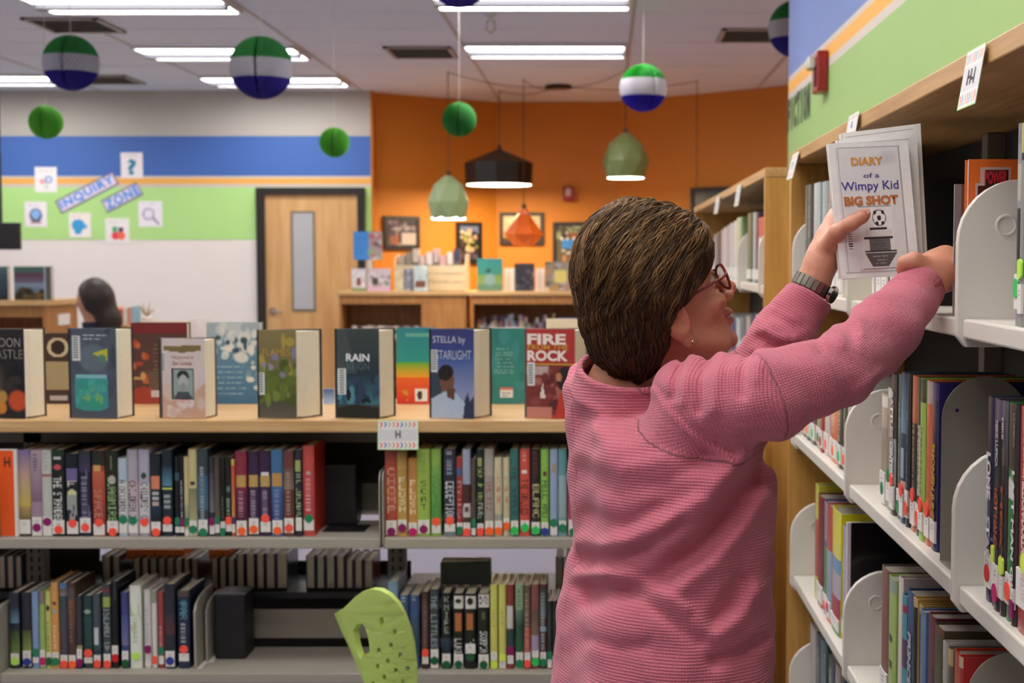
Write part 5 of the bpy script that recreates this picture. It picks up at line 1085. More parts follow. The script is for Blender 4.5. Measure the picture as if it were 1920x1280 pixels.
# far bookcase books
g1 = 'books in the second tall bookcase'
fb = [('T', 1336, 1340, 440, '#8c98a8'), ('T', 1341, 1346, 436, '#3c3c48'), ('T', 1347, 1352, 432, '#b0b0b8'), ('T', 1353, 1358, 428, '#c8ccd4'), ('T', 1359, 1364, 424, '#a8b0b8'), ('T', 1365, 1371, 420, '#c4c8cc'), ('T', 1372, 1377, 416, '#d4dcd8'), ('T', 1378, 1384, 410, '#c0d0a0'), ('T', 1385, 1388, 408, '#7c9c68'),
      ('T', 1398, 1405, 402, '#54704c'), ('T', 1406, 1411, 400, '#a8b0b4'), ('T', 1412, 1416, 400, '#54385c'), ('T', 1417, 1427, 410, '#d03438')]
fb += [('B', 1340 + k * 9, 1347 + k * 9, 600 - k * 1.5, ['#b8bcc0', '#c8c4b8', '#8c9c90', '#3c4878', '#c0ccd0', '#787c84', '#bcb49c', '#34406c', '#a8b4ac', '#5c5c68'][k]) for k in range(10)]
fb += [('C', 1340 + k * 9, 1347 + k * 9, 760 + k * 5, ['#3c4048', '#a8a498', '#6c5c54', '#b8b4a8', '#2c3c4c', '#8c4038', '#c0b8a8', '#44544c', '#8c8c94', '#3c3434'][k]) for k in range(10)]
lk = ['pale blue', 'dark', 'silver', 'white', 'misty', 'chalky', 'mint', 'lime edged', 'leaf green', 'moss', 'ash', 'violet', 'scarlet'] + ['pale grey', 'cream', 'sage grey', 'indigo', 'ice blue', 'mid grey', 'sand', 'navy', 'grey green', 'dark grey'] + ['charcoal', 'beige', 'umber', 'light stone', 'ink blue', 'rust', 'pale sand', 'dark sage', 'cool grey', 'brown black']
for i, (sh, u0, u1, vt, base) in enumerate(fb):
    n_ = i if i < 13 else (i - 13) % 10
    rbook(sh, u0, u1, vt, base, [('b', .3, .62, '#d8d4d4', .2, .8)] if i == 12 else [], (.0125, .045), None, lk[i], '%s from the far end, %s of second tall case' % (ORD[n_], GR[sh][1]), g1, 370 + i, depth=.16)
# hanging label cards on the fascia
def fcard(u_top_l, u_top_r, vtop, u_bot_l, vbot, letter, label, X=XF - .004):
    A = PX(u_top_l, vtop[0], X); B = PX(u_top_r, vtop[1], X)
    Cb = P(u_bot_l, vbot, A.y); Dn = Vector((Cb.x - A.x, 0, Cb.z - A.z))
    # local axes: along the board towards the camera, and upwards
    ux = Vector((0, B.y - A.y, 0)); uy = -Dn
    card(A + Dn, ux, uy, letter, label, 'label cards on the tall bookcases')
fcard(1814, 1849, (98, 77), 1794, 208, 'H-I', 'large hanging card lettered near the upper right corner')
fcard(1592, 1611, (218, 210), 1584, 262, 'G', 'hanging card just above the held books')
fcard(1486, 1498, (290, 284), 1474, 338, 'F', 'hanging card at the oak corner left of the held books')
fcard(1382, 1390, (349, 345), 1376, 388, 'E', 'hanging card on the second tall bookcase, nearer one')
fcard(1343, 1350, (370, 367), 1338, 402, 'D', 'hanging card on the second tall bookcase, farther one')
# black gadget under the top board
p = PX(1895, 150, .62); t = empty('black_clip', p, 'small dark plastic bracket under the top board at upper right', 'bracket')
bx('clip_body', M_black, (p.x - .03, p.x + .05, p.y - .01, p.y + .01, p.z - .02, p.z + .022), t, .008)
MB().lathe([(0, -.004), (.012, -.004), (.012, .004), (0, .004)], (p.x, p.y - .013, p.z), 12).build('clip_screw', M_metaldk, t, fix=True)
# ================================================================ DISTANT FURNITURE
def wood_case(name, x0, x1, y0, y1, z, openings, label, shelves=(), end=None):
    t = empty(name, ((x0 + x1) / 2, (y0 + y1) / 2, 0), label, 'bookcase')
    bx('top_board', M_woodx, (x0 - .02, x1 + .02, y0 - .02, y1, z - .035, z), t, .003)
    bx('back_panel', M_wooddk, (x0 + .021, x1 - .021, y1 - .02, y1 - .002, 0, z - .036), t)
    bx('side_panel', M_wooddk, (x0, x0 + .02, y0, y1 - .002, 0, z - .036), t); bx('side_panel', M_wooddk, (x1 - .02, x1, y0, y1 - .002, 0, z - .036), t)
    bx('front_rail', M_wooddk, (x0 + .021, x1 - .021, y0, y0 + .02, z - .11, z - .036), t)
    for s in shelves: bx('shelf', M_wooddk, (x0 + .021, x1 - .021, y0 + .02, y1 - .021, s - .02, s), t)
    return t
def far_books(n, x0, x1, y, z, hmin, hmax, pal, label, group, seed):
    g_ = np.random.default_rng(seed); x = x0; i = 0; w0 = (x1 - x0) / n
    for i in range(n):
        w = w0 * .92; h = hmin + (hmax - hmin) * g_.random(); c_ = pal[int(g_.integers(len(pal)))]
        cv = canvas(8, 2, c_); p_rect(cv, .25, .6, 0, 1, pal[int(g_.integers(len(pal)))])
        book((x0 + i * w0, y + .02 * g_.random(), z + .001), 0, w, h, .14, cv, c_, label % ORD[i], group)
# left far case with two displayed books, beside the seated person
Yl = 9.1; zl = P(60, 563, Yl).z
xa, xb = P(-140, 600, Yl).x, P(86, 600, Yl).x
t = wood_case('wooden_bookcase', xa, xb, Yl, Yl + .55, zl, None, 'low oak bookcase at far left beside the seated person', (zl - .45, zl - .8))
a, b = PX(110, 610, xb + .003), PX(131, 587, xb + .003)
bx('taped_notice', M_white, (xb, xb + .002, min(a.y, b.y), max(a.y, b.y), a.z, b.z), t)
def standing(u0, u1, vt, vb, Y, z, paint, label, group, depth=.03, edge='#e4dccc'):
    x0, x1 = lx(u0, Y), lx(u1, Y); h = (vb - vt) * Y / F_PX
    t = empty('standing_book', (x0, Y, z + .001), label, 'book', group)
    cv = canvas(34, 26, '#404040'); paint(cv)
    grid_sheet(cv, (0, 0, 0), (x1 - x0, 0, 0), (0, 0, h), .004, 'front_cover', GLOSS, t)
    MB().box(.004, x1 - x0 - .002, .0045, depth, .004, h - .004).build('page_block', M_pages, t, local=True)
    MB().box(0, x1 - x0, depth + .0005, depth + .004, 0, h).build('back_cover', M_black, t, local=True)
def f1(a): p_grad(a, 0, .2, '#3c6858', '#4c5c5c'); p_grad(a, .2, .5, '#5c3444', '#6c6478'); p_grad(a, .5, 1, '#8094a8', '#3c2c18'); p_noise(a, .7, 1, 0, 1, ['#4c3c1c', '#2c2418', '#6c5428'], 12, .12, 3); p_rect(a, 0, 1, .8, .86, '#a8b0b8'); p_rect(a, 0, 1, .86, 1, '#5c5c58')
standing(27, 97, 497, 560, Yl + .03, zl, f1, 'dark landscape covered book standing on the far left oak case', 'books on the far left case')
def f2(a): p_grad(a, 0, .3, '#4c6c70', '#3c4c54'); p_grad(a, .3, 1, '#3c4c5c', '#20282c'); 
standing(-50, 16, 497, 560, Yl + .03, zl, f2, 'dark teal book cut by the left edge on the far oak case', 'books on the far left case')
# blurry bowl / books right of the person
Yb = 9.8; tb = P(230, 607, Yb).z - .01
t = empty('reading_table', (lx(240, Yb), Yb + .3, 0), 'pale table edge with small books beyond the seated person', 'table')
bx('table_top', M_wood, (lx(170, Yb), lx(330, Yb), Yb, Yb + .6, tb - .03, tb), t, .004)
for (x, y) in ((lx(180, Yb), Yb + .05), (lx(320, Yb), Yb + .05), (lx(180, Yb), Yb + .55), (lx(320, Yb), Yb + .55)): MB().tube([(x, y, 0), (x, y, tb - .03)], .02, 8).build('leg', M_metal, t)
for i, c_ in enumerate(['#5c7488', '#e07c50', '#d8d0c8', '#e8a078', '#c84c40', '#dcd8d4', '#e09070', '#88c0dc']):
    x = lx(190 + i * 8, Yb + .1); cv = canvas(6, 2, c_); book((x, Yb + .1, tb + .001), 0, .027, (34 - (i * 5) % 7) * Yb / F_PX, .12, cv, c_, '%s small book from the left on the table by the seated person' % ORD[i], 'small books on the reading table')
p = P(276, 604, Yb + .15); t = empty('small_plant', (p.x, p.y, tb), 'small tan and white ornament at the right end of the table', 'ornament')
MB().lathe([(0, .001), (.03, .001), (.04, .05), (.03, .06), (0, .06)], (p.x, p.y, tb), 10).build('pot', M_white, t, fix=True)
s = MB()
for k in range(7): a_ = k * .9; s.tube([(p.x, p.y, tb + .05), (p.x + .03 * math.cos(a_), p.y + .03 * math.sin(a_), tb + .09), (p.x + .055 * math.cos(a_), p.y + .055 * math.sin(a_), tb + .1 + .01 * k)], [.006, .005, .002], 5)
s.build('dry_stems', mat('tan_stems', '#b0946c', .8), t)
# two oak cases in front of the orange wall
Yc = 12.1; zc = P(760, 546, Yc).z
x0, x1 = lx(636, Yc), lx(874, Yc); xm = lx(790, Yc)
case_l = wood_case('wooden_bookcase', x0, x1, Yc, Yc + .42, zc, None, 'oak bookcase with white books inside, just right of the door', (zc - .42, zc - .8))
bx('front_panel', wood('cabinet_front_wood', '#a5703a', '#bd8a50', (8, 8, .8), .4, 4), (xm, x1 - .021, Yc, Yc + .018, 0, zc - .112), case_l)
far_books(13, lx(655, Yc), xm - .03, Yc + .1, zc - .42, .1, .115, ['#d8d0c8', '#c8a898', '#e0dcd8', '#b0a89c', '#5c5048'], '%s small pale book inside the oak case right of the door', 'pale books in the left oak case', 5)
x2, x3 = x1 + .045, lx(1250, Yc)
case_r = wood_case('wooden_bookcase', x2, x3, Yc - .02, Yc + .42, zc, None, 'oak bookcase with dark interior, left of the woman\'s head', (zc - .42, zc - .8))
far_books(28, lx(893, Yc), lx(1040, Yc), Yc + .1, zc - .42, .12, .22, ['#c8c0bc', '#5c5064', '#9cb0c4', '#b8a868', '#a86458', '#3c3840', '#8c6c84', '#607890', '#dcd8d4'], '%s little book from the left inside the dark oak case', 'small books in the right oak case', 6)
x = lx(1046, Yc); t = empty('storage_bin', (x, Yc + .1, zc - .419), 'blue fabric bin inside the dark oak case', 'bin')
bx('bin_body', mat('blue_fabric', '#4c5488', .8), (x, x + .3, Yc + .08, Yc + .3, zc - .418, zc - .24), t, .01); bx('bin_rim', mat('blue_fabric_rim', '#5c649c', .8), (x - .005, x + .305, Yc + .075, Yc + .305, zc - .25, zc - .235), t, .004)
# things on those cases
GT = 'books standing on the far oak cases'
def mk(bg, spots, seed, **k):
    def f(a):
        a[:] = lin(bg); p_noise(a, 0, 1, 0, 1, spots, 16, .1, seed)
        for r in k.get('rects', ()): p_rect(a, *r)
    return f
Yt = Yc + .06
standing(660, 686, 499, 541, Yt, zc, mk('#dcd8e0', ['#c8c8d0', '#e8e8ec'], 1, rects=[(.4, .75, .35, .65, '#8c5448'), (.85, 1, 0, 1, '#8ca074')]), 'small white book with a dark figure, leftmost on the far oak cases', GT)
standing(690, 732, 499, 541, Yt, zc, mk('#d0c4cc', ['#b0a0a8', '#e0d4dc', '#8c9090'], 2, rects=[(.4, .7, .2, .45, '#4c4844'), (.8, 1, 0, 1, '#d8b8d4')]), 'pinkish white book second from left on the far oak cases', GT)
standing(740, 757, 499, 541, Yt, zc, mk('#d4c8a8', ['#c0b088', '#e0d8c0'], 3), 'narrow straw coloured book on the far oak cases', GT)
standing(758, 774, 499, 541, Yt + .02, zc, mk('#98a0b4', ['#687088', '#c8ccd4'], 4), 'narrow grey blue book on the far oak cases', GT)
standing(776, 802, 493, 541, Yt - .06, zc, mk('#b8c8cc', ['#98a8b0', '#d0dcdc'], 5, rects=[(.6, .85, .1, .85, '#7c5040')]), 'pale blue book with brown shape on the far oak cases', GT)
def f3(a): p_grad(a, 0, .5, '#3c8c8c', '#489080'); p_grad(a, .5, .8, '#7c9c50', '#88a060'); p_grad(a, .8, 1, '#5c8c78', '#6c8c70'); p_ell(a, .65, .5, .2, .25, '#88a8a8', .5); p_ell(a, .38, .45, .06, .1, '#205058')
standing(895, 942, 480, 541, Yt, zc, f3, 'teal and green book standing nearest the tall framed picture', GT)
def f4(a): a[:] = lin('#3c3c44'); p_noise(a, .3, .9, 0, 1, ['#28282c', '#5c5c68', '#8c847c', '#404860'], 22, .08, 6)
standing(965, 1002, 489, 541, Yt, zc, f4, 'dark group portrait book between two colourful books', GT)
def f5(a): a[:] = lin('#8c8478'); p_noise(a, 0, 1, 0, 1, ['#c8c4bc', '#6c6c5c', '#a88458', '#586048', '#b0a0a8'], 34, .09, 7); p_rect(a, .3, .7, .3, .7, '#d0c870')
standing(1022, 1080, 486, 541, Yt, zc, f5, 'busy collage book with yellow square, beside the woman\'s hair', GT)
for i, (u, w) in enumerate(((944, 9), (955, 9), (1004, 7), (1012, 8))):
    t = empty('page_stack', (lx(u, Yt), Yt + .05, zc + .001), '%s cream block of paperbacks between the standing books' % ORD[i], 'book', 'cream paperbacks on the far oak case')
    bx('cover', M_white, (lx(u, Yt), lx(u + w, Yt), Yt + .05, Yt + .054, zc + .001, zc + .2), t); bx('page_block', M_pages, (lx(u, Yt) + .002, lx(u + w, Yt) - .002, Yt + .0545, Yt + .15, zc + .001, zc + .196), t)
# pale wooden display box with books inside
M_birch = mat('pale_birch', '#d8c4a0', .5)
xa, xb = lx(803, Yt), lx(872, Yt); h1, h2 = 70 * Yt / F_PX, 48 * Yt / F_PX
t = empty('display_box', ((xa + xb) / 2, Yt, zc), 'pale birch box of upright picture books on the far oak case', 'box')
MB().prism([(xb, Yt, zc + .001), (xb, Yt + .3, zc + .001), (xb, Yt + .3, zc + h1), (xb, Yt + .1, zc + h1), (xb, Yt, zc + h2)], (.012, 0, 0)).build('side_board', M_birch, t, fix=True)
MB().prism([(lx(738, Yt), Yt + .07, zc + .001), (lx(738, Yt), Yt + .3, zc + .001), (lx(738, Yt), Yt + .3, zc + h1), (lx(738, Yt), Yt + .1, zc + h1 * .9), (lx(738, Yt), Yt + .07, zc + h2)], (.012, 0, 0)).build('side_board', M_birch, t, fix=True)
for k in range(3): bx('front_slat', M_birch, (xa + .03 if 0 else lx(738, Yt) + .012, xb, Yt + .072, Yt + .084, zc + .006 + k * .075, zc + .075 + k * .075), t)
bx('base_board', M_birch, (lx(738, Yt) + .012, xb, Yt + .085, Yt + .3, zc + .001, zc + .012), t)
for i in range(9):
    c_ = ['#a8a094', '#8c8880', '#c8c0b8', '#d0b8b4', '#e0d8d8', '#c8b0b0', '#d8a8a8', '#dcd4cc', '#3c4468'][i]
    x = lx(745 + i * 13, Yt); cv = canvas(6, 3, c_); p_rect(cv, .3, .6, 0, 1, '#70706c')
    book((x, Yt + .11 + .004 * (i % 3), zc + .013), 0, .05, .30 + .03 * ((i * 7) % 3), .12, cv, c_, '%s picture book from the left in the birch box' % ORD[i], 'picture books in the birch box', tilt=.0)
# blue and picture leaflet stand
xa = lx(684, Yt)
t = empty('leaflet_stand', (xa, Yt + .1, zc), 'white stand holding a blue leaflet left of the framed collage', 'stand')
bx('stand_base', M_white, (xa - .02, xa + .12, Yt + .05, Yt + .16, zc + .001, zc + .012), t); bx('stand_post', M_white, (xa + .02, xa + .05, Yt + .09, Yt + .1, zc + .012, zc + .33), t)
cv = canvas(30, 30, '#4c90dc'); p_rect(cv, 0, 1, .52, 1, '#a89c98'); p_noise(cv, 0, 1, .55, 1, ['#b8686c', '#88b080', '#d0c8c4', '#6c6c74'], 16, .08, 4); p_lines(cv, .15, .85, .08, .48, 4, '#2c64b0', 3)
a_, b_ = P(663, 487, Yt + .08), P(716, 434, Yt + .08)
t2 = MB().box(xa + .0, xa + .001, Yt + .09, Yt + .091, zc + .2, zc + .201)
grid_sheet(cv, (a_.x - xa, -.02, a_.z - zc), (b_.x - a_.x, 0, 0), (0, 0, b_.z - a_.z), .004, 'leaflet', GLOSS, t)
# ================================================================ GREEN CHAIR
Yg = 3.08
def C3(u, v): return P(u, v, Yg + (782 - u) * .0011)
outer = [(632, 1149), (650, 1138), (672, 1116), (686, 1106), (700, 1102), (716, 1104), (733, 1113), (748, 1129), (760, 1150), (771, 1178), (778, 1206), (782, 1236), (783, 1262), (782, 1290), (779, 1330), (772, 1380), (760, 1420), (735, 1425), (716, 1390), (704, 1340), (692, 1290), (676, 1250), (660, 1212), (645, 1180)]
hole = [(667, 1180), (676, 1168), (684, 1167), (690, 1176), (694, 1190), (697, 1208), (697, 1220), (692, 1224), (685, 1226), (681, 1233), (676, 1222), (671, 1205)]
holes = [hole]
for (u, v, a_, b_) in [(719, 1164, 4, 10)]: holes.append([(u + a_ * math.cos(t_), v + b_ * math.sin(t_)) for t_ in [2 * math.pi * k / 10 for k in range(10)]])
for (u, v) in [(743, 1182), (714, 1218), (736, 1208), (752, 1226), (730, 1238), (712, 1248), (745, 1256), (724, 1268), (758, 1276), (704, 1276 + 4), (741, 1290), (765, 1252)]:
    holes.append([(u + 3.2 * math.cos(t_) , v + 6.0 * math.sin(t_)) for t_ in [2 * math.pi * k / 8 for k in range(8)]])
# subtle curve: rasterised shell as a fine grid so that it can bend
def chair_pt(u, v, off):
    s = (u - 705) / 80; bend = .05 * s * s - .012; y = Yg + (782 - u) * .0009 + bend + off + (v - 1100) * .00012
    return P(u, v, y)
import bmesh
bm = bmesh.new()
loops = [outer] + holes; pts2 = [Vector((u, v, 0)) for l in loops for u, v in l]
tri = tessellate_polygon([[Vector((u, v, 0)) for u, v in l] for l in loops])
vs = [bm.verts.new(p_) for p_ in pts2]
for t_ in tri:
    try: bm.faces.new([vs[i] for i in t_])
    except ValueError: pass
for it in range(3):
    long_ = [e for e in bm.edges if e.calc_length() > 26 / (1 + .0 * it)]
    if long_: bmesh.ops.subdivide_edges(bm, edges=long_, cuts=1); bmesh.ops.triangulate(bm, faces=bm.faces)
me = bpy.data.meshes.new('backrest')
for v_ in bm.verts: v_.co = chair_pt(v_.co.x, v_.co.y, 0)
ch = empty('plastic_chair', (P(705, 1300, Yg).x, Yg + .2, 0), 'lime green moulded plastic chair with perforated back', 'chair')
for v_ in bm.verts: v_.co -= Vector(ch.location)
bmesh.ops.recalc_face_normals(bm, faces=bm.faces); bm.to_mesh(me); bm.free(); me.materials.append(M_green_plastic); me.shade_smooth()
o = bpy.data.objects.new('backrest', me); COL.objects.link(o); o.parent = ch
sm = o.modifiers.new('t', 'SOLIDIFY'); sm.thickness = .016; sm.offset = 0; bv = o.modifiers.new('b', 'BEVEL'); bv.width = .003; bv.segments = 2; bv.limit_method = 'ANGLE'; bv.angle_limit = .9
cx, cy = ch.location.x, Yg - .02
M_g = M_green_plastic
st = MB(); n = 14; vs_ = []
for i in range(n + 1):
    for j in range(n + 1):
        a_, b_ = i / n * 2 - 1, j / n * 2 - 1; k = (1 - .12 * b_ * b_, 1 - .12 * a_ * a_)
        vs_.append((cx + .02 + a_ * .21 * k[0], cy + .22 + b_ * .2 * k[1], .45 + .02 * (a_ * a_) - .02 * max(0, -b_ - .4) + .05 * max(0, -b_ - .6) * 0))
st.add(vs_, [(i * (n + 1) + j, (i + 1) * (n + 1) + j, (i + 1) * (n + 1) + j + 1, i * (n + 1) + j + 1) for i in range(n) for j in range(n)])
o = st.build('seat', M_g, ch, smooth=True, fix=True); sm = o.modifiers.new('t', 'SOLIDIFY'); sm.thickness = .012
for sx in (-1, 1):
    for sy in (-1, 1):
        MB().tube([(cx + .02 + sx * .15, cy + .22 + sy * .14, .445), (cx + .02 + sx * .21, cy + .22 + sy * .2, .012)], .011, 8).build('leg', M_chrome, ch)
        MB().lathe([(0, 0), (.016, 0), (.014, .02), (0, .02)], (cx + .02 + sx * .21, cy + .22 + sy * .2, .0), 10).build('foot_cap', M_black, ch, fix=True)
MB().tube([(cx + .02, cy + .05, .445), (cx + .03, cy + .03, .48), (cx + .04, cy + .06, .55)], .016, 8).build('back_support', M_g, ch)
# ================================================================ SIGNED-DISTANCE MODELLING (people)
def surface_nets(D, org, h):
    nx, ny, nz = D.shape; S = D < 0
    c = np.zeros((nx - 1, ny - 1, nz - 1), np.uint8)
    for dx in (0, 1):
        for dy in (0, 1):
            for dz in (0, 1): c += S[dx:nx - 1 + dx, dy:ny - 1 + dy, dz:nz - 1 + dz]
    act = np.argwhere((c > 0) & (c < 8)); idx = -np.ones(c.shape, np.int32); idx[tuple(act.T)] = np.arange(len(act))
    acc = np.zeros((len(act), 3)); cnt = np.zeros(len(act)); cor = [(a, b, d) for a in (0, 1) for b in (0, 1) for d in (0, 1)]
    for i, p in enumerate(cor):
        for q in cor[i + 1:]:
            if sum(abs(a - b) for a, b in zip(p, q)) != 1: continue
            v0 = D[act[:, 0] + p[0], act[:, 1] + p[1], act[:, 2] + p[2]]; v1 = D[act[:, 0] + q[0], act[:, 1] + q[1], act[:, 2] + q[2]]
            m = (v0 < 0) != (v1 < 0); t = np.where(m, v0 / np.where(v0 == v1, 1, v0 - v1), 0)[:, None]
            acc += np.where(m[:, None], np.array(p) + t * (np.array(q) - np.array(p)), 0); cnt += m
    V = (act + acc / cnt[:, None]) * h + np.array(org)
    F = []
    for ax in range(3):
        o = [0, 0, 0]; o[ax] = 1; s0 = S[:nx - o[0], :ny - o[1], :nz - o[2]]; s1 = S[o[0]:, o[1]:, o[2]:]
        e = np.argwhere(s0 != s1); b, d = [(1, 2), (2, 0), (0, 1)][ax]
        e = e[(e[:, b] > 0) & (e[:, d] > 0) & (e[:, b] < D.shape[b] - 1) & (e[:, d] < D.shape[d] - 1)]
        ub = np.zeros(3, int); ub[b] = 1; ud = np.zeros(3, int); ud[d] = 1
        q = [idx[tuple((e - x).T)] for x in (0 * ub, ub, ub + ud, ud)]
        f = np.stack(q, 1); ins = s0[tuple(e.T)]
        f[~ins] = f[~ins][:, ::-1]; F.append(f)
    F = np.concatenate(F); F = F[(F >= 0).all(1)]
    return V, F
def sd_mesh(fn, lo, hi, h):
    """evaluate fn(points) on a sparse grid (coarse blocks first)"""
    lo = np.array(lo, float); n = np.ceil((np.array(hi) - lo) / h).astype(int) + 1; B = 10; nb = (n + B - 1) // B; n = nb * B
    D = np.full(n, .05, np.float32)
    g = np.stack(np.meshgrid(*[np.arange(k) for k in nb], indexing='ij'), -1).reshape(-1, 3)
    ctr = lo + (g * B + B / 2) * h; dc = fn(ctr); R = B * h * .87 * 1.5 + .012
    loc = np.stack(np.meshgrid(*[np.arange(B)] * 3, indexing='ij'), -1).reshape(-1, 3)
    near_ = np.abs(dc) < R
    for k in np.nonzero(~near_ & (dc < 0))[0]:
        i = g[k] * B; D[i[0]:i[0] + B, i[1]:i[1] + B, i[2]:i[2] + B] = -.05
    sel = np.nonzero(near_)[0]
    for c0 in range(0, len(sel), 150):
        s = sel[c0:c0 + 150]; I = (g[s] * B)[:, None, :] + loc[None]; pts_ = lo + I.reshape(-1, 3) * h; v = fn(pts_); I = I.reshape(-1, 3); D[I[:, 0], I[:, 1], I[:, 2]] = v
    D[0] = D[-1] = .05; D[:, 0] = D[:, -1] = .05; D[:, :, 0] = D[:, :, -1] = .05
    return surface_nets(D, lo, h)
def smin(a, b, k): h_ = np.clip(.5 + .5 * (b - a) / k, 0, 1); return b * (1 - h_) + a * h_ - k * h_ * (1 - h_)
def smax(a, b, k): return -smin(-a, -b, k)
def sphere(p, c, r): return np.linalg.norm(p - np.array(c), axis=1) - r
def ellip(p, c, r):
    q = (p - np.array(c)); r = np.array(r); k0 = np.linalg.norm(q / r, axis=1); k1 = np.linalg.norm(q / (r * r), axis=1); return k0 * (k0 - 1) / np.maximum(k1, 1e-6)
def cone(p, a, b, ra, rb):
    a = np.array(a, float); b = np.array(b, float); ab = b - a; t = np.clip(((p - a) @ ab) / (ab @ ab), 0, 1)
    return np.linalg.norm(p - a - t[:, None] * ab, axis=1) - (ra + (rb - ra) * t)
def chain(p, L, k=.012):
    d = None
    for (a, ra), (b, rb) in zip(L[:-1], L[1:]):
        e = cone(p, a, b, ra, rb); d = e if d is None else smin(d, e, k)
    return d
def np_mesh(name, V, F, m, parent, attrs=None, smooth=True):
    me = bpy.data.meshes.new(name); off = np.array(root_loc(parent)); Vn = (V - off).astype(np.float32)
    me.vertices.add(len(Vn)); me.vertices.foreach_set('co', Vn.ravel()); me.loops.add(F.size); me.loops.foreach_set('vertex_index', F.ravel().astype(np.int32))
    me.polygons.add(len(F)); me.polygons.foreach_set('loop_start', np.arange(0, F.size, 4, dtype=np.int32)); me.update(calc_edges=True)
    for k, a in (attrs or {}).items():
        if a.shape[1] == 3: at = me.attributes.new(k, 'FLOAT_VECTOR', 'POINT'); at.data.foreach_set('vector', a.astype(np.float32).ravel())
        else: at = me.color_attributes.new(k, 'FLOAT_COLOR', 'POINT'); at.data.foreach_set('color', a.astype(np.float32).ravel())
    me.materials.append(m)
    if smooth: me.shade_smooth()
    o = bpy.data.objects.new(name, me); COL.objects.link(o); o.parent = parent
    return o
A3 = lambda u, v, Y: np.array(P(u, v, Y))
# ---------------------------------------------------------------- THE WOMAN
woman = empty('person', (.1, 1.97, 0), 'woman with short brown hair and pink waffle knit top reaching into the tall bookcase', 'person')
yaw, tilt = math.radians(20), math.radians(22)
Fv = np.array([math.cos(yaw) * math.cos(tilt), math.sin(yaw) * math.cos(tilt), math.sin(tilt)])
Rv = np.array([math.sin(yaw), -math.cos(yaw), 0]); Uv = np.cross(Rv, Fv); Hc = A3(1214, 540, 1.98)
def hl(p): q = p - Hc; return np.stack([q @ Fv, q @ Rv, q @ Uv], 1)
def hw(f, l, u): return Hc + Fv * f + Rv * l + Uv * u
def head_sd(p):
    q = hl(p); s = q.copy(); s[:, 1] = np.abs(s[:, 1])
    d = ellip(q, (-.004, 0, .004), (.086, .071, .09))
    d = smin(d, ellip(q, (.044, 0, -.05), (.05, .052, .07)), .025)
    d = smin(d, ellip(q, (.052, 0, -.098), (.043, .036, .024)), .02)
    d = smin(d, cone(s, (.0, .05, -.075), (.065, .025, -.115), .014, .014), .02)
    d = smin(d, ellip(q, (.089, 0, -.118), (.014, .018, .013)), .016)
    d = smin(d, ellip(s, (.068, .035, -.052), (.024, .020, .018)), .014)
    d = smin(d, ellip(s, (.074, .025, -.002), (.016, .028, .010)), .014)
    d = smax(d, -sphere(s, (.103, .031, -.022), .017), .012)
    d = smin(d, sphere(s, (.076, .031, -.022), .0125), .003)
    d = smin(d, cone(q, (.088, 0, -.010), (.119, 0, -.048), .0075, .0105), .008)
    d = smin(d, ellip(s, (.106, .0115, -.055), (.012, .0085, .0085)), .005)
    d = smax(d, -cone(s, (.101, .020, -.058), (.092, .032, -.09), .003, .002), .006); d = smax(d, -cone(s, (.078, .050, -.062), (.080, .046, -.072), .003, .002), .008); d = smax(d, -cone(s, (.088, .05, -.036), (.098, .022, -.044), .0022, .0022), .006); d = smax(d, -ellip(s, (.07, .056, -.085), (.02, .008, .012)), .012)   # cheek fold
    d = smin(d, ellip(q, (.097, 0, -.078), (.012, .021, .0062)), .004)
    d = smin(d, ellip(q, (.095, 0, -.0905), (.013, .018, .0074)), .004)
    d = smax(d, -ellip(s, (.110, 0, -.0845), (.016, .025, .0019)), .002)
    # ears
    e = ellip(s, (-.005, .078, -.046), (.019, .010, .030)); e = smax(e, -ellip(s, (-.001, .092, -.044), (.0125, .011, .021)), .004); e = smin(e, ellip(s, (.004, .077, -.047), (.004, .006, .006)), .003); e = smin(e, ellip(s, (.001, .076, -.077), (.010, .0065, .012)), .006)
    d = smin(d, e, .006)
    # neck
    n = cone(p, hw(-.022, 0, -.06), A3(1163, 735, 2.0), .049, .053); n = smin(n, cone(p, hw(.02, 0, -.10), A3(1215, 745, 2.0), .04, .05), .03)
    return smin(d, n, .02)
SH_R, EL_R, WR_R = A3(1308, 762, 1.85), A3(1572, 694, 1.845), A3(1742, 520, 1.995)
SH_L, EL_L, WR_L = A3(1190, 745, 2.15), A3(1428, 712, 2.11), A3(1524, 532, 2.115)
arm_r = [(SH_R, .036), ((SH_R + EL_R) / 2, .032), (EL_R, .029), ((EL_R + WR_R) / 2, .029), (WR_R, .024)]
arm_l = [(SH_L, .036), (EL_L, .030), ((EL_L + WR_L) / 2, .030), (WR_L, .0245)]
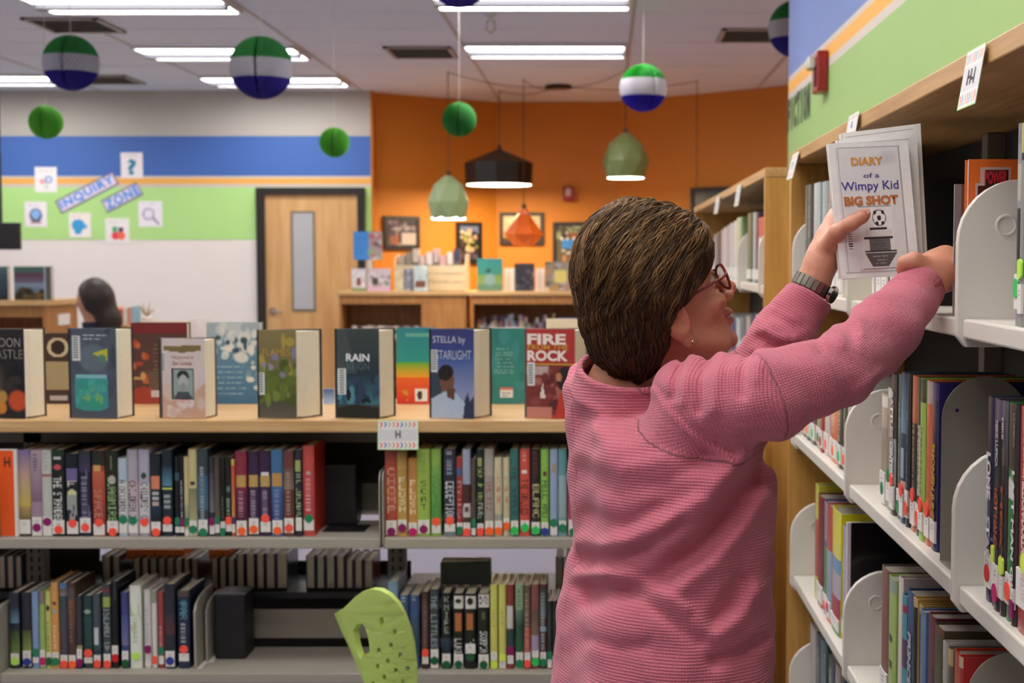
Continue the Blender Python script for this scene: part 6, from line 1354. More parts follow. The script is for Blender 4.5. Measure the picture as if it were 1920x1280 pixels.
# hands: finger chains
PR = A3(1776, 500, 2.02)
handR = [[(WR_R, .0245), (A3(1762, 512, 1.99), .027), (A3(1790, 512, 2.015), .024)], [(A3(1740, 508, 1.99), .023), (A3(1772, 486, 2.01), .0205)]]
fingR = []
for i in range(4):
    b = A3(1792 + 4 * i, 482 + 17 * i, 2.02 + .004 * i); L_ = [.96, 1.05, 1.0, .8][i]
    fingR.append([(A3(1764, 490 + 9 * i, 2.0), .013), (b, .0105), (b + np.array([.020, .026, -.004]) * L_, .0092), (b + np.array([.031, .032, -.022]) * L_, .0082), (b + np.array([.033, .030, -.037]) * L_, .0072)])
fingR.append([(A3(1742, 505, 1.975), .016), (A3(1714, 488, 1.965), .0120), (A3(1697, 492, 1.965), .0102), (A3(1692, 504, 1.972), .0092)])
handL = [[(WR_L, .0235), (A3(1540, 490, 2.12), .0225), (A3(1558, 450, 2.13), .0215)], [(A3(1536, 500, 2.11), .019), (A3(1562, 458, 2.108), .0165)], [(A3(1540, 480, 2.14), .0165), (A3(1562, 420, 2.15), .0135)], [(A3(1546, 470, 2.13), .016), (A3(1572, 408, 2.148), .0125)]]
fingL = [[(A3(1554, 462, 2.10), .0165), (A3(1570, 436, 2.073), .0128), (A3(1592, 421, 2.057), .0102), (A3(1597, 418, 2.056), .0108), (A3(1616, 406, 2.055), .0100), (A3(1622, 402, 2.057), .0085)]]
for i in range(4):
    b = A3(1566 - 1 * i, 402 + 21 * i, 2.158); L_ = [.9, 1.0, .95, .8][i]
    fingL.append([(A3(1556, 440 + 8 * i, 2.14), .013), (b, .0105), (b + np.array([.032, .014, .004]) * L_, .0092), (b + np.array([.056, .014, .004]) * L_, .0082), (b + np.array([.072, .012, .003]) * L_, .0074)])
def hand_sd(p, palm, fingers):
    d = None
    for L_ in palm: e = chain(p, L_, .012); d = e if d is None else smin(d, e, .018)
    for f_ in fingers: d = smin(d, chain(p, f_, .004), .006)
    return d
Tr, Tf = np.array([math.sin(yaw), -math.cos(yaw)]), np.array([math.cos(yaw), math.sin(yaw)])
prof = [  # z, centre u at Y 1.95, a (across), b (front-back)
 (.78, 1250, .207, .148), (.95, 1248, .198, .140), (1.06, 1254, .190, .133), (1.155, 1268, .177, .122), (1.24, 1264, .182, .130), (1.31, 1262, .184, .128), (1.36, 1240, .180, .116), (1.40, 1210, .170, .098), (1.44, 1190, .15, .09)]
pz = np.array([r[0] for r in prof]); pxx = np.array([(r[1] - CU) * 1.95 / F_PX for r in prof]); pa = np.array([r[2] for r in prof]); pb = np.array([r[3] for r in prof])
def sint(z, ys): 
    return (np.interp(z - .025, pz, ys) + np.interp(z, pz, ys) * 2 + np.interp(z + .025, pz, ys)) / 4
NC = A3(1174, 716, 1.985); NN = np.array([.06, -.34, .92]); NN /= np.linalg.norm(NN)
def torso_sd(p, infl=0):
    z = p[:, 2]; cx_ = sint(z, pxx); a = sint(z, pa) + infl; b = sint(z, pb) + infl; q = np.stack([p[:, 0] - cx_, p[:, 1] - 1.97], 1)
    s, f = q @ Tr, q @ Tf
    f = f + .012 * np.exp(-((np.abs(s) - .085) / .05) ** 2) * (f < 0)                # shoulder blades hollow between
    k = (np.abs(s / a) ** 2.3 + np.abs(f / b) ** 2.3) ** (1 / 2.3); d = (k - 1) * np.minimum(a, b)
    return smax(d * .9, (p - NC) @ NN + .010 + (.024 if infl < 0 else 0) + .10 * np.maximum(np.linalg.norm((p - NC)[:, :2], axis=1) - .09, 0), .022)
def body_sd(p):
    d = head_sd(p); d = smin(d, np.maximum(torso_sd(p, -.028), .9 - p[:, 2]), .02)
    d = smin(d, chain(p, arm_r, .02), .015); d = smin(d, chain(p, arm_l, .02), .015)
    d = smin(d, hand_sd(p, handR, fingR), .012); d = smin(d, hand_sd(p, handL, fingL), .012)
    return d
M_skin = bpy.data.materials.new('skin'); M_skin.use_nodes = True; nt = M_skin.node_tree; b_ = nt.nodes['Principled BSDF']
at = nt.nodes.new('ShaderNodeAttribute'); at.attribute_name = 'Col'; nz = nt.nodes.new('ShaderNodeTexNoise'); nz.inputs['Scale'].default_value = 45; nz.inputs['Detail'].default_value = 5; tc = nt.nodes.new('ShaderNodeTexCoord')
mr = nt.nodes.new('ShaderNodeMapRange'); mr.inputs[3].default_value = .84; mr.inputs[4].default_value = 1.14; vm = nt.nodes.new('ShaderNodeVectorMath'); vm.operation = 'SCALE'; bp = nt.nodes.new('ShaderNodeBump'); bp.inputs['Strength'].default_value = .35; bp.inputs['Distance'].default_value = .0015
n2 = nt.nodes.new('ShaderNodeTexNoise'); n2.inputs['Scale'].default_value = 220
for a, b in ((tc.outputs['Object'], nz.inputs['Vector']), (tc.outputs['Object'], n2.inputs['Vector']), (nz.outputs[0], mr.inputs[0]), (at.outputs['Color'], vm.inputs[0]), (mr.outputs[0], vm.inputs['Scale']), (vm.outputs[0], b_.inputs['Base Color']), (n2.outputs[0], bp.inputs['Height']), (bp.outputs[0], b_.inputs['Normal'])): nt.links.new(a, b)
b_.inputs['Roughness'].default_value = .48; b_.inputs['Subsurface Weight'].default_value = .12; b_.inputs['Subsurface Radius'].default_value = (.012, .005, .003); b_.inputs['Subsurface Scale'].default_value = .6
V, Fc = sd_mesh(body_sd, (-.2, 1.66, .9), (.64, 2.36, 1.70), .003)
q = hl(V); col = np.tile(np.array(lin('#c98d74')), (len(V), 1))
def blend(c, w): 
    global col; col = col * (1 - w[:, None]) + np.array(lin(c)) * w[:, None]
sy = q.copy(); sy[:, 1] = np.abs(sy[:, 1])
hd = np.exp(-((q[:, 2] + .05) / .12) ** 4) * (np.linalg.norm(q, axis=1) < .2)
blend('#c98f72', hd * .9)
blend('#c8705c', np.exp(-(np.linalg.norm(sy - np.array([.085, .035, -.055]), axis=1) / .022) ** 2) * .5)
blend('#c4584a', np.exp(-(np.linalg.norm(q - np.array([.122, 0, -.05]), axis=1) / .014) ** 2) * .5)
blend('#a8484a', np.exp(-((q[:, 2] + .084) / .009) ** 4) * np.exp(-((q[:, 0] - .1) / .012) ** 4) * (np.abs(q[:, 1]) < .024) * .8)
blend('#b4604c', np.exp(-(np.linalg.norm(sy - np.array([-.004, .085, -.05]), axis=1) / .03) ** 4) * .5)
for S_, T_ in (('L', fingL), ('R', fingR)):
    for f_ in T_: blend('#cf8070', np.exp(-(np.linalg.norm(V - f_[-1][0], axis=1) / .014) ** 2) * .6)
body = np_mesh('body', V, Fc, M_skin, woman, {'Col': np.concatenate([col, np.ones((len(V), 1))], 1)})
# eyes
eye = MB()
for s in (-1, 1):
    c_ = hw(.0765, .031 * s, -.022); n = 12
    mb = MB(); vs_ = []
    for i in range(n + 1):
        for k in range(n * 2): th, ph = math.pi * i / n, math.pi * k / n; vs_.append(tuple(c_ + .0127 * (Fv * math.cos(th) + Rv * math.sin(th) * math.cos(ph) + Uv * math.sin(th) * math.sin(ph))))
    cs = []; fs_ = []
    for i in range(n):
        for k in range(2 * n): fs_.append((i * 2 * n + k, (i + 1) * 2 * n + k, (i + 1) * 2 * n + (k + 1) % (2 * n), i * 2 * n + (k + 1) % (2 * n))); cs.append('#101010' if i < 1 else '#4c3a28' if i < 3 else '#d8d0c8')
    mb.v, mb.f, mb.c = vs_, fs_, cs; mb.build('eye', print_mat('eye_surface', .15), woman, smooth=True, fix=True)
# fingernails
for f_ in [fingL[0]]:
    tip, prev = f_[-1][0], f_[-3][0]; d_ = (tip - prev) / np.linalg.norm(tip - prev); up_ = np.array([-.25, -.9, .35]); up_ -= d_ * (up_ @ d_); up_ /= np.linalg.norm(up_); sd_ = np.cross(d_, up_)
    ring = [tip + d_ * (.001 + .006 * math.cos(a)) + sd_ * .0055 * math.sin(a) + up_ * (.0093 - .002 * abs(math.sin(a))) for a in [2 * math.pi * k / 14 for k in range(14)]]
    MB().prism([Vector(r) for r in ring], tuple(up_ * .0006)).build('thumb_nail', mat('nail', '#d8a090', .25), woman, fix=True)
# ---------------------------------------------------------------- sweater
sl_r = [(SH_R, .069), (A3(1430, 745, 1.80), .057), (A3(1520, 712, 1.82), .047), (EL_R + np.array([0, 0, .002]), .0465), (A3(1660, 618, 1.915), .045), (A3(1724, 540, 1.98), .0375)]
sl_l = [(SH_L, .066), (A3(1330, 745, 2.13), .052), (EL_L, .050), (A3(1468, 634, 2.11), .044), (A3(1512, 562, 2.115), .0385)]
FOLDS = [  # amplitude (m), width px, polyline
 (.009, 17, [(1085, 1012), (1130, 1020), (1180, 1014), (1240, 985), (1300, 940)]),
 (-.008, 15, [(1090, 1048), (1150, 1052), (1215, 1030), (1280, 985)]),
 (.008, 22, [(1240, 1020), (1310, 960), (1360, 895), (1400, 860)]),
 (-.015, 24, [(1435, 850), (1405, 905), (1360, 970), (1305, 1030), (1235, 1085), (1160, 1115), (1110, 1120)]),
 (.006, 20, [(1430, 940), (1395, 990), (1340, 1050), (1280, 1100)]),
 (-.006, 14, [(1080, 1100), (1140, 1098), (1200, 1120), (1260, 1165), (1310, 1200)]),
 (.006, 14, [(1085, 1075), (1150, 1075), (1220, 1098), (1285, 1140)]),
 (-.007, 18, [(1390, 1090), (1370, 1130), (1340, 1160)]), (.005, 16, [(1425, 1105), (1395, 1150), (1350, 1190)]),
 (-.006, 14, [(1430, 1200), (1390, 1225), (1340, 1240)]), (-.005, 14, [(1110, 1200), (1160, 1215), (1210, 1210)]),
 (-.006, 20, [(1095, 780), (1140, 790), (1190, 775), (1235, 745)]), (.004, 14, [(1085, 745), (1120, 762), (1170, 758)]),
 (-.004, 18, [(1090, 880), (1160, 925), (1250, 905), (1320, 860)]), (.004, 16, [(1095, 850), (1160, 880), (1240, 860)]),
 (-.004, 14, [(1100, 960), (1170, 985), (1230, 950)]),
 (-.0075, 8, [(1282, 672), (1268, 705), (1263, 745)]), (.004, 9, [(1297, 668), (1286, 705), (1280, 755)]),
 (-.0075, 8, [(1330, 664), (1316, 705), (1311, 770)]), (.005, 11, [(1352, 664), (1342, 710), (1338, 770)]),
 (-.006, 9, [(1402, 664), (1392, 705), (1392, 740)]), (.004, 11, [(1425, 664), (1418, 710)]),
 (-.0022, 5, [(1232, 722), (1262, 765), (1295, 800), (1340, 833), (1378, 852)]), (.002, 6, [(1224, 732), (1256, 776), (1290, 812), (1336, 845), (1372, 864)]),
 (.0035, 10, [(1560, 604), (1572, 622), (1580, 645)]), (-.003, 9, [(1578, 590), (1592, 612), (1598, 640)]), (.003, 9, [(1602, 578), (1614, 600), (1618, 625)]),
 (-.0025, 8, [(1528, 618), (1536, 640), (1538, 665)]), (.004, 12, [(1700, 690), (1650, 700), (1610, 735)]),
 (-.0035, 4, [(1250, 660), (1215, 700), (1165, 725), (1110, 728)]),
]
FOLDS_FAR = [(.006, 9, [(1412, 655), (1440, 668), (1462, 672)]), (-.006, 8, [(1425, 632), (1450, 650), (1476, 655)]), (.006, 9, [(1432, 618), (1458, 632), (1490, 636)]), (-.004, 9, [(1452, 592), (1478, 608), (1500, 612)])]
def pix(p):
    c, s = math.cos(PITCH), math.sin(PITCH); z = p[:, 2] - CZ; dep = p[:, 1] * c - z * s; up = p[:, 1] * s + z * c
    return CU + F_PX * p[:, 0] / dep, CV - F_PX * up / dep
def pdist(u, v, L_):
    d = np.full(len(u), 1e9)
    for (a, b), (c, e) in zip(L_[:-1], L_[1:]):
        dx, dy = c - a, e - b; t = np.clip(((u - a) * dx + (v - b) * dy) / (dx * dx + dy * dy), 0, 1); d = np.minimum(d, np.hypot(u - a - t * dx, v - b - t * dy))
    return d
def sweater_sd(p):
    t = torso_sd(p); r = chain(p, sl_r, .02); l = chain(p, sl_l, .03)
    d = smin(t, r, .065); d = smin(d, l, .03)
    u, v = pix(p); nearm = np.clip((2.0 - p[:, 1]) / .04, 0, 1)
    for a, w, L_ in FOLDS: d = d - a * np.exp(-(pdist(u, v, L_) / w) ** 2) * nearm
    for a, w, L_ in FOLDS_FAR: d = d - a * np.exp(-(pdist(u, v, L_) / w) ** 2) * (1 - nearm)
    d = d + .0016 * (np.sin(p[:, 0] * 61 + 9 * p[:, 2]) * np.sin(p[:, 2] * 53 + 3 * np.sin(p[:, 0] * 20)) + .6 * np.sin(p[:, 2] * 97 + p[:, 1] * 71))
    # collar
    rel = p - NC; ax = rel @ NN; rad = np.linalg.norm(rel - ax[:, None] * NN, axis=1)
    coll = np.hypot(rad - .0675, ax - .018) - .0056; band_ = smax(np.abs(rad - .069 - np.clip(.01 - ax, 0, .03) * .35) - .0044, np.abs(ax - .001) - .016, .003)
    d = smin(d, smin(coll, band_, .002), .005)
    d = smax(d, -np.maximum(rad - .0632, np.abs(ax - .03) - .052), .002)
    # cuffs: open ends
    for c0, c1, ro in ((sl_r[-2][0], sl_r[-1][0], .0375), (sl_l[-2][0], sl_l[-1][0], .0385)):
        a_ = (c1 - c0) / np.linalg.norm(c1 - c0); s_ = (p - c1) @ a_; rr_ = np.linalg.norm(p - c1 - s_[:, None] * a_, axis=1)
        d = np.where((s_ > -.03) & (rr_ < .08), smax(d, s_ - .012, .004), d)
        d = smax(d, -np.maximum(rr_ - (ro - .0055), np.abs(s_ - .02) - .035), .003)
        d = d - .0015 * np.exp(-((s_ + .035) / .002) ** 2) * (rr_ < .08) * -1
    return np.maximum(d, .80 - p[:, 2])
V, Fc = sd_mesh(sweater_sd, (-.2, 1.66, .77), (.64, 2.36, 1.62), .0034)
t_, r_, l_ = torso_sd(V), chain(V, sl_r, .03), chain(V, sl_l, .03)
def sleeve_uv(V, L_):
    best = np.full(len(V), 1e9); s_ = np.zeros(len(V)); a_ = np.zeros(len(V)); acc = 0
    for (a, ra), (b, rb) in zip(L_[:-1], L_[1:]):
        ab = b - a; ln = np.linalg.norm(ab); w = ab / ln; t = ((V - a) @ w); tc_ = np.clip(t, 0, ln); r = V - a - tc_[:, None] * w; dd = np.linalg.norm(r, axis=1)
        e1 = np.cross(w, [0, 0, 1.]); e1 /= np.linalg.norm(e1); e2 = np.cross(e1, w); m = dd < best - 2e-5; best = np.where(m, dd, best); s_ = np.where(m, acc + t, s_); a_ = np.where(m, np.arctan2(r @ e2, r @ e1) * .055, a_); acc += ln
    return np.stack([s_, a_, 0 * s_], 1)
uvt = np.stack([V[:, 2], np.arctan2(V[:, 1] - 1.97, V[:, 0] - .09) * .16, 0 * V[:, 0]], 1)
U_ = np.where(((r_ < t_) & (r_ < l_))[:, None], sleeve_uv(V, sl_r), np.where((l_ < t_)[:, None], sleeve_uv(V, sl_l), uvt))
M_knit = bpy.data.materials.new('pink_waffle_knit'); M_knit.use_nodes = True; nt = M_knit.node_tree; b_ = nt.nodes['Principled BSDF']
at = nt.nodes.new('ShaderNodeAttribute'); at.attribute_name = 'knit'; sx_ = nt.nodes.new('ShaderNodeSeparateXYZ'); nt.links.new(at.outputs['Vector'], sx_.inputs[0])
def mnode(op, a, b=None):
    n_ = nt.nodes.new('ShaderNodeMath'); n_.operation = op
    for i, x in enumerate((a, b)):
        if x is None: continue
        if isinstance(x, (int, float)): n_.inputs[i].default_value = x
        else: nt.links.new(x, n_.inputs[i])
    return n_.outputs[0]
wv = mnode('ABSOLUTE', mnode('SINE', mnode('MULTIPLY', sx_.outputs[0], math.pi / .0042))); wv2 = mnode('ABSOLUTE', mnode('SINE', mnode('MULTIPLY', sx_.outputs[1], math.pi / .0034)))
hgt = mnode('MULTIPLY', mnode('POWER', wv, .6), mnode('ADD', mnode('MULTIPLY', wv2, .45), .55))
bp = nt.nodes.new('ShaderNodeBump'); bp.inputs['Strength'].default_value = .9; bp.inputs['Distance'].default_value = .0014; nt.links.new(hgt, bp.inputs['Height']); nt.links.new(bp.outputs[0], b_.inputs['Normal'])
mr = nt.nodes.new('ShaderNodeMapRange'); mr.inputs[3].default_value = .8; mr.inputs[4].default_value = 1.06; nt.links.new(hgt, mr.inputs[0]); vm = nt.nodes.new('ShaderNodeVectorMath'); vm.operation = 'SCALE'; vm.inputs[0].default_value = lin('#cf7183')
nt.links.new(mr.outputs[0], vm.inputs['Scale']); nt.links.new(vm.outputs[0], b_.inputs['Base Color']); b_.inputs['Roughness'].default_value = .9; b_.inputs['Sheen Weight'].default_value = .25; b_.inputs['Specular IOR Level'].default_value = .2
np_mesh('knit_top', V, Fc, M_knit, woman, {'knit': U_})
# ---------------------------------------------------------------- hair
def lock(q): return q[:, 0] * .55 - q[:, 2] * .8 + .35 * np.abs(q[:, 1]) * (q[:, 2] > .03)
def hair_sd(p):
    q = hl(p); d = ellip(q, (0, 0, .018), (.094, .091, .112)); d = smin(d, ellip(q, (-.032, 0, .0), (.062, .088, .095)), .03)
    d = smin(d, ellip(q, (-.054, 0, -.056), (.052, .066, .066)), .035)
    d = smin(d, ellip(q, (.055, 0, .04), (.052, .074, .052)), .03)
    ln = np.interp(q[:, 0], [-.2, -.075, -.052, -.032, -.004, .02, .08, .12], [-.16, -.142, -.112, -.085, -.034, -.026, .0, .02])
    cut = (ln - q[:, 2]) * .8
    c_ = lock(q); d = d + .0014 * np.sin(c_ * 210 + 2.2 * np.sin(q[:, 0] * 38 + q[:, 2] * 31) + q[:, 1] * 30) + .0008 * np.sin(c_ * 470 + 3 * np.sin(q[:, 0] * 50))
    return smax(d, cut, .012)
V, Fc = sd_mesh(hair_sd, Hc - .19, Hc + .19, .0035)
M_hair = bpy.data.materials.new('brown_hair'); M_hair.use_nodes = True; nt = M_hair.node_tree; b_ = nt.nodes['Principled BSDF']
at = nt.nodes.new('ShaderNodeAttribute'); at.attribute_name = 'Col'; nt.links.new(at.outputs['Color'], b_.inputs['Base Color']); b_.inputs['Roughness'].default_value = .42; b_.inputs['Specular IOR Level'].default_value = .3
hair = np_mesh('hair', V, Fc, M_hair, woman, {'Col': np.tile(np.array([*lin('#3c2717'), 1]), (len(V), 1))})
g = np.random.default_rng(5); N = 9000; ids = g.integers(0, len(V), N); p = V[ids].copy()
def grad(fn, p, e=.002): return np.stack([(fn(p + np.eye(3)[i] * e) - fn(p - np.eye(3)[i] * e)) for i in range(3)], 1)
path = []; lenf = g.uniform(.03, .075, N); steps = 8; jit = g.normal(0, .11, (N, 3)); lift = g.uniform(.0004, .0042, N)
for s in range(steps):
    n_ = grad(hair_sd, p); n_ /= np.linalg.norm(n_, axis=1)[:, None] + 1e-9; dd = hair_sd(p); base = p - n_ * dd[:, None]
    path.append(base + n_ * (lift * (math.sin(math.pi * (s + .4) / (steps + .6))) + .0002)[:, None])
    q = hl(base); top = np.clip(q[:, 2] / .1, -1, 1)[:, None]
    dr = -Fv * (.8 + .1 * top) - Uv * (.62 - .35 * top) + Rv * (np.sign(q[:, 1]) * .18 * (q[:, 2] > .05))[:, None] + jit
    low = (q[:, 0] < -.02)[:, None] & (q[:, 2] < .0)[:, None]; dr = np.where(low, -Uv * 1.0 - Fv * .25 + jit, dr)
    dr = dr - n_ * (dr * n_).sum(1)[:, None]; dr /= np.linalg.norm(dr, axis=1)[:, None] + 1e-9; p = base + dr * (lenf / steps)[:, None]
path = np.stack(path, 1)     # N, steps, 3
d_ = np.gradient(path, axis=1); d_ /= np.linalg.norm(d_, axis=2)[..., None] + 1e-9
n0 = grad(hair_sd, path[:, 0]); n0 /= np.linalg.norm(n0, axis=1)[:, None] + 1e-9
sd_ = np.cross(d_, n0[:, None, :]); sd_ /= np.linalg.norm(sd_, axis=2)[..., None] + 1e-9; upv = np.cross(sd_, d_)
w = (g.uniform(.0004, .0012, N)[:, None] * np.interp(np.arange(steps), [0, 1.5, steps - 1], [.5, 1, .15])[None])[..., None]
VV = np.stack([path + sd_ * w, path + upv * w * .9, path - sd_ * w], 2).reshape(-1, 3)   # N*steps*3
base_i = (np.arange(N) * steps * 3)[:, None, None]; si = (np.arange(steps - 1) * 3)[None, :, None]
quads = [base_i + si + np.array([[a, b, b + 3, a + 3]]) for a, b in ((0, 1), (1, 2), (2, 0))]
FF = np.concatenate([q_.reshape(-1, 4) for q_ in quads])
pal = np.array([lin(c) for c in ('#382316', '#50361f', '#6a4a2a', '#88653e', '#a98455', '#c6a574')]); hh_ = hl(path[:, 0]); lit_wt = np.clip((hh_[:, 2] + .02) / .12, 0, 1)  # upper strands get lighter tones, overhead light put into the colour
cw = np.sin(lock(hh_) * 210 + 2.2 * np.sin(hh_[:, 0] * 38 + hh_[:, 2] * 31) + hh_[:, 1] * 30); ci = np.clip((g.random(N) * 2.0 + lit_wt * g.random(N) * 3.0 - cw * .8 + .1).astype(int), 0, 5); cc = np.repeat(pal[ci], steps * 3, 0)
o = np_mesh('hair_strands', VV, FF, M_hair, woman, {'Col': np.concatenate([cc, np.ones((len(cc), 1))], 1)}); o['kind'] = 'stuff'
o.parent = hair; o.location = (0, 0, 0)
# ---------------------------------------------------------------- glasses, earring, watch, trousers, shoes
M_tort = mat('tortoiseshell_frame', '#7c2420', .22, 0, .3, 120); M_lens = mat('clear_spectacle_lens', '#ffffff', .02, trans=1)
gl = MB(); GF = .104
def lens_pt(s, a, k=1): return hw(GF - .006 * abs(math.cos(a)) * (1 if math.cos(a) * s > 0 else 0), s * .032 + .0245 * k * math.cos(a), -.024 + .0185 * k * math.sin(a) * (1 + .08 * math.cos(a) * s))
for s in (-1, 1): gl.tube([tuple(lens_pt(s, 2 * math.pi * k / 22)) for k in range(23)], .0022, 6)
gl.tube([tuple(hw(GF, -.009, -.018)), tuple(hw(GF + .002, 0, -.015)), tuple(hw(GF, .009, -.018))], .0016, 6)
frame_o = gl.build('glasses_frame', M_tort, woman)
for s in (-1, 1):
    MB().tube([tuple(hw(GF - .006, s * .056, -.018)), tuple(hw(.085, s * .066, -.018)), tuple(hw(.03, s * .076, -.022)), tuple(hw(.0, s * .0765, -.026)), tuple(hw(-.02, s * .076, -.042))], [.0022, .0020, .0017, .0017, .0015], 6).build('temple_arm', M_tort, frame_o)
    MB().prism([Vector(lens_pt(s, 2 * math.pi * k / 20, .96)) for k in range(20)], tuple(Fv * .0012)).build('lens', M_lens, frame_o, fix=True)
e_ = hw(.004, .084, -.080); mb = MB(); mb.lathe([(0, -.0022), (.0016, -.0016), (.0022, 0), (.0016, .0016), (0, .0022)], tuple(e_), 10); mb.build('earring', mat('polished_silver', '#e0dcd4', .12, 1), woman, smooth=True, fix=True)
wa = (WR_L - EL_L) / np.linalg.norm(WR_L - EL_L); wc = A3(1522, 537, 2.113) + wa * .002; e1 = np.cross(wa, [0, 1., 0]); e1 /= np.linalg.norm(e1); e2 = np.cross(wa, e1)
wt_ = None; M_wband = mat('watch_steel', '#a39c90', .3, 1, .1, 200)
for k in range(22):
    a0, a1 = 2 * math.pi * k / 22, 2 * math.pi * (k + .86) / 22; pts8 = []
    for s_ in (-.0085, .0085):
        for (a, r) in ((a0, .0285), (a1, .0285), (a1, .0318), (a0, .0318)): pts8.append(tuple(wc + wa * s_ + (e1 * math.cos(a) + e2 * math.sin(a)) * r))
    m_ = MB().hexa(pts8)
    if wt_ is None: wt_ = MB().tube([tuple(wc + (e1 * math.cos(2 * math.pi * j / 24) + e2 * math.sin(2 * math.pi * j / 24)) * .0282) for j in range(25)], .0012, 5).build('wristwatch', M_wband, woman)
    m_.build('link', M_wband, wt_, fix=True)
c_ = wc + (e1 * math.cos(2.6) + e2 * math.sin(2.6)) * .033; q_ = e1 * math.cos(2.6) + e2 * math.sin(2.6); a1_ = np.cross(wa, q_)
MB().prism([tuple(c_ + (wa * math.cos(a) + a1_ * math.sin(a)) * .0135) for a in [2 * math.pi * k / 20 for k in range(20)]], tuple(q_ * .006)).build('watch_case', mat('polished_silver', '#e0dcd4', .12, 1), wt_, fix=True)
def trousers_sd(p):
    d = None
    for s in (-1, 1):
        hip = np.array([.09, 1.97, .86]) + np.array([Tr[0], Tr[1], 0]) * .09 * s; kn = np.array([.10, 1.97, .47]) + np.array([Tr[0], Tr[1], 0]) * .1 * s + np.array([.02, 0, 0]); an = kn + np.array([-.04, -.01, -.39])
        e = chain(p, [(hip, .095), (kn, .066), (an, .05)], .05); d = e if d is None else smin(d, e, .03)
    z = p[:, 2]; q = np.stack([p[:, 0] - .09, p[:, 1] - 1.97], 1); k = np.sqrt(((q @ Tr) / .185) ** 2 + ((q @ Tf) / .125) ** 2); d = smin(d, smax((k - 1) * .125, np.abs(z - .88) - .09, .03), .05)
    return np.maximum(d, .085 - z)
V, Fc = sd_mesh(trousers_sd, (-.25, 1.65, .05), (.45, 2.3, 1.02), .01); np_mesh('trousers', V, Fc, mat('dark_denim', '#2c3040', .85, 0, .1, 200), woman)
def shoe_sd(p, s):
    a = np.array([.08, 1.96, .05]) + np.array([Tr[0], Tr[1], 0]) * .1 * s; f = np.array([Tf[0], Tf[1], 0]); d = chain(p, [(a - f * .03, .042), (a + f * .07 - np.array([0, 0, .012]), .036), (a + f * .16 - np.array([0, 0, .02]), .03)], .03)
    return smax(d, .004 - p[:, 2], .004)
for s in (-1, 1):
    V, Fc = sd_mesh(lambda p: shoe_sd(p, s), (-.15, 1.7, -.02), (.4, 2.3, .14), .007); np_mesh('shoe', V, Fc, mat('black_leather', '#1a1a1c', .5), woman)
# ---------------------------------------------------------------- paperbacks held in the left hand
def held(ll, lr, ul, Y, label, front, dY=0, th=.012):
    A_, B_, C_ = P(*ll, Y), P(*lr, Y + dY), P(*ul, Y)
    t = empty('paperback', A_, label, 'book', 'white paperbacks held in the left hand')
    ux, uy = B_ - A_, C_ - A_; cv = canvas(176, 110, '#dedcdc'); front(cv); cv = np.clip(cv * 1.12, 0, .93)
    n = ux.cross(uy).normalized(); fc = grid_sheet(cv, (0, 0, 0), ux, uy, .0008, 'front_cover', GLOSS, t)
    MB().prism([Vector((0, 0, 0)) - n * .001 + ux * .01 + uy * .006, ux * .99 - n * .001 + uy * .006, ux * .99 + uy * .994 - n * .001, ux * .01 + uy * .994 - n * .001], -n * th).build('page_block', mat('white_pages', '#e8e4e0', .7), t, local=True, fix=True)
    MB().prism([-n * (th + .0012), ux - n * (th + .0012), ux + uy - n * (th + .0012), uy - n * (th + .0012)], -n * .0008).build('back_cover', M_white, t, local=True, fix=True)
    return t, ux, uy, n
def wk(a):
    a[:] = lin('#dedee0'); p_rect(a, 0, 1, 0, .07, '#ecebea'); p_rect(a, 0, 1, .88, 1, '#ecebea'); p_rect(a, 0, 1, .865, .88, '#a8a8a8'); p_rect(a, .0, .035, 0, 1, '#ecebea'); p_rect(a, .97, 1, 0, 1, '#ecebea')
    p_rect(a, .035, .042, .1, .86, '#9c9ca0'); p_rect(a, .955, .962, .07, .86, '#9c9ca0'); p_rect(a, .035, .96, .1, .106, '#a8a8a8')
    p_ell(a, .12, .72, .06, .14, '#c4c4c8', 1.5)
    p_rect(a, .47, .475, .3, .72, '#808080'); p_rect(a, .475, .9, .3, .72, '#e4e4e4')
    p_rect(a, .62, .8, .12, .2, '#e8e8e8'); 
    for k in range(9): p_rect(a, .632 + k * .018, .640 + k * .018, .135, .19, '#383838')
    # ball on a stepped trophy drawing
    p_ell(a, .56, .55, .062, .085, '#282828'); p_ell(a, .56, .55, .054, .075, '#e8e8e8'); p_ell(a, .56, .55, .018, .026, '#202020'); p_ell(a, .52, .50, .014, .02, '#202020'); p_ell(a, .52, .6, .014, .02, '#202020'); p_ell(a, .6, .52, .014, .02, '#202020'); p_ell(a, .6, .59, .014, .018, '#202020')
    p_rect(a, .63, .66, .42, .64, '#303030'); p_rect(a, .645, .7, .36, .7, '#d8d8d8'); p_rect(a, .7, .715, .34, .7, '#303030'); p_rect(a, .715, .8, .4, .66, '#686868'); p_lines(a, .72, .8, .41, .65, 4, '#181818', 4); p_rect(a, .8, .815, .34, .74, '#282828')
    p_poly(a, [(.34, .82), (.74, .82), (.62, .92), (.42, .92)], '#585858'); p_lines(a, .83, .91, .42, .64, 3, '#e0e0e0', 3); p_rect(a, .93, .935, .3, .72, '#606060')
def plain(a): a[:] = lin('#dadad8'); p_rect(a, .03, .036, .05, .9, '#a0a0a0'); p_rect(a, 0, 1, 0, .02, '#c0c0c0')
Yk = 2.072
t, ux, uy, n = held((1577, 523), (1725, 516), (1553, 269), Yk, 'front white paperback with orange and purple title, held in the left hand', wk, .012)
def ktext(s, x, y, w, h, c, **k): text('title', s, ux.length * w, uy.length * h, frame(ux * x + uy * (1 - y) + n * .0007, ux, uy), mat('title_ink_' + c[1:], c, .5), t, **k)
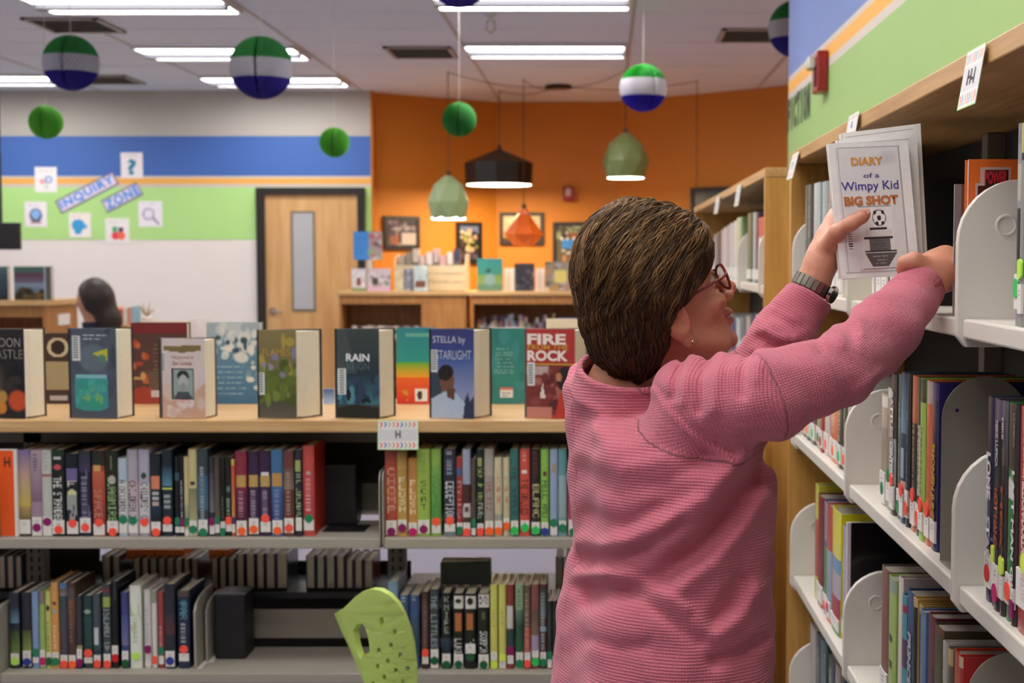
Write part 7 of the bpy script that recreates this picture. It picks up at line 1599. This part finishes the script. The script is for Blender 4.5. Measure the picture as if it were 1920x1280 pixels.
ktext('DIARY', .46, .14, .4, .06, '#dca050', bold=.004); ktext('of a', .5, .245, .2, .035, '#4a4090', bold=.001); ktext('Wimpy Kid', .47, .33, .72, .085, '#4c4498', bold=.001); ktext('BIG SHOT', .47, .43, .68, .07, '#c87840', bold=.005)
ktext('JEFF KINNEY', .4, .945, .3, .022, '#d8a080')
held((1584, 524), (1732, 512), (1570, 262), Yk + .018, 'middle white paperback of the held stack', plain, .012)
held((1592, 520), (1740, 500), (1577, 250), Yk + .036, 'rear white paperback of the held stack, tops showing', plain, .012)
# ---------------------------------------------------------------- seated person far away
Yp = 8.3
per = empty('person', (lx(170, Yp), Yp, 0), 'seated person with long dark hair and navy top at far left', 'person')
c0 = A3(172, 562, Yp); bx0, by0 = c0[0], c0[1]
def pb_sd(p):
    d = ellip(p, c0 + [.0, 0, 0], (.085, .075, .11)); d = smin(d, cone(p, c0 - [0, 0, .08], c0 - [-.02, 0, .2], .05, .06), .03); d = smin(d, cone(p, c0 + [-.07, -.03, -.02], c0 + [-.1, -.05, -.03], .012, .008), .01)
    for s in (-1, 1):
        y = by0 + .17 * s; d = smin(d, chain(p, [(c0 + [.03, .17 * s, -.27], .05), (c0 + [.0, .2 * s, -.5], .04), (c0 + [-.2, .14 * s, -.5], .032), (c0 + [-.3, .1 * s, -.49], .022)], .02), .02)
        d = smin(d, chain(p, [(np.array([bx0, y * .5 + by0 * .5, .5]), .09), (np.array([bx0 - .4, y * .5 + by0 * .5, .48]), .06), (np.array([bx0 - .42, y * .5 + by0 * .5, .08]), .045), (np.array([bx0 - .54, y * .5 + by0 * .5, .04]), .035)], .03), .03)
    return smin(d, ellip(p, (bx0 + .03, by0, .78), (.12, .19, .32)), .04)
lo, hi = (bx0 - .7, by0 - .35, -.02), (bx0 + .3, by0 + .35, c0[2] + .2)
V, Fc = sd_mesh(pb_sd, lo, hi, .012); colp = np.tile(np.array(lin('#b88468')), (len(V), 1)); body2 = np_mesh('body', V, Fc, M_skin, per, {'Col': np.concatenate([colp, np.ones((len(V), 1))], 1)})
def top_sd(p): return np.maximum(np.maximum(pb_sd(p) - .014, p[:, 2] - (c0[2] - .13)), .5 - p[:, 2])
V, Fc = sd_mesh(top_sd, lo, hi, .012); np_mesh('navy_top', V, Fc, mat('navy_cloth', '#1c2238', .85), per)
def hr_sd(p):
    d = ellip(p, c0 + [.02, 0, .02], (.105, .1, .115)); d = smin(d, chain(p, [(c0 + [.05, 0, 0], .085), (c0 + [.1, 0, -.12], .07), (c0 + [.13, -.02, -.24], .045)], .03), .03)
    return smax(d, -(ellip(p, c0 + [-.09, 0, -.04], (.07, .12, .1))), .02)
V, Fc = sd_mesh(hr_sd, lo, hi, .01); np_mesh('long_hair', V, Fc, mat('dark_brown_hair', '#2c1f18', .5, 0, .4, 60), per)
def jn_sd(p): return np.maximum(np.maximum(pb_sd(p) - .012, p[:, 2] - .58), .07 - p[:, 2])
V, Fc = sd_mesh(jn_sd, lo, hi, .014); np_mesh('trousers', V, Fc, MATS['dark_denim'], per)
ch2 = empty('desk_chair', (bx0 + .05, by0, 0), 'chair under the seated person at far left', 'chair')
bx('seat', M_black, (bx0 - .2, bx0 + .22, by0 - .21, by0 + .21, .35, .39), ch2, .01); bx('backrest', M_black, (bx0 + .2, bx0 + .23, by0 - .2, by0 + .2, .42, .82), ch2, .01)
for sx in (-.17, .2):
    for sy_ in (-.18, .18): MB().tube([(bx0 + sx, by0 + sy_, 0), (bx0 + sx, by0 + sy_, .35)], .012, 8).build('leg', M_chrome, ch2)
for sy_ in (-.18, .18): MB().tube([(bx0 + .21, by0 + sy_, .37), (bx0 + .215, by0 + sy_, .5)], .012, 8).build('back_post', M_chrome, ch2)
